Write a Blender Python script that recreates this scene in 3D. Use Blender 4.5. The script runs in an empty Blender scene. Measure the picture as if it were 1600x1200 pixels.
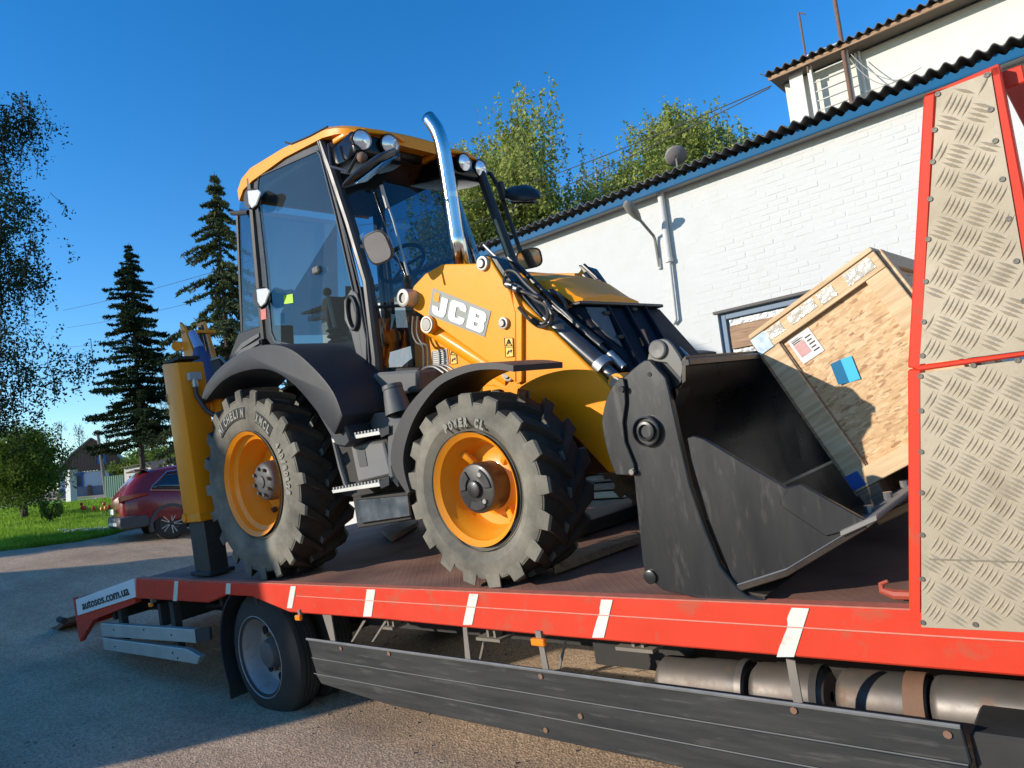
import bpy, bmesh, math, random
import numpy as np
from mathutils import Matrix, Vector
scene = bpy.context.scene
COL = scene.collection
rnd = random.Random(7)
# ------------------------------------------------------------------ camera
FPX = 1120.0; CAMZ = 1.64
def _n(v): v = np.array(v, float); return v/np.linalg.norm(v)
_a = -1280.0; _y = -(.109*_a - (.109*.109*119+119))
_down = _n([.109, 1, -(.109*.109*119+119)/FPX])
_X = -_n([_a, _y, FPX]); _Z = -_down; _Y = np.cross(_Z, _X)
RW = np.array([_X, _Y, _Z])                       # camera (right, down, forward) -> world
CP = np.array([0, 0, CAMZ])
cam = bpy.data.objects.new('camera', bpy.data.cameras.new('camera')); COL.objects.link(cam)
_r = RW@[1, 0, 0]; _u = RW@[0, -1, 0]; _b = RW@[0, 0, -1]
cam.matrix_world = Matrix(((_r[0], _u[0], _b[0], 0), (_r[1], _u[1], _b[1], 0), (_r[2], _u[2], _b[2], CAMZ), (0, 0, 0, 1)))
cam.data.sensor_width = 36; cam.data.lens = FPX/1600*36; cam.data.clip_start = .05; cam.data.clip_end = 2000
scene.camera = cam
# ------------------------------------------------------------------ sky, sun, exposure
LD = _n([.484, .828, -.282])                      # direction the sunlight travels
SUN_EL = math.asin(-LD[2]); SUN_ROT = math.atan2(-LD[0], -LD[1])
w = bpy.data.worlds.new('World'); scene.world = w; w.use_nodes = True
nt = w.node_tree; bg = nt.nodes['Background']
sky = nt.nodes.new('ShaderNodeTexSky'); sky.sky_type = 'NISHITA'; sky.sun_disc = False
sky.sun_elevation = SUN_EL; sky.sun_rotation = SUN_ROT; sky.air_density = 1.0; sky.dust_density = .02; sky.ozone_density = 3.0; sky.altitude = 0
hs = nt.nodes.new('ShaderNodeHueSaturation'); hs.inputs['Saturation'].default_value = 1.33; hs.inputs['Hue'].default_value = .506
nt.links.new(sky.outputs[0], hs.inputs['Color']); nt.links.new(hs.outputs[0], bg.inputs[0])
bg.inputs[1].default_value = .14
sl = bpy.data.lights.new('sun', 'SUN'); sl.energy = 3.0; sl.angle = math.radians(.55); sl.color = (1, .92, .80)
sun = bpy.data.objects.new('sun', sl); COL.objects.link(sun)
sun.rotation_euler = Vector(LD).to_track_quat('-Z', 'Y').to_euler(); sun.location = (0, -10, 20)
scene.view_settings.view_transform = 'Standard'; scene.view_settings.look = 'None'
scene.view_settings.exposure = .86; scene.view_settings.gamma = 1
scene.render.engine = 'CYCLES'
try: scene.view_settings.use_curve_mapping = False
except Exception: pass
# ------------------------------------------------------------------ pixel rays onto real planes
def ray(px, py): return RW@_n([px-800, py-600, FPX])
def hit(px, py, P, N):
    r = ray(px, py); N = np.array(N, float); return CP + r*((np.array(P, float)-CP)@N)/(r@N)
def at_depth(px, py, d): return CP + RW@np.array([(px-800)/FPX*d, (py-600)/FPX*d, d])
# truck frame: u forward, v across (away), w up from the deck
_th, _rho = math.radians(.5), math.radians(4.2)
TX = np.array([math.cos(_th), 0, math.sin(_th)]); _z0 = np.cross(TX, [0, 1, 0])
TY = math.cos(_rho)*np.array([0, 1., 0]) + math.sin(_rho)*_z0
TZ = np.cross(TX, TY); TO = np.array([-5.0, 2.661, .970])
FM = Matrix(((TX[0], TY[0], TZ[0], TO[0]), (TX[1], TY[1], TZ[1], TO[1]), (TX[2], TY[2], TZ[2], TO[2]), (0, 0, 0, 1)))
def Q(px, py, v=0.):
    q = hit(px, py, TO+v*TY, TY)-TO; return (float(q@TX), float(v), float(q@TZ))
def QU(px, py, u):
    q = hit(px, py, TO+u*TX, TX)-TO; return (float(u), float(q@TY), float(q@TZ))
def QW(px, py, w=0.):
    q = hit(px, py, TO+w*TZ, TZ)-TO; return (float(q@TX), float(q@TY), float(w))
def QP(pts, v): return [(Q(a, b, v)[0], Q(a, b, v)[2]) for a, b in pts]
def mid(a, b, t=.5): return tuple(a[i]+(b[i]-a[i])*t for i in range(3))
# terrain height
def terr(x, y):
    s = max(0., -7.0-x); h = .078*s if s < 11 else .858+.030*(s-11)
    s2 = min(max(y-2.3, 0), 2.9); h += .062*s2*s2/(s2+.35)
    return h
def on_ground(px, py):
    r = ray(px, py); t = .5
    while t < 160:
        p = CP+r*t
        if p[2] <= terr(p[0], p[1]): return p
        t += .02 if t < 20 else .1
    return CP+r*160
# ------------------------------------------------------------------ materials
MATS = {}
def nodes(name):
    m = bpy.data.materials.new(name); m.use_nodes = True
    n = m.node_tree.nodes; l = m.node_tree.links
    return m, n, l, n['Principled BSDF']
def mat(name, col, rough=.5, metal=0., var=.12, scale=6., bump=0., bscale=40., dust=0., dcol=(.30, .25, .18), spec=.5, coat=0., wear=0., wcol=(.2, .1, .06), wscale=5., stretch=None, trans=0., upd=0.):
    if name in MATS: return MATS[name]
    m, n, l, b = nodes(name)
    tc = n.new('ShaderNodeTexCoord'); src = tc.outputs['Object']
    if stretch:
        mp = n.new('ShaderNodeMapping'); mp.inputs['Scale'].default_value = stretch; l.new(src, mp.inputs[0]); src = mp.outputs[0]
    no = n.new('ShaderNodeTexNoise'); no.inputs['Scale'].default_value = scale; no.inputs['Detail'].default_value = 6; l.new(src, no.inputs['Vector'])
    mx = n.new('ShaderNodeMix'); mx.data_type = 'RGBA'
    c = np.array(col); mx.inputs['A'].default_value = (*(c*(1-var)), 1); mx.inputs['B'].default_value = (*np.minimum(c*(1+var), 1), 1)
    l.new(no.outputs[0], mx.inputs['Factor']); out = mx.outputs['Result']
    rmul = n.new('ShaderNodeMapRange'); rmul.inputs['To Min'].default_value = max(0, rough-.08); rmul.inputs['To Max'].default_value = min(1, rough+.12)
    l.new(no.outputs[0], rmul.inputs[0]); rout = rmul.outputs[0]
    def overlay(out, rout, amount, color, sc, lo, hi, up):
        n2 = n.new('ShaderNodeTexNoise'); n2.inputs['Scale'].default_value = sc; n2.inputs['Detail'].default_value = 8; n2.inputs['Roughness'].default_value = .65
        l.new(src, n2.inputs['Vector'])
        r = n.new('ShaderNodeMapRange'); r.inputs['From Min'].default_value = lo; r.inputs['From Max'].default_value = hi; r.inputs['To Max'].default_value = amount
        l.new(n2.outputs[0], r.inputs[0]); fac = r.outputs[0]
        if up:
            g = n.new('ShaderNodeNewGeometry'); s = n.new('ShaderNodeSeparateXYZ'); l.new(g.outputs['Normal'], s.inputs[0])
            r2 = n.new('ShaderNodeMapRange'); r2.inputs['From Min'].default_value = .3; r2.inputs['From Max'].default_value = 1; r2.inputs['To Max'].default_value = up
            l.new(s.outputs[2], r2.inputs[0]); ad = n.new('ShaderNodeMath'); ad.operation = 'ADD'; ad.use_clamp = True
            l.new(fac, ad.inputs[0]); l.new(r2.outputs[0], ad.inputs[1]); fac = ad.outputs[0]
        x = n.new('ShaderNodeMix'); x.data_type = 'RGBA'; x.inputs['B'].default_value = (*color, 1); l.new(out, x.inputs['A']); l.new(fac, x.inputs['Factor'])
        y = n.new('ShaderNodeMix'); y.inputs['B'].default_value = .9; l.new(rout, y.inputs['A']); l.new(fac, y.inputs['Factor'])
        return x.outputs['Result'], y.outputs['Result']
    if dust: out, rout = overlay(out, rout, dust, dcol, 3.3, .35, .75, upd)
    if wear: out, rout = overlay(out, rout, wear, wcol, wscale, .56, .66, 0)
    l.new(out, b.inputs['Base Color']); l.new(rout, b.inputs['Roughness'])
    b.inputs['Metallic'].default_value = metal; b.inputs['Specular IOR Level'].default_value = spec
    if coat: b.inputs['Coat Weight'].default_value = coat; b.inputs['Coat Roughness'].default_value = .08
    if bump:
        n3 = n.new('ShaderNodeTexNoise'); n3.inputs['Scale'].default_value = bscale; n3.inputs['Detail'].default_value = 5; l.new(src, n3.inputs['Vector'])
        bp = n.new('ShaderNodeBump'); bp.inputs['Strength'].default_value = bump; bp.inputs['Distance'].default_value = .01
        l.new(n3.outputs[0], bp.inputs['Height']); l.new(bp.outputs[0], b.inputs['Normal'])
    MATS[name] = m; return m
def glass(name, tint=(.55, .68, .66), rough=.0, mirror=1.5, film=.0, fcol=(.42, .50, .50)):
    m = bpy.data.materials.new(name); m.use_nodes = True; n = m.node_tree.nodes; l = m.node_tree.links
    n.remove(n['Principled BSDF']); o = n['Material Output']
    t = n.new('ShaderNodeBsdfTransparent'); t.inputs[0].default_value = (*tint, 1)
    g = n.new('ShaderNodeBsdfGlossy'); g.inputs['Roughness'].default_value = rough
    lw_n = n.new('ShaderNodeLayerWeight'); lw_n.inputs[0].default_value = .5; pw = n.new('ShaderNodeMath'); pw.operation = 'POWER'; pw.inputs[1].default_value = 4.; l.new(lw_n.outputs['Facing'], pw.inputs[0]); f = n.new('ShaderNodeMath'); f.operation = 'MULTIPLY_ADD'; f.inputs[1].default_value = .85; f.inputs[2].default_value = .05*mirror; l.new(pw.outputs[0], f.inputs[0])
    mx = n.new('ShaderNodeMixShader'); l.new(f.outputs[0], mx.inputs[0]); l.new(t.outputs[0], mx.inputs[1]); l.new(g.outputs[0], mx.inputs[2])
    last = mx.outputs[0]
    if film:
        d = n.new('ShaderNodeBsdfDiffuse'); d.inputs[0].default_value = (*fcol, 1)
        tc = n.new('ShaderNodeTexCoord'); no = n.new('ShaderNodeTexNoise'); no.inputs['Scale'].default_value = 2.5; no.inputs['Detail'].default_value = 7; l.new(tc.outputs['Object'], no.inputs['Vector'])
        r = n.new('ShaderNodeMapRange'); r.inputs['From Min'].default_value = .2; r.inputs['From Max'].default_value = .8; r.inputs['To Min'].default_value = film*.6; r.inputs['To Max'].default_value = film
        l.new(no.outputs[0], r.inputs[0]); m2 = n.new('ShaderNodeMixShader'); l.new(r.outputs[0], m2.inputs[0]); l.new(last, m2.inputs[1]); l.new(d.outputs[0], m2.inputs[2]); last = m2.outputs[0]
    l.new(last, o.inputs[0]); return m
def leafmat(name, col, col2, trans=.35):
    m = bpy.data.materials.new(name); m.use_nodes = True; n = m.node_tree.nodes; l = m.node_tree.links
    n.remove(n['Principled BSDF']); o = n['Material Output']
    tc = n.new('ShaderNodeTexCoord'); no = n.new('ShaderNodeTexNoise'); no.inputs['Scale'].default_value = 1.1; no.inputs['Detail'].default_value = 5; l.new(tc.outputs['Object'], no.inputs['Vector'])
    mx = n.new('ShaderNodeMix'); mx.data_type = 'RGBA'; mx.inputs['A'].default_value = (*col, 1); mx.inputs['B'].default_value = (*col2, 1)
    r = n.new('ShaderNodeMapRange'); r.inputs['From Min'].default_value = .35; r.inputs['From Max'].default_value = .65; l.new(no.outputs[0], r.inputs[0]); l.new(r.outputs[0], mx.inputs['Factor'])
    d = n.new('ShaderNodeBsdfDiffuse'); t = n.new('ShaderNodeBsdfTranslucent'); l.new(mx.outputs['Result'], d.inputs[0]); l.new(mx.outputs['Result'], t.inputs[0])
    ms = n.new('ShaderNodeMixShader'); ms.inputs[0].default_value = trans; l.new(d.outputs[0], ms.inputs[1]); l.new(t.outputs[0], ms.inputs[2]); l.new(ms.outputs[0], o.inputs[0])
    return m
# ------------------------------------------------------------------ objects
BASE = {}
def tag(o, label, cat, group=None):
    o['label'] = label; o['category'] = cat
    if group: o['group'] = group
    return o
def thing(name, label, cat, base=(0, 0, 0), frame=FM, group=None):
    o = bpy.data.objects.new(name, None); COL.objects.link(o); o.empty_display_size = .3
    o.matrix_world = frame@Matrix.Translation(base); BASE[o.name] = tuple(base)
    return tag(o, label, cat, group)
WM = Matrix.Identity(4)
class B:
    def __init__(s): s.bm = bmesh.new()
    def vs(s, pts): return [s.bm.verts.new(p) for p in pts]
    def face(s, pts):
        return s.bm.faces.new(s.vs(pts))
    def box(s, a, b):
        x0, y0, z0 = [min(a[i], b[i]) for i in range(3)]; x1, y1, z1 = [max(a[i], b[i]) for i in range(3)]
        v = s.vs([(x0, y0, z0), (x1, y0, z0), (x1, y1, z0), (x0, y1, z0), (x0, y0, z1), (x1, y0, z1), (x1, y1, z1), (x0, y1, z1)])
        for f in ((0, 3, 2, 1), (4, 5, 6, 7), (0, 1, 5, 4), (1, 2, 6, 5), (2, 3, 7, 6), (3, 0, 4, 7)): s.bm.faces.new([v[i] for i in f])
        return s
    def loft(s, rings, close=True, caps=True):
        R = [s.vs(r) for r in rings]; n = len(R[0])
        for a, b in zip(R[:-1], R[1:]):
            for i in range(n if close else n-1):
                j = (i+1) % n
                try: s.bm.faces.new((a[i], a[j], b[j], b[i]))
                except ValueError: pass
        if caps and close:
            s.bm.faces.new(R[0][::-1]); s.bm.faces.new(R[-1])
        return s
    def prism(s, uw, v0, v1, inset=0.):
        s.loft([[(u, v0, w) for u, w in uw], [(u, v1, w) for u, w in uw]]); return s
    def prisma(s, pts3, off):
        off = Vector(off); a = [Vector(p) for p in pts3]; s.loft([a, [p+off for p in a]]); return s
    def prismv(s, vw, u0, u1):
        s.loft([[(u0, v, w) for v, w in vw], [(u1, v, w) for v, w in vw]]); return s
    def prismw(s, uv, w0, w1):
        s.loft([[(u, v, w0) for u, v in uv], [(u, v, w1) for u, v in uv]]); return s
    def cyl(s, p0, p1, r0, r1=None, seg=16, caps=True):
        r1 = r0 if r1 is None else r1; p0 = Vector(p0); p1 = Vector(p1); d = (p1-p0).normalized()
        a = d.orthogonal().normalized(); b = d.cross(a)
        ring = lambda p, r: [p+(a*math.cos(t)+b*math.sin(t))*r for t in [2*math.pi*i/seg for i in range(seg)]]
        s.loft([ring(p0, r0), ring(p1, r1)], caps=caps); return s
    def tube(s, path, r, seg=8, caps=True):
        P = [Vector(p) for p in path]; rs = r if isinstance(r, (list, tuple)) else [r]*len(P)
        rings = []; a = None
        for i, p in enumerate(P):
            d = ((P[min(i+1, len(P)-1)]-p).normalized()+(p-P[max(i-1, 0)]).normalized())
            d = d.normalized() if d.length > 1e-6 else Vector((0, 0, 1))
            a = d.orthogonal() if a is None else (a-d*a.dot(d)); a.normalize(); b = d.cross(a)
            rings.append([p+(a*math.cos(t)+b*math.sin(t))*rs[i] for t in [2*math.pi*k/seg for k in range(seg)]])
        s.loft(rings, caps=caps); return s
    def lathe(s, prof, org, axis=(0, 1, 0), seg=48, caps=False):
        d = Vector(axis).normalized(); a = Vector((1, 0, 0)) if abs(d.x) < .9 else Vector((0, 1, 0)); a = (a-d*a.dot(d)).normalized(); b = d.cross(a); o = Vector(org)
        rings = [[o+d*x+(a*math.cos(t)+b*math.sin(t))*max(r, 1e-4) for t in [2*math.pi*k/seg for k in range(seg)]] for x, r in prof]
        s.loft(rings, caps=caps); return s
    def ball(s, c, r, seg=12, sc=(1, 1, 1)):
        m = Matrix.Translation(c)@Matrix.Diagonal((*sc, 1)); bmesh.ops.create_uvsphere(s.bm, u_segments=seg, v_segments=max(6, seg//2), radius=r, matrix=m); return s
    def sheet(s, grid, th=None, n=None):
        """grid of points, optional thickness th along normal n"""
        R = [s.vs(r) for r in grid]
        for a, b in zip(R[:-1], R[1:]):
            for i in range(len(a)-1): s.bm.faces.new((a[i], a[i+1], b[i+1], b[i]))
        if th:
            n = Vector(n)*th; R2 = [s.vs([Vector(p)+n for p in r]) for r in grid]
            for a, b in zip(R2[:-1], R2[1:]):
                for i in range(len(a)-1): s.bm.faces.new((b[i], b[i+1], a[i+1], a[i]))
            m = len(R)-1; k = len(R[0])-1
            for i in range(k):
                s.bm.faces.new((R2[0][i], R2[0][i+1], R[0][i+1], R[0][i])); s.bm.faces.new((R[m][i], R[m][i+1], R2[m][i+1], R2[m][i]))
            for i in range(m):
                s.bm.faces.new((R[i][0], R[i+1][0], R2[i+1][0], R2[i][0])); s.bm.faces.new((R2[i][k], R2[i+1][k], R[i+1][k], R[i][k]))
        return s
    def build(s, name, m, parent=None, bevel=0., smooth=35, label=None, root=None, kind=None, seg=1, solid=0.):
        bm = s.bm
        bmesh.ops.recalc_face_normals(bm, faces=bm.faces)
        if bevel:
            ed = [e for e in bm.edges if len(e.link_faces) == 2 and e.calc_face_angle(0) > math.radians(28)]
            bmesh.ops.bevel(bm, geom=ed, offset=bevel, segments=seg, affect='EDGES', profile=.6, clamp_overlap=True)
        me = bpy.data.meshes.new(name)
        r = root or parent; base = (0, 0, 0)
        while r is not None:
            if r.name in BASE: base = BASE[r.name]; break
            r = r.parent
        if any(base): bmesh.ops.translate(bm, verts=bm.verts, vec=-Vector(base))
        bm.to_mesh(me); bm.free()
        for mm in (m if isinstance(m, (list, tuple)) else [m]): me.materials.append(mm)
        if smooth:
            me.shade_smooth() if hasattr(me, 'shade_smooth') else None
            try: me.set_sharp_from_angle(angle=math.radians(smooth))
            except Exception: pass
        o = bpy.data.objects.new(name, me); COL.objects.link(o)
        if parent: o.parent = parent
        if label: o['label'] = label
        if kind: o['kind'] = kind
        if solid:
            md = o.modifiers.new('solid', 'SOLIDIFY'); md.thickness = solid; md.offset = 0
        return o
def mesh_from(name, verts, faces, m, parent=None, kind=None, smooth=False):
    me = bpy.data.meshes.new(name); verts = np.asarray(verts, np.float32)
    if isinstance(faces, np.ndarray):
        k = faces.shape[1]; me.vertices.add(len(verts)); me.vertices.foreach_set('co', verts.ravel())
        me.loops.add(faces.size); me.loops.foreach_set('vertex_index', faces.ravel().astype(np.int32))
        me.polygons.add(len(faces)); me.polygons.foreach_set('loop_start', np.arange(0, faces.size, k, dtype=np.int32))
        me.update(calc_edges=True)
    else: me.from_pydata(verts.tolist(), [], faces)
    me.materials.append(m)
    if smooth: me.shade_smooth()
    o = bpy.data.objects.new(name, me); COL.objects.link(o)
    if parent: o.parent = parent
    if kind: o['kind'] = kind
    return o
def text_obj(name, s, m, parent, origin, xdir, ydir, size, width=None, extrude=.001, bold=0., shear=0., label=None, frame_mats=None):
    """flat lettering with origin at its lower left, in the coordinates of parent's family"""
    cu = bpy.data.curves.new(name, 'FONT'); cu.body = s; cu.size = size; cu.extrude = extrude; cu.offset = bold; cu.shear = shear; cu.resolution_u = 3
    t = bpy.data.objects.new(name+'_tmp', cu); COL.objects.link(t)
    dg = bpy.context.evaluated_depsgraph_get(); me = bpy.data.meshes.new_from_object(t.evaluated_get(dg)); bpy.data.objects.remove(t); bpy.data.curves.remove(cu)
    co = np.zeros(len(me.vertices)*3, np.float32); me.vertices.foreach_get('co', co); co = co.reshape(-1, 3)
    x = Vector(xdir).normalized(); y = (Vector(ydir)-x*Vector(ydir).dot(x)).normalized(); z = x.cross(y)
    mn = co.min(0); mx_ = co.max(0); co[:, 0] -= mn[0]; co[:, 1] -= mn[1]
    if width: co[:, 0] *= width/(mx_[0]-mn[0])
    A = np.array([x, y, z]); base = Vector((0, 0, 0)); r = parent
    while r is not None:
        if r.name in BASE: base = Vector(BASE[r.name]); break
        r = r.parent
    co = co@A + np.array(Vector(origin)-base); me.vertices.foreach_set('co', co.ravel().astype(np.float32)); me.update()
    me.materials.clear(); me.materials.append(m)
    o = bpy.data.objects.new(name, me); COL.objects.link(o); o.parent = parent
    if label: o['label'] = label
    return o
def copy_tree(o, parent=None):
    c = o.copy(); COL.objects.link(c)
    if parent is not None: c.parent = parent
    if o.name in BASE: BASE[c.name] = BASE[o.name]
    for ch in list(o.children): copy_tree(ch, c)
    return c
# ------------------------------------------------------------------ palette
YEL = mat('loader_yellow_paint', (.86, .295, .002), .38, var=.04, coat=.06, spec=.25, dust=.12, dcol=(.50, .26, .08), wear=.14, wcol=(.30, .15, .05), wscale=16, bump=.02, bscale=300)
YELD = mat('rim_yellow_paint', (.78, .27, .004), .4, var=.08, dust=.15, dcol=(.40, .22, .08), coat=.15, spec=.4)
RED = mat('truck_red_paint', (.60, .040, .016), .45, var=.10, dust=.2, dcol=(.40, .075, .035), spec=.25, wear=.5, wcol=(.30, .10, .05), wscale=7, bump=.03, bscale=90)
BLK = mat('black_plastic', (.017, .018, .021), .5, var=.2, dust=.2, dcol=(.055, .056, .060), spec=.3, bump=.05, bscale=400)
GRY = mat('dusty_grey_plastic', (.060, .062, .064), .5, var=.15, dust=.5, dcol=(.16, .155, .14), upd=.4, bump=.05, bscale=300)
SATIN = mat('satin_black_steel', (.013, .0135, .015), .27, var=.3, scale=3, dust=.16, dcol=(.06, .056, .048), spec=.5, bump=.9, bscale=2.2, wear=.16, wcol=(.10, .09, .07), wscale=16, stretch=(1.6, 1, .35))
DARK = mat('dark_underbody', (.018, .017, .016), .7, var=.3, dust=.5, dcol=(.06, .05, .04))
RUB = mat('dusty_tyre_rubber', (.10, .092, .075), .88, var=.25, scale=9, dust=.85, dcol=(.29, .262, .20), bump=.15, bscale=120, spec=.25)
RUBT = mat('worn_tread_rubber', (.026, .022, .018), .85, var=.3, scale=9, dust=.5, dcol=(.12, .088, .06), bump=.2, bscale=90, spec=.25)
RUBK = mat('road_tyre_rubber', (.028, .028, .028), .85, var=.25, dust=.5, dcol=(.07, .065, .055), bump=.1, bscale=90, spec=.25)
LETR = mat('raised_sidewall_letters', (.24, .225, .185), .85, var=.1)
LETK = mat('sidewall_letter_ground', (.035, .034, .03), .9, var=.1)
CHR = mat('chrome', (.72, .70, .67), .16, metal=1., var=.06, scale=12)
STL = mat('bare_steel', (.35, .34, .32), .4, metal=.9, var=.2)
ALU = mat('dirty_aluminium', (.52, .52, .50), .45, metal=.55, var=.15, dust=.45, dcol=(.33, .31, .26))
WHT = mat('white_sheet_print', (.75, .76, .76), .5, var=.05, dust=.25, dcol=(.5, .47, .42))
TAPE = mat('reflective_tape', (.60, .63, .56), .45, var=.1, dust=.4, dcol=(.5, .47, .36), wear=.3, wcol=(.45, .18, .10), wscale=20)
INK = mat('black_print', (.015, .015, .015), .5, var=.05)
CABG = glass('tinted_cab_glass', (.34, .43, .42), film=.05, mirror=1.6)
CABF = glass('windscreen_glass', (.36, .44, .50), film=.01, fcol=(.3, .32, .3))
LENS = mat('lamp_lens', (.75, .76, .78), .12, metal=.6, var=.25, scale=60)
AMB = mat('amber_lens', (.85, .22, .01), .25, var=.08)
HOSE = mat('hydraulic_hose', (.02, .018, .016), .35, var=.2, dust=.3, dcol=(.1, .085, .07))
MIRR = mat('mirror_glass', (.85, .86, .86), .02, metal=1., var=.01)
RUST = mat('rusty_steel', (.17, .085, .05), .75, var=.3, dust=.5, dcol=(.22, .15, .10), bump=.15, bscale=60)
DECKM = None
def deck_material():
    m, n, l, b = nodes('tread_plate_deck')
    tc = n.new('ShaderNodeTexCoord'); mp = n.new('ShaderNodeMapping'); mp.inputs['Rotation'].default_value = (0, 0, math.radians(45)); mp.inputs['Scale'].default_value = (28, 28, 28); l.new(tc.outputs['Object'], mp.inputs[0])
    ck = n.new('ShaderNodeTexVoronoi'); ck.feature = 'F1'; ck.distance = 'CHEBYCHEV'; ck.inputs['Randomness'].default_value = 0; ck.inputs['Scale'].default_value = 1; l.new(mp.outputs[0], ck.inputs['Vector'])
    no = n.new('ShaderNodeTexNoise'); no.inputs['Scale'].default_value = 2.2; no.inputs['Detail'].default_value = 9; l.new(tc.outputs['Object'], no.inputs['Vector'])
    cr = n.new('ShaderNodeValToRGB'); e = cr.color_ramp.elements; e[0].position = .3; e[0].color = (.13, .058, .042, 1); e[1].position = .72; e[1].color = (.31, .165, .11, 1)
    l.new(no.outputs[0], cr.inputs[0]); l.new(cr.outputs[0], b.inputs['Base Color']); b.inputs['Roughness'].default_value = .75
    bp = n.new('ShaderNodeBump'); bp.inputs['Strength'].default_value = .6; bp.inputs['Distance'].default_value = .006; l.new(ck.outputs['Distance'], bp.inputs['Height']); l.new(bp.outputs[0], b.inputs['Normal'])
    return m
DECKM = deck_material()
def wood_material(name, c1, c2, sc=(3, 40, 40), rough=.7):
    m, n, l, b = nodes(name)
    tc = n.new('ShaderNodeTexCoord'); mp = n.new('ShaderNodeMapping'); mp.inputs['Scale'].default_value = sc; l.new(tc.outputs['Object'], mp.inputs[0])
    no = n.new('ShaderNodeTexNoise'); no.inputs['Scale'].default_value = 1; no.inputs['Detail'].default_value = 7; no.inputs['Distortion'].default_value = .6; l.new(mp.outputs[0], no.inputs['Vector'])
    cr = n.new('ShaderNodeValToRGB'); e = cr.color_ramp.elements; e[0].position = .32; e[0].color = (*c1, 1); e[1].position = .68; e[1].color = (*c2, 1)
    l.new(no.outputs[0], cr.inputs[0]); l.new(cr.outputs[0], b.inputs['Base Color']); b.inputs['Roughness'].default_value = rough
    bp = n.new('ShaderNodeBump'); bp.inputs['Strength'].default_value = .2; bp.inputs['Distance'].default_value = .003; l.new(no.outputs[0], bp.inputs['Height']); l.new(bp.outputs[0], b.inputs['Normal'])
    return m
PINE = wood_material('pine_board', (.50, .32, .16), (.72, .53, .31))
PINED = wood_material('weathered_board', (.20, .11, .06), (.40, .24, .13))
def osb_material():
    m, n, l, b = nodes('strand_board')
    tc = n.new('ShaderNodeTexCoord')
    outs = []
    for k, (rot, sc) in enumerate(((.5, (26, 14, 95)), (1.9, (30, 14, 88)), (-.6, (32, 14, 105)))):
        mp = n.new('ShaderNodeMapping'); mp.inputs['Rotation'].default_value = (0, rot, 0); mp.inputs['Scale'].default_value = sc; mp.inputs['Location'].default_value = (k*3.1, 0, k*1.7); l.new(tc.outputs['Object'], mp.inputs[0])
        v = n.new('ShaderNodeTexVoronoi'); v.feature = 'F1'; v.inputs['Scale'].default_value = 1; l.new(mp.outputs[0], v.inputs['Vector']); s = n.new('ShaderNodeSeparateColor'); l.new(v.outputs['Color'], s.inputs[0]); outs.append((v, s))
    no = n.new('ShaderNodeTexNoise'); no.inputs['Scale'].default_value = 9; l.new(tc.outputs['Object'], no.inputs['Vector'])
    a = n.new('ShaderNodeMix'); l.new(outs[0][1].outputs[0], a.inputs['A']); l.new(outs[1][1].outputs[0], a.inputs['B'])
    gt = n.new('ShaderNodeMath'); gt.operation = 'GREATER_THAN'; gt.inputs[1].default_value = .5; l.new(outs[0][1].outputs[1], gt.inputs[0]); l.new(gt.outputs[0], a.inputs['Factor'])
    a2 = n.new('ShaderNodeMix'); l.new(a.outputs['Result'], a2.inputs['A']); l.new(outs[2][1].outputs[0], a2.inputs['B'])
    gt2 = n.new('ShaderNodeMath'); gt2.operation = 'GREATER_THAN'; gt2.inputs[1].default_value = .55; l.new(outs[2][1].outputs[1], gt2.inputs[0]); l.new(gt2.outputs[0], a2.inputs['Factor'])
    cr = n.new('ShaderNodeValToRGB'); cr.color_ramp.elements[0].color = (.34, .17, .07, 1); cr.color_ramp.elements[1].color = (.68, .48, .27, 1); cr.color_ramp.elements[0].position = .0
    e = cr.color_ramp.elements.new(.18); e.color = (.50, .30, .14, 1); e = cr.color_ramp.elements.new(.7); e.color = (.60, .385, .19, 1)
    l.new(a2.outputs['Result'], cr.inputs[0]); l.new(cr.outputs[0], b.inputs['Base Color']); b.inputs['Roughness'].default_value = .6
    bp = n.new('ShaderNodeBump'); bp.inputs['Strength'].default_value = .25; bp.inputs['Distance'].default_value = .002; l.new(a2.outputs['Result'], bp.inputs['Height']); l.new(bp.outputs[0], b.inputs['Normal'])
    return m
OSB = osb_material()
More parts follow.
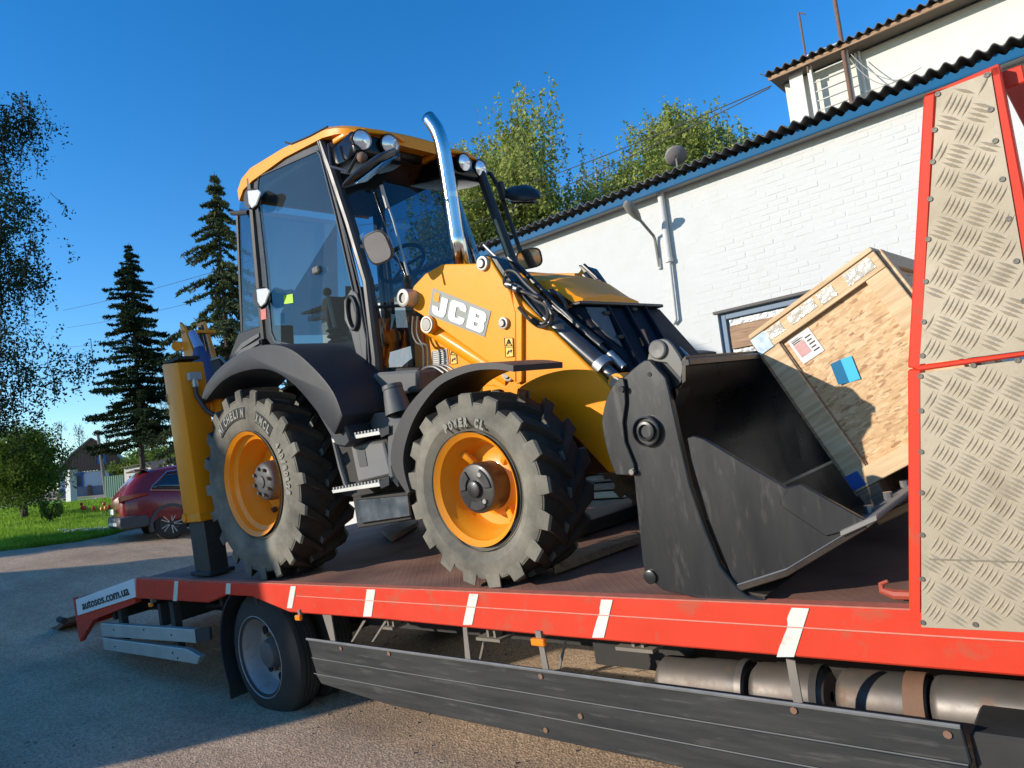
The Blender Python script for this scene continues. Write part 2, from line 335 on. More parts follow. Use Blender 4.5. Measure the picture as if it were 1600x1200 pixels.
def ground_material():
    m, n, l, b = nodes('worn_asphalt_and_dust')
    g = n.new('ShaderNodeNewGeometry')
    def noise(sc, det=8, ro=.6, vec=None):
        x = n.new('ShaderNodeTexNoise'); x.inputs['Scale'].default_value = sc; x.inputs['Detail'].default_value = det; x.inputs['Roughness'].default_value = ro; l.new(vec or g.outputs['Position'], x.inputs['Vector']); return x.outputs[0]
    mp = n.new('ShaderNodeMapping'); mp.inputs['Scale'].default_value = (.25, 1.6, 1); l.new(g.outputs['Position'], mp.inputs[0])
    cr = n.new('ShaderNodeValToRGB'); e = cr.color_ramp.elements; e[0].position = .35; e[0].color = (.38, .25, .16, 1); e[1].position = .68; e[1].color = (.64, .46, .30, 1)
    mixn = n.new('ShaderNodeMath'); mixn.operation = 'MULTIPLY_ADD'; mixn.inputs[1].default_value = .5; l.new(noise(.9), mixn.inputs[0])
    hf = n.new('ShaderNodeMath'); hf.operation = 'MULTIPLY'; hf.inputs[1].default_value = .5; l.new(noise(1., 6, .6, mp.outputs[0]), hf.inputs[0]); l.new(hf.outputs[0], mixn.inputs[2])
    l.new(mixn.outputs[0], cr.inputs[0])
    gr = n.new('ShaderNodeTexVoronoi'); gr.inputs['Scale'].default_value = 70; l.new(g.outputs['Position'], gr.inputs['Vector'])
    sp = n.new('ShaderNodeSeparateColor'); l.new(gr.outputs['Color'], sp.inputs[0])
    mr = n.new('ShaderNodeMapRange'); mr.inputs['To Min'].default_value = .62; mr.inputs['To Max'].default_value = 1.25; l.new(sp.outputs[0], mr.inputs[0])
    mu = n.new('ShaderNodeMix'); mu.data_type = 'RGBA'; mu.blend_type = 'MULTIPLY'; mu.inputs['Factor'].default_value = 1; l.new(cr.outputs[0], mu.inputs['A'])
    cb = n.new('ShaderNodeCombineColor'); [l.new(mr.outputs[0], cb.inputs[i]) for i in range(3)]; l.new(cb.outputs[0], mu.inputs['B'])
    # damp oily stains
    st = n.new('ShaderNodeMapRange'); st.inputs['From Min'].default_value = .60; st.inputs['From Max'].default_value = .72; st.inputs['To Max'].default_value = .6; l.new(noise(.55, 4, .5), st.inputs[0])
    m2 = n.new('ShaderNodeMix'); m2.data_type = 'RGBA'; m2.inputs['B'].default_value = (.20, .15, .11, 1); l.new(mu.outputs['Result'], m2.inputs['A']); l.new(st.outputs[0], m2.inputs['Factor'])
    l.new(m2.outputs['Result'], b.inputs['Base Color']); b.inputs['Roughness'].default_value = .9; b.inputs['Specular IOR Level'].default_value = .25
    ad = n.new('ShaderNodeMath'); ad.operation = 'ADD'; l.new(gr.outputs['Distance'], ad.inputs[0]); l.new(noise(25), ad.inputs[1])
    bp = n.new('ShaderNodeBump'); bp.inputs['Strength'].default_value = .4; bp.inputs['Distance'].default_value = .008; l.new(ad.outputs[0], bp.inputs['Height']); l.new(bp.outputs[0], b.inputs['Normal'])
    return m
GROUNDM = ground_material()
PAINTW = mat('white_wall_paint', (.57, .57, .545), .8, var=.05, scale=3, bump=.25, bscale=18, dust=.28, dcol=(.46, .44, .39))
BLUE = mat('blue_fascia_paint', (.002, .09, .21), .6, var=.15, spec=.2, wear=.2, wcol=(.02, .12, .24))
SLATE = mat('asbestos_slate', (.13, .12, .11), .9, var=.35, scale=4, dust=.4, dcol=(.06, .055, .05), bump=.3, bscale=20)
# ------------------------------------------------------------------ ground
def axis(lo, hi, fine_lo, fine_hi, step):
    a = list(np.arange(fine_lo, fine_hi, step)); g = step; x = fine_lo
    while x > lo: g *= 1.25; x -= g; a.insert(0, x)
    x = fine_hi; g = step
    while x < hi: a.append(x); g *= 1.25; x += g
    a.append(x); return a
gx = axis(-420, 300, -60, 6, .8); gy = axis(-200, 420, -2, 24, .8)
def terrf(x, y): return terr(max(x, -230), y)
verts = [(x, y, terrf(x, y)) for x in gx for y in gy]; ny = len(gy)
faces = np.array([(i*ny+j, (i+1)*ny+j, (i+1)*ny+j+1, i*ny+j+1) for i in range(len(gx)-1) for j in range(ny-1)])
mesh_from('ground', verts, faces, GROUNDM, kind='structure', smooth=True)
# lawn on the left, beyond the road
GRASSM = leafmat('grass_blades', (.16, .29, .025), (.30, .45, .06), .45)
LAWNM = mat('lawn_turf', (.16, .26, .04), .95, var=.4, scale=2, bump=.4, bscale=60)
def gpt(px, py, dz=0.):
    p = on_ground(px, py); return (p[0], p[1], p[2]+dz)
edge = [gpt(*p) for p in ((-260, 893), (-120, 878), (0, 861), (60, 855), (120, 847), (175, 836), (200, 828), (300, 812))]
lv = []; K = 46
dirx = Vector((-1, .28, 0)).normalized()
for e in edge:
    for k in range(K):
        t = k*.75*(1+k*.012); x = e[0]+dirx.x*t; y = e[1]+dirx.y*t; lv.append((x, y, terr(x, y)+.012))
lf = np.array([(i*K+j, (i+1)*K+j, (i+1)*K+j+1, i*K+j+1) for i in range(len(edge)-1) for j in range(K-1)])
mesh_from('lawn', lv, lf, LAWNM, kind='structure', smooth=True)
def blades():
    r = np.random.RandomState(3); N = 60000; V = []; 
    ei = r.rand(N)*(len(edge)-1.001); i0 = ei.astype(int); f = ei-i0; E_ = np.array(edge)
    p = E_[i0]*(1-f)[:, None]+E_[i0+1]*f[:, None]; t = (r.rand(N)**1.7)*30
    x = p[:, 0]+dirx.x*t; y = p[:, 1]+dirx.y*t; z = np.array([terr(a, b) for a, b in zip(x, y)])
    h = (.05+.10*r.rand(N))*(1+t/26); wd = .010+.0012*t; a = r.rand(N)*6.28; lean = (r.rand(N, 2)-.5)*.09
    c, s = np.cos(a)*wd, np.sin(a)*wd
    A = np.stack([x-c, y-s, z], 1); Bq = np.stack([x+c, y+s, z], 1); T = np.stack([x+lean[:, 0], y+lean[:, 1], z+h], 1)
    V = np.stack([A, Bq, T], 1).reshape(-1, 3); F = np.arange(3*N).reshape(-1, 3)
    return V, F
V, F = blades(); g = mesh_from('grass', V, F, GRASSM, kind='stuff'); tag(g, 'bright green mown grass beyond the road at the left', 'grass')
# footpath in front of the far house
PATHM = mat('pale_concrete_path', (.38, .33, .26), .9, var=.15)
a, b_, c, d = gpt(60, 797), gpt(200, 776), gpt(200, 771), gpt(60, 790)
def strip(name, pa, pb, pc, pd, m, dz, n=14):
    rows = []
    for i in range(n+1):
        t = i/n; l_ = [pa[k]+(pb[k]-pa[k])*t for k in range(2)]; r_ = [pd[k]+(pc[k]-pd[k])*t for k in range(2)]
        row = []
        for j in range(4):
            s = j/3; x = l_[0]+(r_[0]-l_[0])*s; y = l_[1]+(r_[1]-l_[1])*s; row.append((x, y, terr(x, y)+dz))
        rows.append(row)
    return B().sheet(rows).build(name, m, kind='structure')
strip('footpath', a, b_, c, d, PATHM, .03)
# loose stones on the ground in front
rs = np.random.RandomState(5); bb = B()
for k in range(700):
    x = rs.uniform(-7, -.5); y = rs.uniform(1.2, 4.5); r = rs.uniform(.003, .012); z = terr(x, y)
    bb.ball((x, y, z+r*.3), r, 5, (1, rs.uniform(.6, 1), .6))
o = bb.build('gravel', mat('loose_gravel', (.16, .13, .10), .9, var=.5, scale=30), kind='stuff', smooth=0); tag(o, 'scattered small stones on the dusty asphalt beside the truck', 'gravel')

# ------------------------------------------------------------------ white brick building
WY = 9.3; EY = 9.08
root = thing('brick_building', 'long white painted brick building with blue scalloped eaves behind the loader', 'building', (-6, WY, 0), WM)
win = (-4.19, -1.6, 1.9, 3.34)   # x0 x1 z0 z1
def wy(px, py, Y): p = hit(px, py, (0, Y, 0), (0, 1, 0)); return (p[0], Y, p[2])
X0, X1, ZT = -13.5, 7.0, 5.36
b = B()
b.box((X0, WY, -.2), (win[0], WY+.4, ZT)); b.box((win[1], WY, -.2), (X1, WY+.4, ZT)); b.box((win[0], WY, win[3]), (win[1], WY+.4, ZT)); b.box((win[0], WY, -.2), (win[1], WY+.4, win[2]))
b.box((X0, WY+.4, -.2), (X0+.4, 16, ZT)); b.box((X1-.4, WY+.4, -.2), (X1, 16, ZT))
wall = b.build('wall', PAINTW, root)
# bricks, the largest 300 one by one
BR = mat('painted_brick', (.575, .575, .55), .75, var=.05, scale=5, bump=.3, bscale=60, dust=.28, dcol=(.46, .44, .39))
bl, bh, jt = .250, .068, .012
def brick_mesh():
    q = B(); q.box((-bl/2, -.022, -bh/2), (bl/2, .01, bh/2)); bmesh.ops.bevel(q.bm, geom=q.bm.edges[:], offset=.006, segments=1, affect='EDGES'); me = bpy.data.meshes.new('brick'); q.bm.to_mesh(me); me.materials.append(BR); return me
BM_ = brick_mesh(); cand = []
row = 0; z = 2.2
while z < 5.18:
    x = -5.25+(bl+jt)*.5*(row % 2)-(.6 if row % 5 == 0 else 0)+rnd.uniform(-.3, .1)*(1 if rnd.random() < .3 else 0)
    x = math.floor(x/(bl+jt))*(bl+jt)+(bl+jt)*.5*(row % 2)
    while x < 3.0:
        if not (win[0]-.16 < x < win[1]+.16 and z < win[3]+.06): cand.append((x, z))
        x += bl+jt
    row += 1; z += bh+jt
cand = [c for c in cand if -5.6+.25*math.sin(c[1]*7) < c[0]]
def pdist(c): return (c[0]**2+WY**2+(c[1]-1.64)**2) + (40 if c[0] > -.95 else 0)
cand.sort(key=pdist); base = Vector((-6, WY, 0))
pool = []
for i, (x, z) in enumerate(cand):
    dy = rnd.choice((.0115, .0125, .013, .0145))+rnd.uniform(0, .002)
    if i < 300:
        o = bpy.data.objects.new('brick', BM_); COL.objects.link(o); o.parent = wall
        o.location = Vector((x, WY+.006+dy, z))-base; o.rotation_euler = (rnd.uniform(-.02, .02), rnd.uniform(-.008, .008), rnd.uniform(-.012, .012))
    else: pool.append((x, WY+.006+dy, z))
q = B()
for x, y, z in pool: q.box((x-bl/2, y-.02, z-bh/2), (x+bl/2, y+.01, z+bh/2))
q.build('brick_courses', BR, wall, kind='stuff', smooth=0, bevel=0)
# eaves: blue fascia with a scalloped comb, soffit and slate sheets
zf0 = wy(1431, 149, EY)[2]; zf1 = wy(1431, 140, EY)[2]; zs = wy(1431, 116, EY-.06)[2]
pitch = .15; amp = .026
b = B(); b.box((X0-.2, EY, zf0), (X1, EY+.03, zf1-.04)); b.build('fascia_board', BLUE, root, bevel=.003)
b = B(); n_ = int((X1-X0)/pitch*8)
top = []; 
for i in range(n_+1):
    x = X0-.2+i*pitch/8; top.append((x, zf1+.035+amp*math.cos(2*math.pi*x/pitch)))
gl = [[(x, EY-.003, zf1-.052) for x, z in top], [(x, EY-.003, z) for x, z in top]]
b.sheet(gl, .02, (0, 1, 0)).build('scalloped_comb', BLUE, root)
SOF = mat('grey_soffit', (.34, .34, .33), .8, var=.1)
B().box((X0-.2, EY+.03, zf0+.02), (X1, WY+.0, zf0+.05)).build('soffit', SOF, root)
slope = .16; sheet_w = pitch*7.5; YS = EY-.11; YB = 13.6
x = X0-.3
while x < X1:
    nx = 60; grid = []
    jz = rnd.uniform(0, .02); jy = rnd.uniform(-.03, .02)
    for yy in (YS+jy, YB):
        grid.append([(x+i*(sheet_w+.05)/nx, yy, zf1+.105+jz+amp*1.15*math.cos(2*math.pi*(x+i*(sheet_w+.05)/nx)/pitch)+(yy-YS)*slope) for i in range(nx+1)])
    B().sheet(grid, -.012, (0, 0, 1)).build('roof_sheet', SLATE, root, smooth=60); x += sheet_w
# window with timber shutter board behind dusty plastic film
FRM = mat('grey_blue_window_frame', (.14, .20, .27), .6, var=.2)
wf = B(); t_ = .09
x0, x1, z0, z1 = win
wf.box((x0, WY+.05, z0), (x0+t_, WY+.13, z1)); wf.box((x1-t_, WY+.05, z0), (x1, WY+.13, z1)); wf.box((x0+t_, WY+.05, z1-t_), (x1-t_, WY+.13, z1)); wf.box((x0+t_, WY+.05, z0), (x1-t_, WY+.13, z0+t_))
wob = wf.build('window_frame', FRM, root, bevel=.006)
wf = B(); wf.box((x0+t_, WY+.10, z0+t_), (x1-t_, WY+.11, z1-t_)); wf.build('pane', mat('crumpled_plastic_film', (.25, .27, .27), .3, var=.7, scale=14, bump=1.0, bscale=16, spec=.8), wob)
B().box((x0+t_+.03, WY+.06, z1-t_-.42), (x0+1.15, WY+.095, z1-t_-.10)).build('shutter_board', PINED, wob, bevel=.006)
B().box((x0+1.17, WY+.07, z1-t_-.40), (x1-t_, WY+.09, z1-t_-.02)).build('blue_panel', mat('blue_panel_paint', (.02, .35, .42), .5), wob)
B().box((x0-.05, WY-.03, z1), (x1+.05, WY-.001, z1+.035)).build('window_head', mat('dark_lintel', (.12, .11, .10), .8), wob)
# upper storey set back on the roof
UY = 13.0
cx = wy(1235, 190, UY)[0]; utz = wy(1228, 112, UY)[2]
b = B(); b.box((cx, UY, 4.5), (X1+6, UY+6, utz+2.6)); 
up = b.build('upper_wall', mat('cream_render', (.66, .64, .56), .85, var=.06, bump=.2, bscale=14, dust=.15, dcol=(.5, .47, .4)), root)
p1 = wy(1190, 122, UY-.45); p2 = wy(1456, 2, UY-.45)
ux0 = p1[0]; uz = (p1[2]+p2[2])/2
b.__init__(); 
bm_top = uz-.07
up.data.transform(Matrix.Identity(4))
for v in up.data.vertices:
    if v.co.z > 6: v.co.z = bm_top-.02
x = ux0
while x < X1+5:
    nx = 60; grid = []
    jz = rnd.uniform(-.01, .02); jy = rnd.uniform(-.04, .03)
    for yy in (UY-.5+jy, UY+6.5):
        grid.append([(x+i*(sheet_w+.05)/nx, yy, uz+jz+.033*math.cos(2*math.pi*(x+i*(sheet_w+.05)/nx)/pitch)+(yy-UY+.5)*.2) for i in range(nx+1)])
    B().sheet(grid, -.012, (0, 0, 1)).build('roof_sheet', SLATE, root, smooth=60); x += sheet_w
B().box((ux0+.1, UY-.42, uz-.1), (X1+5, UY-.39, uz-.035)).build('fascia_board', PINED, root)
B().box((ux0+.1, UY-.39, uz-.06), (X1+5, UY, uz-.04)).build('soffit', mat('dark_soffit', (.16, .13, .10), .8), root)
B().box((ux0+.1, UY, uz-.06), (cx, UY+6, uz-.04)).build('soffit', mat('dark_soffit', (.16, .13, .10), .8), root)
# grille ladder and pipes on the upper wall
GP = mat('white_painted_steel', (.62, .61, .56), .6, var=.1, wear=.3, wcol=(.3, .15, .08), wscale=12)
ld = thing('wall_ladder', 'white steel ladder frame fixed to the upper wall above the roof', 'ladder', wy(1290, 160, UY-.25), WM)
def U(px, py, off=.25): return wy(px, py, UY-off)
b = B(); b.box((U(1258, 90)[0], UY-.27, 5.3), (U(1258, 90)[0]+.07, UY-.2, U(1258, 88)[2])); b.build('stile', GP, ld)
b = B(); b.box((U(1318, 90)[0], UY-.27, 5.3), (U(1318, 90)[0]+.07, UY-.2, U(1318, 70)[2])); b.build('stile', GP, ld)
for k in range(7):
    z = U(1290, 170)[2]+k*.17+.02
    B().cyl((U(1258, 90)[0]+.07, UY-.235, z), (U(1318, 90)[0], UY-.235, z), .012, seg=6).build('rung', GP, ld)
B().box((U(1232, 120)[0], UY-.24, 5.5), (U(1254, 120)[0], UY-.21, U(1236, 106)[2])).build('sheet_panel', GP, ld)
def pole(name, lab, a, b2, r, m, cat='pole'):
    q = B().cyl(a, b2, r, seg=10); o = q.build(name, m); return tag(o, lab, cat)
RPIPE = mat('rusty_pipe', (.16, .09, .06), .8, var=.4, scale=12)
a = U(1325, 152, .35); c = U(1300, -25, .35); pole('antenna_mast', 'tall rusty pipe mast rising past the upper roof edge', (c[0], a[1], a[2]-.6), (c[0]-.0, c[1], c[2]+.3), .035, RPIPE)
q = B(); a = U(1259, 88, .35); c = U(1248, 20, .35)
q.cyl((a[0], a[1], a[2]-.3), (a[0], c[1], c[2]), .018, seg=8); q.cyl((a[0], c[1], c[2]), (a[0]+.10, c[1], c[2]-.08), .012, seg=6)
tag(q.build('antenna_mast', RPIPE), 'thin dark rod with a hooked top above the upper roof corner', 'pole')
for k, px in enumerate((1338, 1344)):
    a = U(px, 95, .08); q = B().cyl((a[0], UY-.08, 5.2), (a[0], UY-.08, uz-.1), .022, seg=8); q.build('conduit', GP, root)
# loose cables sagging over the lower roof
def cable(p, q_, sag, r, m, name='cable', lab=None, n=24, parent=None):
    P = [Vector(p).lerp(Vector(q_), i/n)-Vector((0, 0, sag*4*(i/n)*(1-i/n))) for i in range(n+1)]
    o = B().tube(P, r, 5).build(name, m, parent)
    if lab: tag(o, lab, 'cable')
    return o
CBL = mat('dark_cable', (.02, .02, .02), .6)
GCB = mat('grey_cable', (.3, .29, .27), .6)
cable(U(1330, 85, .3), U(1402, 125, .6), .12, .008, GCB, parent=root); cable(U(1328, 92, .3), U(1400, 127, .6), .2, .008, GCB, parent=root)
cable(U(1345, 145, .1), U(1440, 105, .6), .05, .006, GCB, parent=root)
cable(at_depth(1205, 134, 13.5), at_depth(560, 352, 34), .5, .012, CBL, lab='upper overhead cable running from the upper roof corner to the left')
cable(at_depth(1203, 137, 13.5), at_depth(560, 404, 30), .4, .012, CBL, lab='lower overhead cable running from the upper roof corner past the birches')
# drainpipe and lamp on the wall
pa = wy(1031, 296, WY-.06); pb = wy(1052, 498, WY-.06)
dp = thing('drain_pipe', 'white vertical drain pipe on the brick wall beside the wall lamp', 'pipe', (pa[0], WY-.06, 3), WM)
q = B(); q.cyl((pa[0], WY-.06, pa[2]+.02), (pa[0], WY-.06, wy(1046, 404, WY-.06)[2]), .048, seg=14); q.build('pipe_upper', PAINTW, dp)
q = B(); q.cyl((pa[0], WY-.06, wy(1046, 404, WY-.06)[2]), (pa[0], WY-.06, wy(1046, 404, WY-.06)[2]-.05), .056, seg=14); q.build('collar', GP, dp)
q = B(); q.tube([(pa[0], WY-.06, wy(1046, 404, WY-.06)[2]-.04), (pa[0]-.02, WY-.06, wy(1056, 500, WY)[2]), (pa[0]-.08, WY-.04, wy(1056, 503, WY)[2]-.03)], .026, 10); q.build('pipe_lower', PAINTW, dp)
LB = wy(1026, 374, WY); s_tip = (LB[0], WY-.63, wy(985, 325, WY-.63)[2])
s_tip = tuple(hit(985, 325, (LB[0], 0, 0), (1, 0, 0)))
lp = thing('wall_lamp', 'street style lamp on a bent pipe arm high on the white wall', 'lamp', (LB[0], WY, LB[2]), WM)
LM = mat('weathered_lamp_metal', (.20, .19, .17), .6, var=.2)
e1 = Vector((LB[0], WY-.05, LB[2])); tip = Vector(s_tip); body = e1.lerp(tip, .66)
B().tube([e1+Vector((.0, .02, -.42)), e1+Vector((0, 0, -.02)), e1+Vector((0, -.03, .04)), body], .022, 8).build('arm', LM, lp)
q = B(); d = (tip-body).normalized(); sd = Vector((1, 0, 0)); upn = sd.cross(d)
rings = []
for t, w_, h_ in ((-.02, .03, .03), (.06, .06, .05), (.2, .085, .06), (.32, .07, .05), (.36, .03, .03)):
    cc = body+d*t; rings.append([cc+sd*w_*math.cos(k)+upn*h_*math.sin(k) for k in [2*math.pi*i/12 for i in range(12)]])
q.loft(rings).build('lamp_head', LM, lp)
B().ball(body+d*.24-upn*.05, .05, 10, (1, 1, .5)).build('lens', mat('frosted_lens', (.7, .7, .66), .3), lp)
B().cyl(e1+Vector((0, .03, -.45)), e1+Vector((0, .03, -.30)), .03, seg=8).build('wall_bracket', GP, lp)
cable((LB[0], WY-.02, LB[2]-.45), tuple(wy(1040, 500, WY-.02)), 0, .006, GCB, n=3, parent=lp) if False else None
# weathered timbers stacked against the wall, seen under the machine
ts = thing('timber_stack', 'stack of weathered timbers against the white wall, seen under the loader', 'timber', (-5.6, 8.7, 0), WM)
for k in range(11):
    for j in range(3):
        z = .30+k*.115; y0 = 8.35+j*.2+rnd.uniform(-.02, .02); l0 = -8.4+rnd.uniform(-.3, .2); l1 = -2.6+rnd.uniform(-.5, .3)
        B().box((l0, y0, z), (l1, y0+.17, z+.09)).build('timber', PINED if (k+j) % 3 else PINE, ts, bevel=.006)
for x in (-7.5, -5.5, -3.4): B().box((x, 8.36, -.3), (x+.12, 8.9, .29)).build('bearer', PINED, ts)
# satellite dish
sdp = at_depth(1056, 243, 11.2)
ds = thing('satellite_dish', 'grey satellite dish standing on the slate roof before the birches', 'dish', (sdp[0], sdp[1], sdp[2]-.35), WM)
ax = Vector((-.35, .55, .75)).normalized(); q = B(); prof = []
for i in range(7): r = .17*i/6; prof.append((-.05*(1-(i/6)**2), r+.001))
q.lathe(prof, tuple(sdp), ax, 24); o = q.build('reflector', mat('grey_dish', (.22, .20, .19), .6), ds, solid=.008)
B().tube([(sdp[0], sdp[1], sdp[2]-.45), (sdp[0], sdp[1], sdp[2]-.06), tuple(Vector(sdp)-ax*.04)], .016, 8).build('mast', LM, ds)

# ------------------------------------------------------------------ gabled barn behind the camera, it shades the truck's tail
def shadow_pt(X, z, Y): t = (Y-2.66)/LD[1]; return (X+LD[0]*t, Y, z+LD[2]*t)
YC = -6.5
sec = [(-4.40, -.05), (-4.86, 1.0), (-5.55, 2.15), (-6.8, 4.0), (-8.6, 5.2), (-14.3, 2.4), (-14.7, 1.25), (-16.4, .5), (-19, -.9)]
pts = [shadow_pt(a, c, YC) for a, c in sec]
barn = thing('gabled_barn', 'big brown gabled barn across the yard, behind the photographer', 'building', (pts[3][0], YC-3, 0), WM)
poly = [(p[0], p[2]) for p in pts]; poly = [(poly[0][0]-.0, 0)]+poly[1:-1]+[(poly[-1][0], 0)]
bd = (-.484*10, -.828*10)
B().loft([[(x, YC, z) for x, z in poly], [(x+bd[0], YC+bd[1], z) for x, z in poly]]).build('barn_wall', mat('barn_brick', (.24, .13, .09), .85, var=.2), barn)
rf = [(p[0], p[2]) for p in pts[1:-1]]
ring = [(x, z+.03) for x, z in rf]+[(x, z+.13) for x, z in rf[::-1]]
B().loft([[(x, YC-.02, z) for x, z in ring], [(x+bd[0], YC+bd[1], z) for x, z in ring]]).build('barn_roof', SLATE, barn)
for xx in (-24, -19, -14):
    B().box((xx, YC, 1.0), (xx+1.4, YC+.05, 2.6)).build('barn_window', FRM, barn)
# ------------------------------------------------------------------ vegetation
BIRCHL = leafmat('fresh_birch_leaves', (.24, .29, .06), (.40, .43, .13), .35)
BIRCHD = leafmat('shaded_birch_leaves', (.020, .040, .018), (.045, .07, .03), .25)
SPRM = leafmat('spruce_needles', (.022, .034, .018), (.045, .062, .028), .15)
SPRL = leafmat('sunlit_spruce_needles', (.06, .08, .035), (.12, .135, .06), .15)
BUSHM = leafmat('dark_bush_leaves', (.06, .11, .018), (.15, .21, .045), .3)
SHRM = leafmat('pale_spring_leaves', (.09, .15, .025), (.17, .22, .05), .35)
BARKW = mat('birch_bark', (.40, .38, .34), .85, var=.4, scale=6, stretch=(1, 1, .3))
BARKD = mat('dark_bark', (.065, .05, .038), .9, var=.3, scale=10, bump=.4)
def quads(P, size, r, flat=0., aspect=1.6):
    N = len(P); a = r.randn(N, 3); a[:, 2] *= (1-flat); a /= np.linalg.norm(a, axis=1)[:, None]+1e-9
    b = r.randn(N, 3); b -= a*(a*b).sum(1)[:, None]; b /= np.linalg.norm(b, axis=1)[:, None]+1e-9
    s = (size*(.6+.8*r.rand(N)))[:, None] if not isinstance(size, np.ndarray) else size[:, None]
    A = a*s*aspect*.5; Bv = b*s*.5
    V = np.stack([P-A, P+Bv*.9, P+A, P-Bv*.9], 1).reshape(-1, 3); F = np.arange(4*N).reshape(-1, 4); return V, F
def join_vf(L):
    V = []; F = []; o = 0
    for v, f in L: V.append(v); F.append(f+o); o += len(v)
    return np.concatenate(V), np.concatenate(F)
def birch(name, lab, base, H, R, z0, nstr, leaf, lm, bark, seed, length=1.6, per=22, group=None, twigr=.006, lean=(0, 0), scat=.07, taper=.55):
    r = np.random.RandomState(seed); base = np.array(base, float)
    t = thing(name, lab, 'tree', tuple(base), WM, group); q = B()
    tr = [base+np.array([lean[0]*k/8+.12*math.sin(k*1.3+seed), lean[1]*k/8+.12*math.cos(k*1.7+seed), H*.96*k/8]) for k in range(9)]
    tr[0] = base+np.array([0, 0, -.2]); q.tube([tuple(p) for p in tr], [max(.012, .016*H*(1-k/8.3)) for k in range(9)], 8)
    ends = []
    for k in range(26):
        f = r.uniform(z0/H+.02, .96); i = min(7, int(f*8)); p = tr[i]+(tr[i+1]-tr[i])*(f*8-i)
        a = r.uniform(0, 6.28); Lb = R*(1-taper*max(0, (f-.5)/.5))*r.uniform(.5, 1.0); d = np.array([math.cos(a), math.sin(a), r.uniform(.5, 1.1)])
        p1 = p+d*Lb*.5; p2 = p1+np.array([d[0], d[1], .3])*Lb*.45; q.tube([tuple(p), tuple(p1), tuple(p2)], [.012*H*(1-f)*.35+.012, .012, .005], 5)
        ends.append((p, p1, p2))
    q.build('trunk', bark, t)
    P = []; tw = B(); sc = r.randint(0, len(ends), nstr)
    for j in range(nstr):
        p, p1, p2 = ends[sc[j]]; f = r.rand()
        s = (p+(p1-p)*f*2 if f < .5 else p1+(p2-p1)*(f-.5)*2)+r.randn(3)*np.array([.3, .3, .22])*R*.4
        L_ = length*r.uniform(.35, 1.15); dr = r.randn(2)*.16
        n_ = int(per*r.uniform(.6, 1.2)); tt = np.sort(r.rand(n_)); side = np.sin(tt*2.5)
        st = np.stack([s[0]+dr[0]*side+r.randn(n_)*scat, s[1]+dr[1]*side+r.randn(n_)*scat, s[2]-L_*tt+r.randn(n_)*scat*.6], 1); P.append(st)
        if j % 3 == 0: tw.tube([tuple(s), (s[0]+dr[0]*.8, s[1]+dr[1]*.8, s[2]-L_*.5), (s[0]+dr[0]*.6, s[1]+dr[1]*.6, s[2]-L_)], twigr, 3, caps=False)
    P = np.concatenate(P)-base; V, F = quads(P, leaf, r)
    cr = mesh_from('crown', V, F, lm, t); tw.build('twigs', BARKD, cr, root=t, smooth=0, kind='stuff')
    return t
def spruce(name, lab, base, H, R, z0, lm, seed, dens=1., gap=.0, lean=0., droop=.35, group=None):
    r = np.random.RandomState(seed); base = np.array(base, float)
    t = thing(name, lab, 'tree', tuple(base), WM, group); q = B()
    q.tube([tuple(base+np.array([lean*k/6, 0, H*k/6-(.2 if k == 0 else 0)])) for k in range(7)], [max(.01, .013*H*(1-k/6.1)) for k in range(7)], 8)
    P = []; S = []; z = z0
    while z < H*.985:
        f = (z-z0)/(H-z0); Lr = R*(1-f)**.85*r.uniform(.75, 1.1)+.08; nb = r.randint(3, 6)
        for k in range(nb):
            if r.rand() < gap: continue
            a = r.uniform(0, 6.28); L_ = Lr*r.uniform(.45, 1.25); p0 = base+np.array([lean*z/H, 0, z])
            d = np.array([math.cos(a), math.sin(a), 0.]); dz = lambda s: (.12*s-droop*s*s+.16*s**4)*L_
            q.tube([tuple(p0), tuple(p0+d*L_*.5+[0, 0, dz(.5)]), tuple(p0+d*L_*.97+[0, 0, dz(.97)])], [.018*(1-f)+.006, .01, .003], 4, caps=False)
            n_ = int((26*L_+8)*dens); s = r.rand(n_)**.75; side = r.randn(n_)*.17*(L_*.4+.22)*(1.1-s*.7)
            P.append(np.stack([p0[0]+d[0]*s*L_-d[1]*side, p0[1]+d[1]*s*L_+d[0]*side, p0[2]+np.array([dz(x) for x in s])-np.abs(r.randn(n_))*.07*(L_*.4+.3)], 1))
        z += r.uniform(.06, .20)*(H/12)
    q.build('trunk', BARKD, t)
    P = np.concatenate(P)-base; V, F = quads(P, .085*(H/14)**.5, r, aspect=3.2); mesh_from('crown', V, F, lm, t); return t
def bush(name, lab, base, blobs, n, leaf, lm, seed, stems=7, cat='bush', bark=None, group=None):
    r = np.random.RandomState(seed); base = np.array(base, float); t = thing(name, lab, cat, tuple(base), WM, group)
    q = B(); P = []
    tot = sum(b[3]*b[3]*b[4] for b in blobs)
    for bx, by, bz, br, bzr in blobs:
        m = int(n*br*br*bzr/tot); c = r.randn(max(6, m//60), 3); c /= np.linalg.norm(c, axis=1)[:, None]; c *= (.45+.55*r.rand(len(c)))[:, None]
        k = r.randint(0, len(c), m); p = c[k]+r.randn(m, 3)*.16; P.append(base+np.array([bx, by, bz])+p*np.array([br, br, bzr]))
        for j in range(3):
            e = c[r.randint(len(c))]; q.tube([tuple(base+[r.uniform(-.15, .15), r.uniform(-.15, .15), -.1]), tuple(base+np.array([bx*.4, by*.4, bz*.5])), tuple(base+np.array([bx, by, bz])+e*np.array([br, br, bzr])*.8)], [.05, .035, .01], 5)
    q.build('stems' if cat == 'bush' else 'trunk', bark or BARKD, t); P = np.concatenate(P)-base; V, F = quads(P, leaf, r); mesh_from('foliage' if cat == 'bush' else 'crown', V, F, lm, t); return t
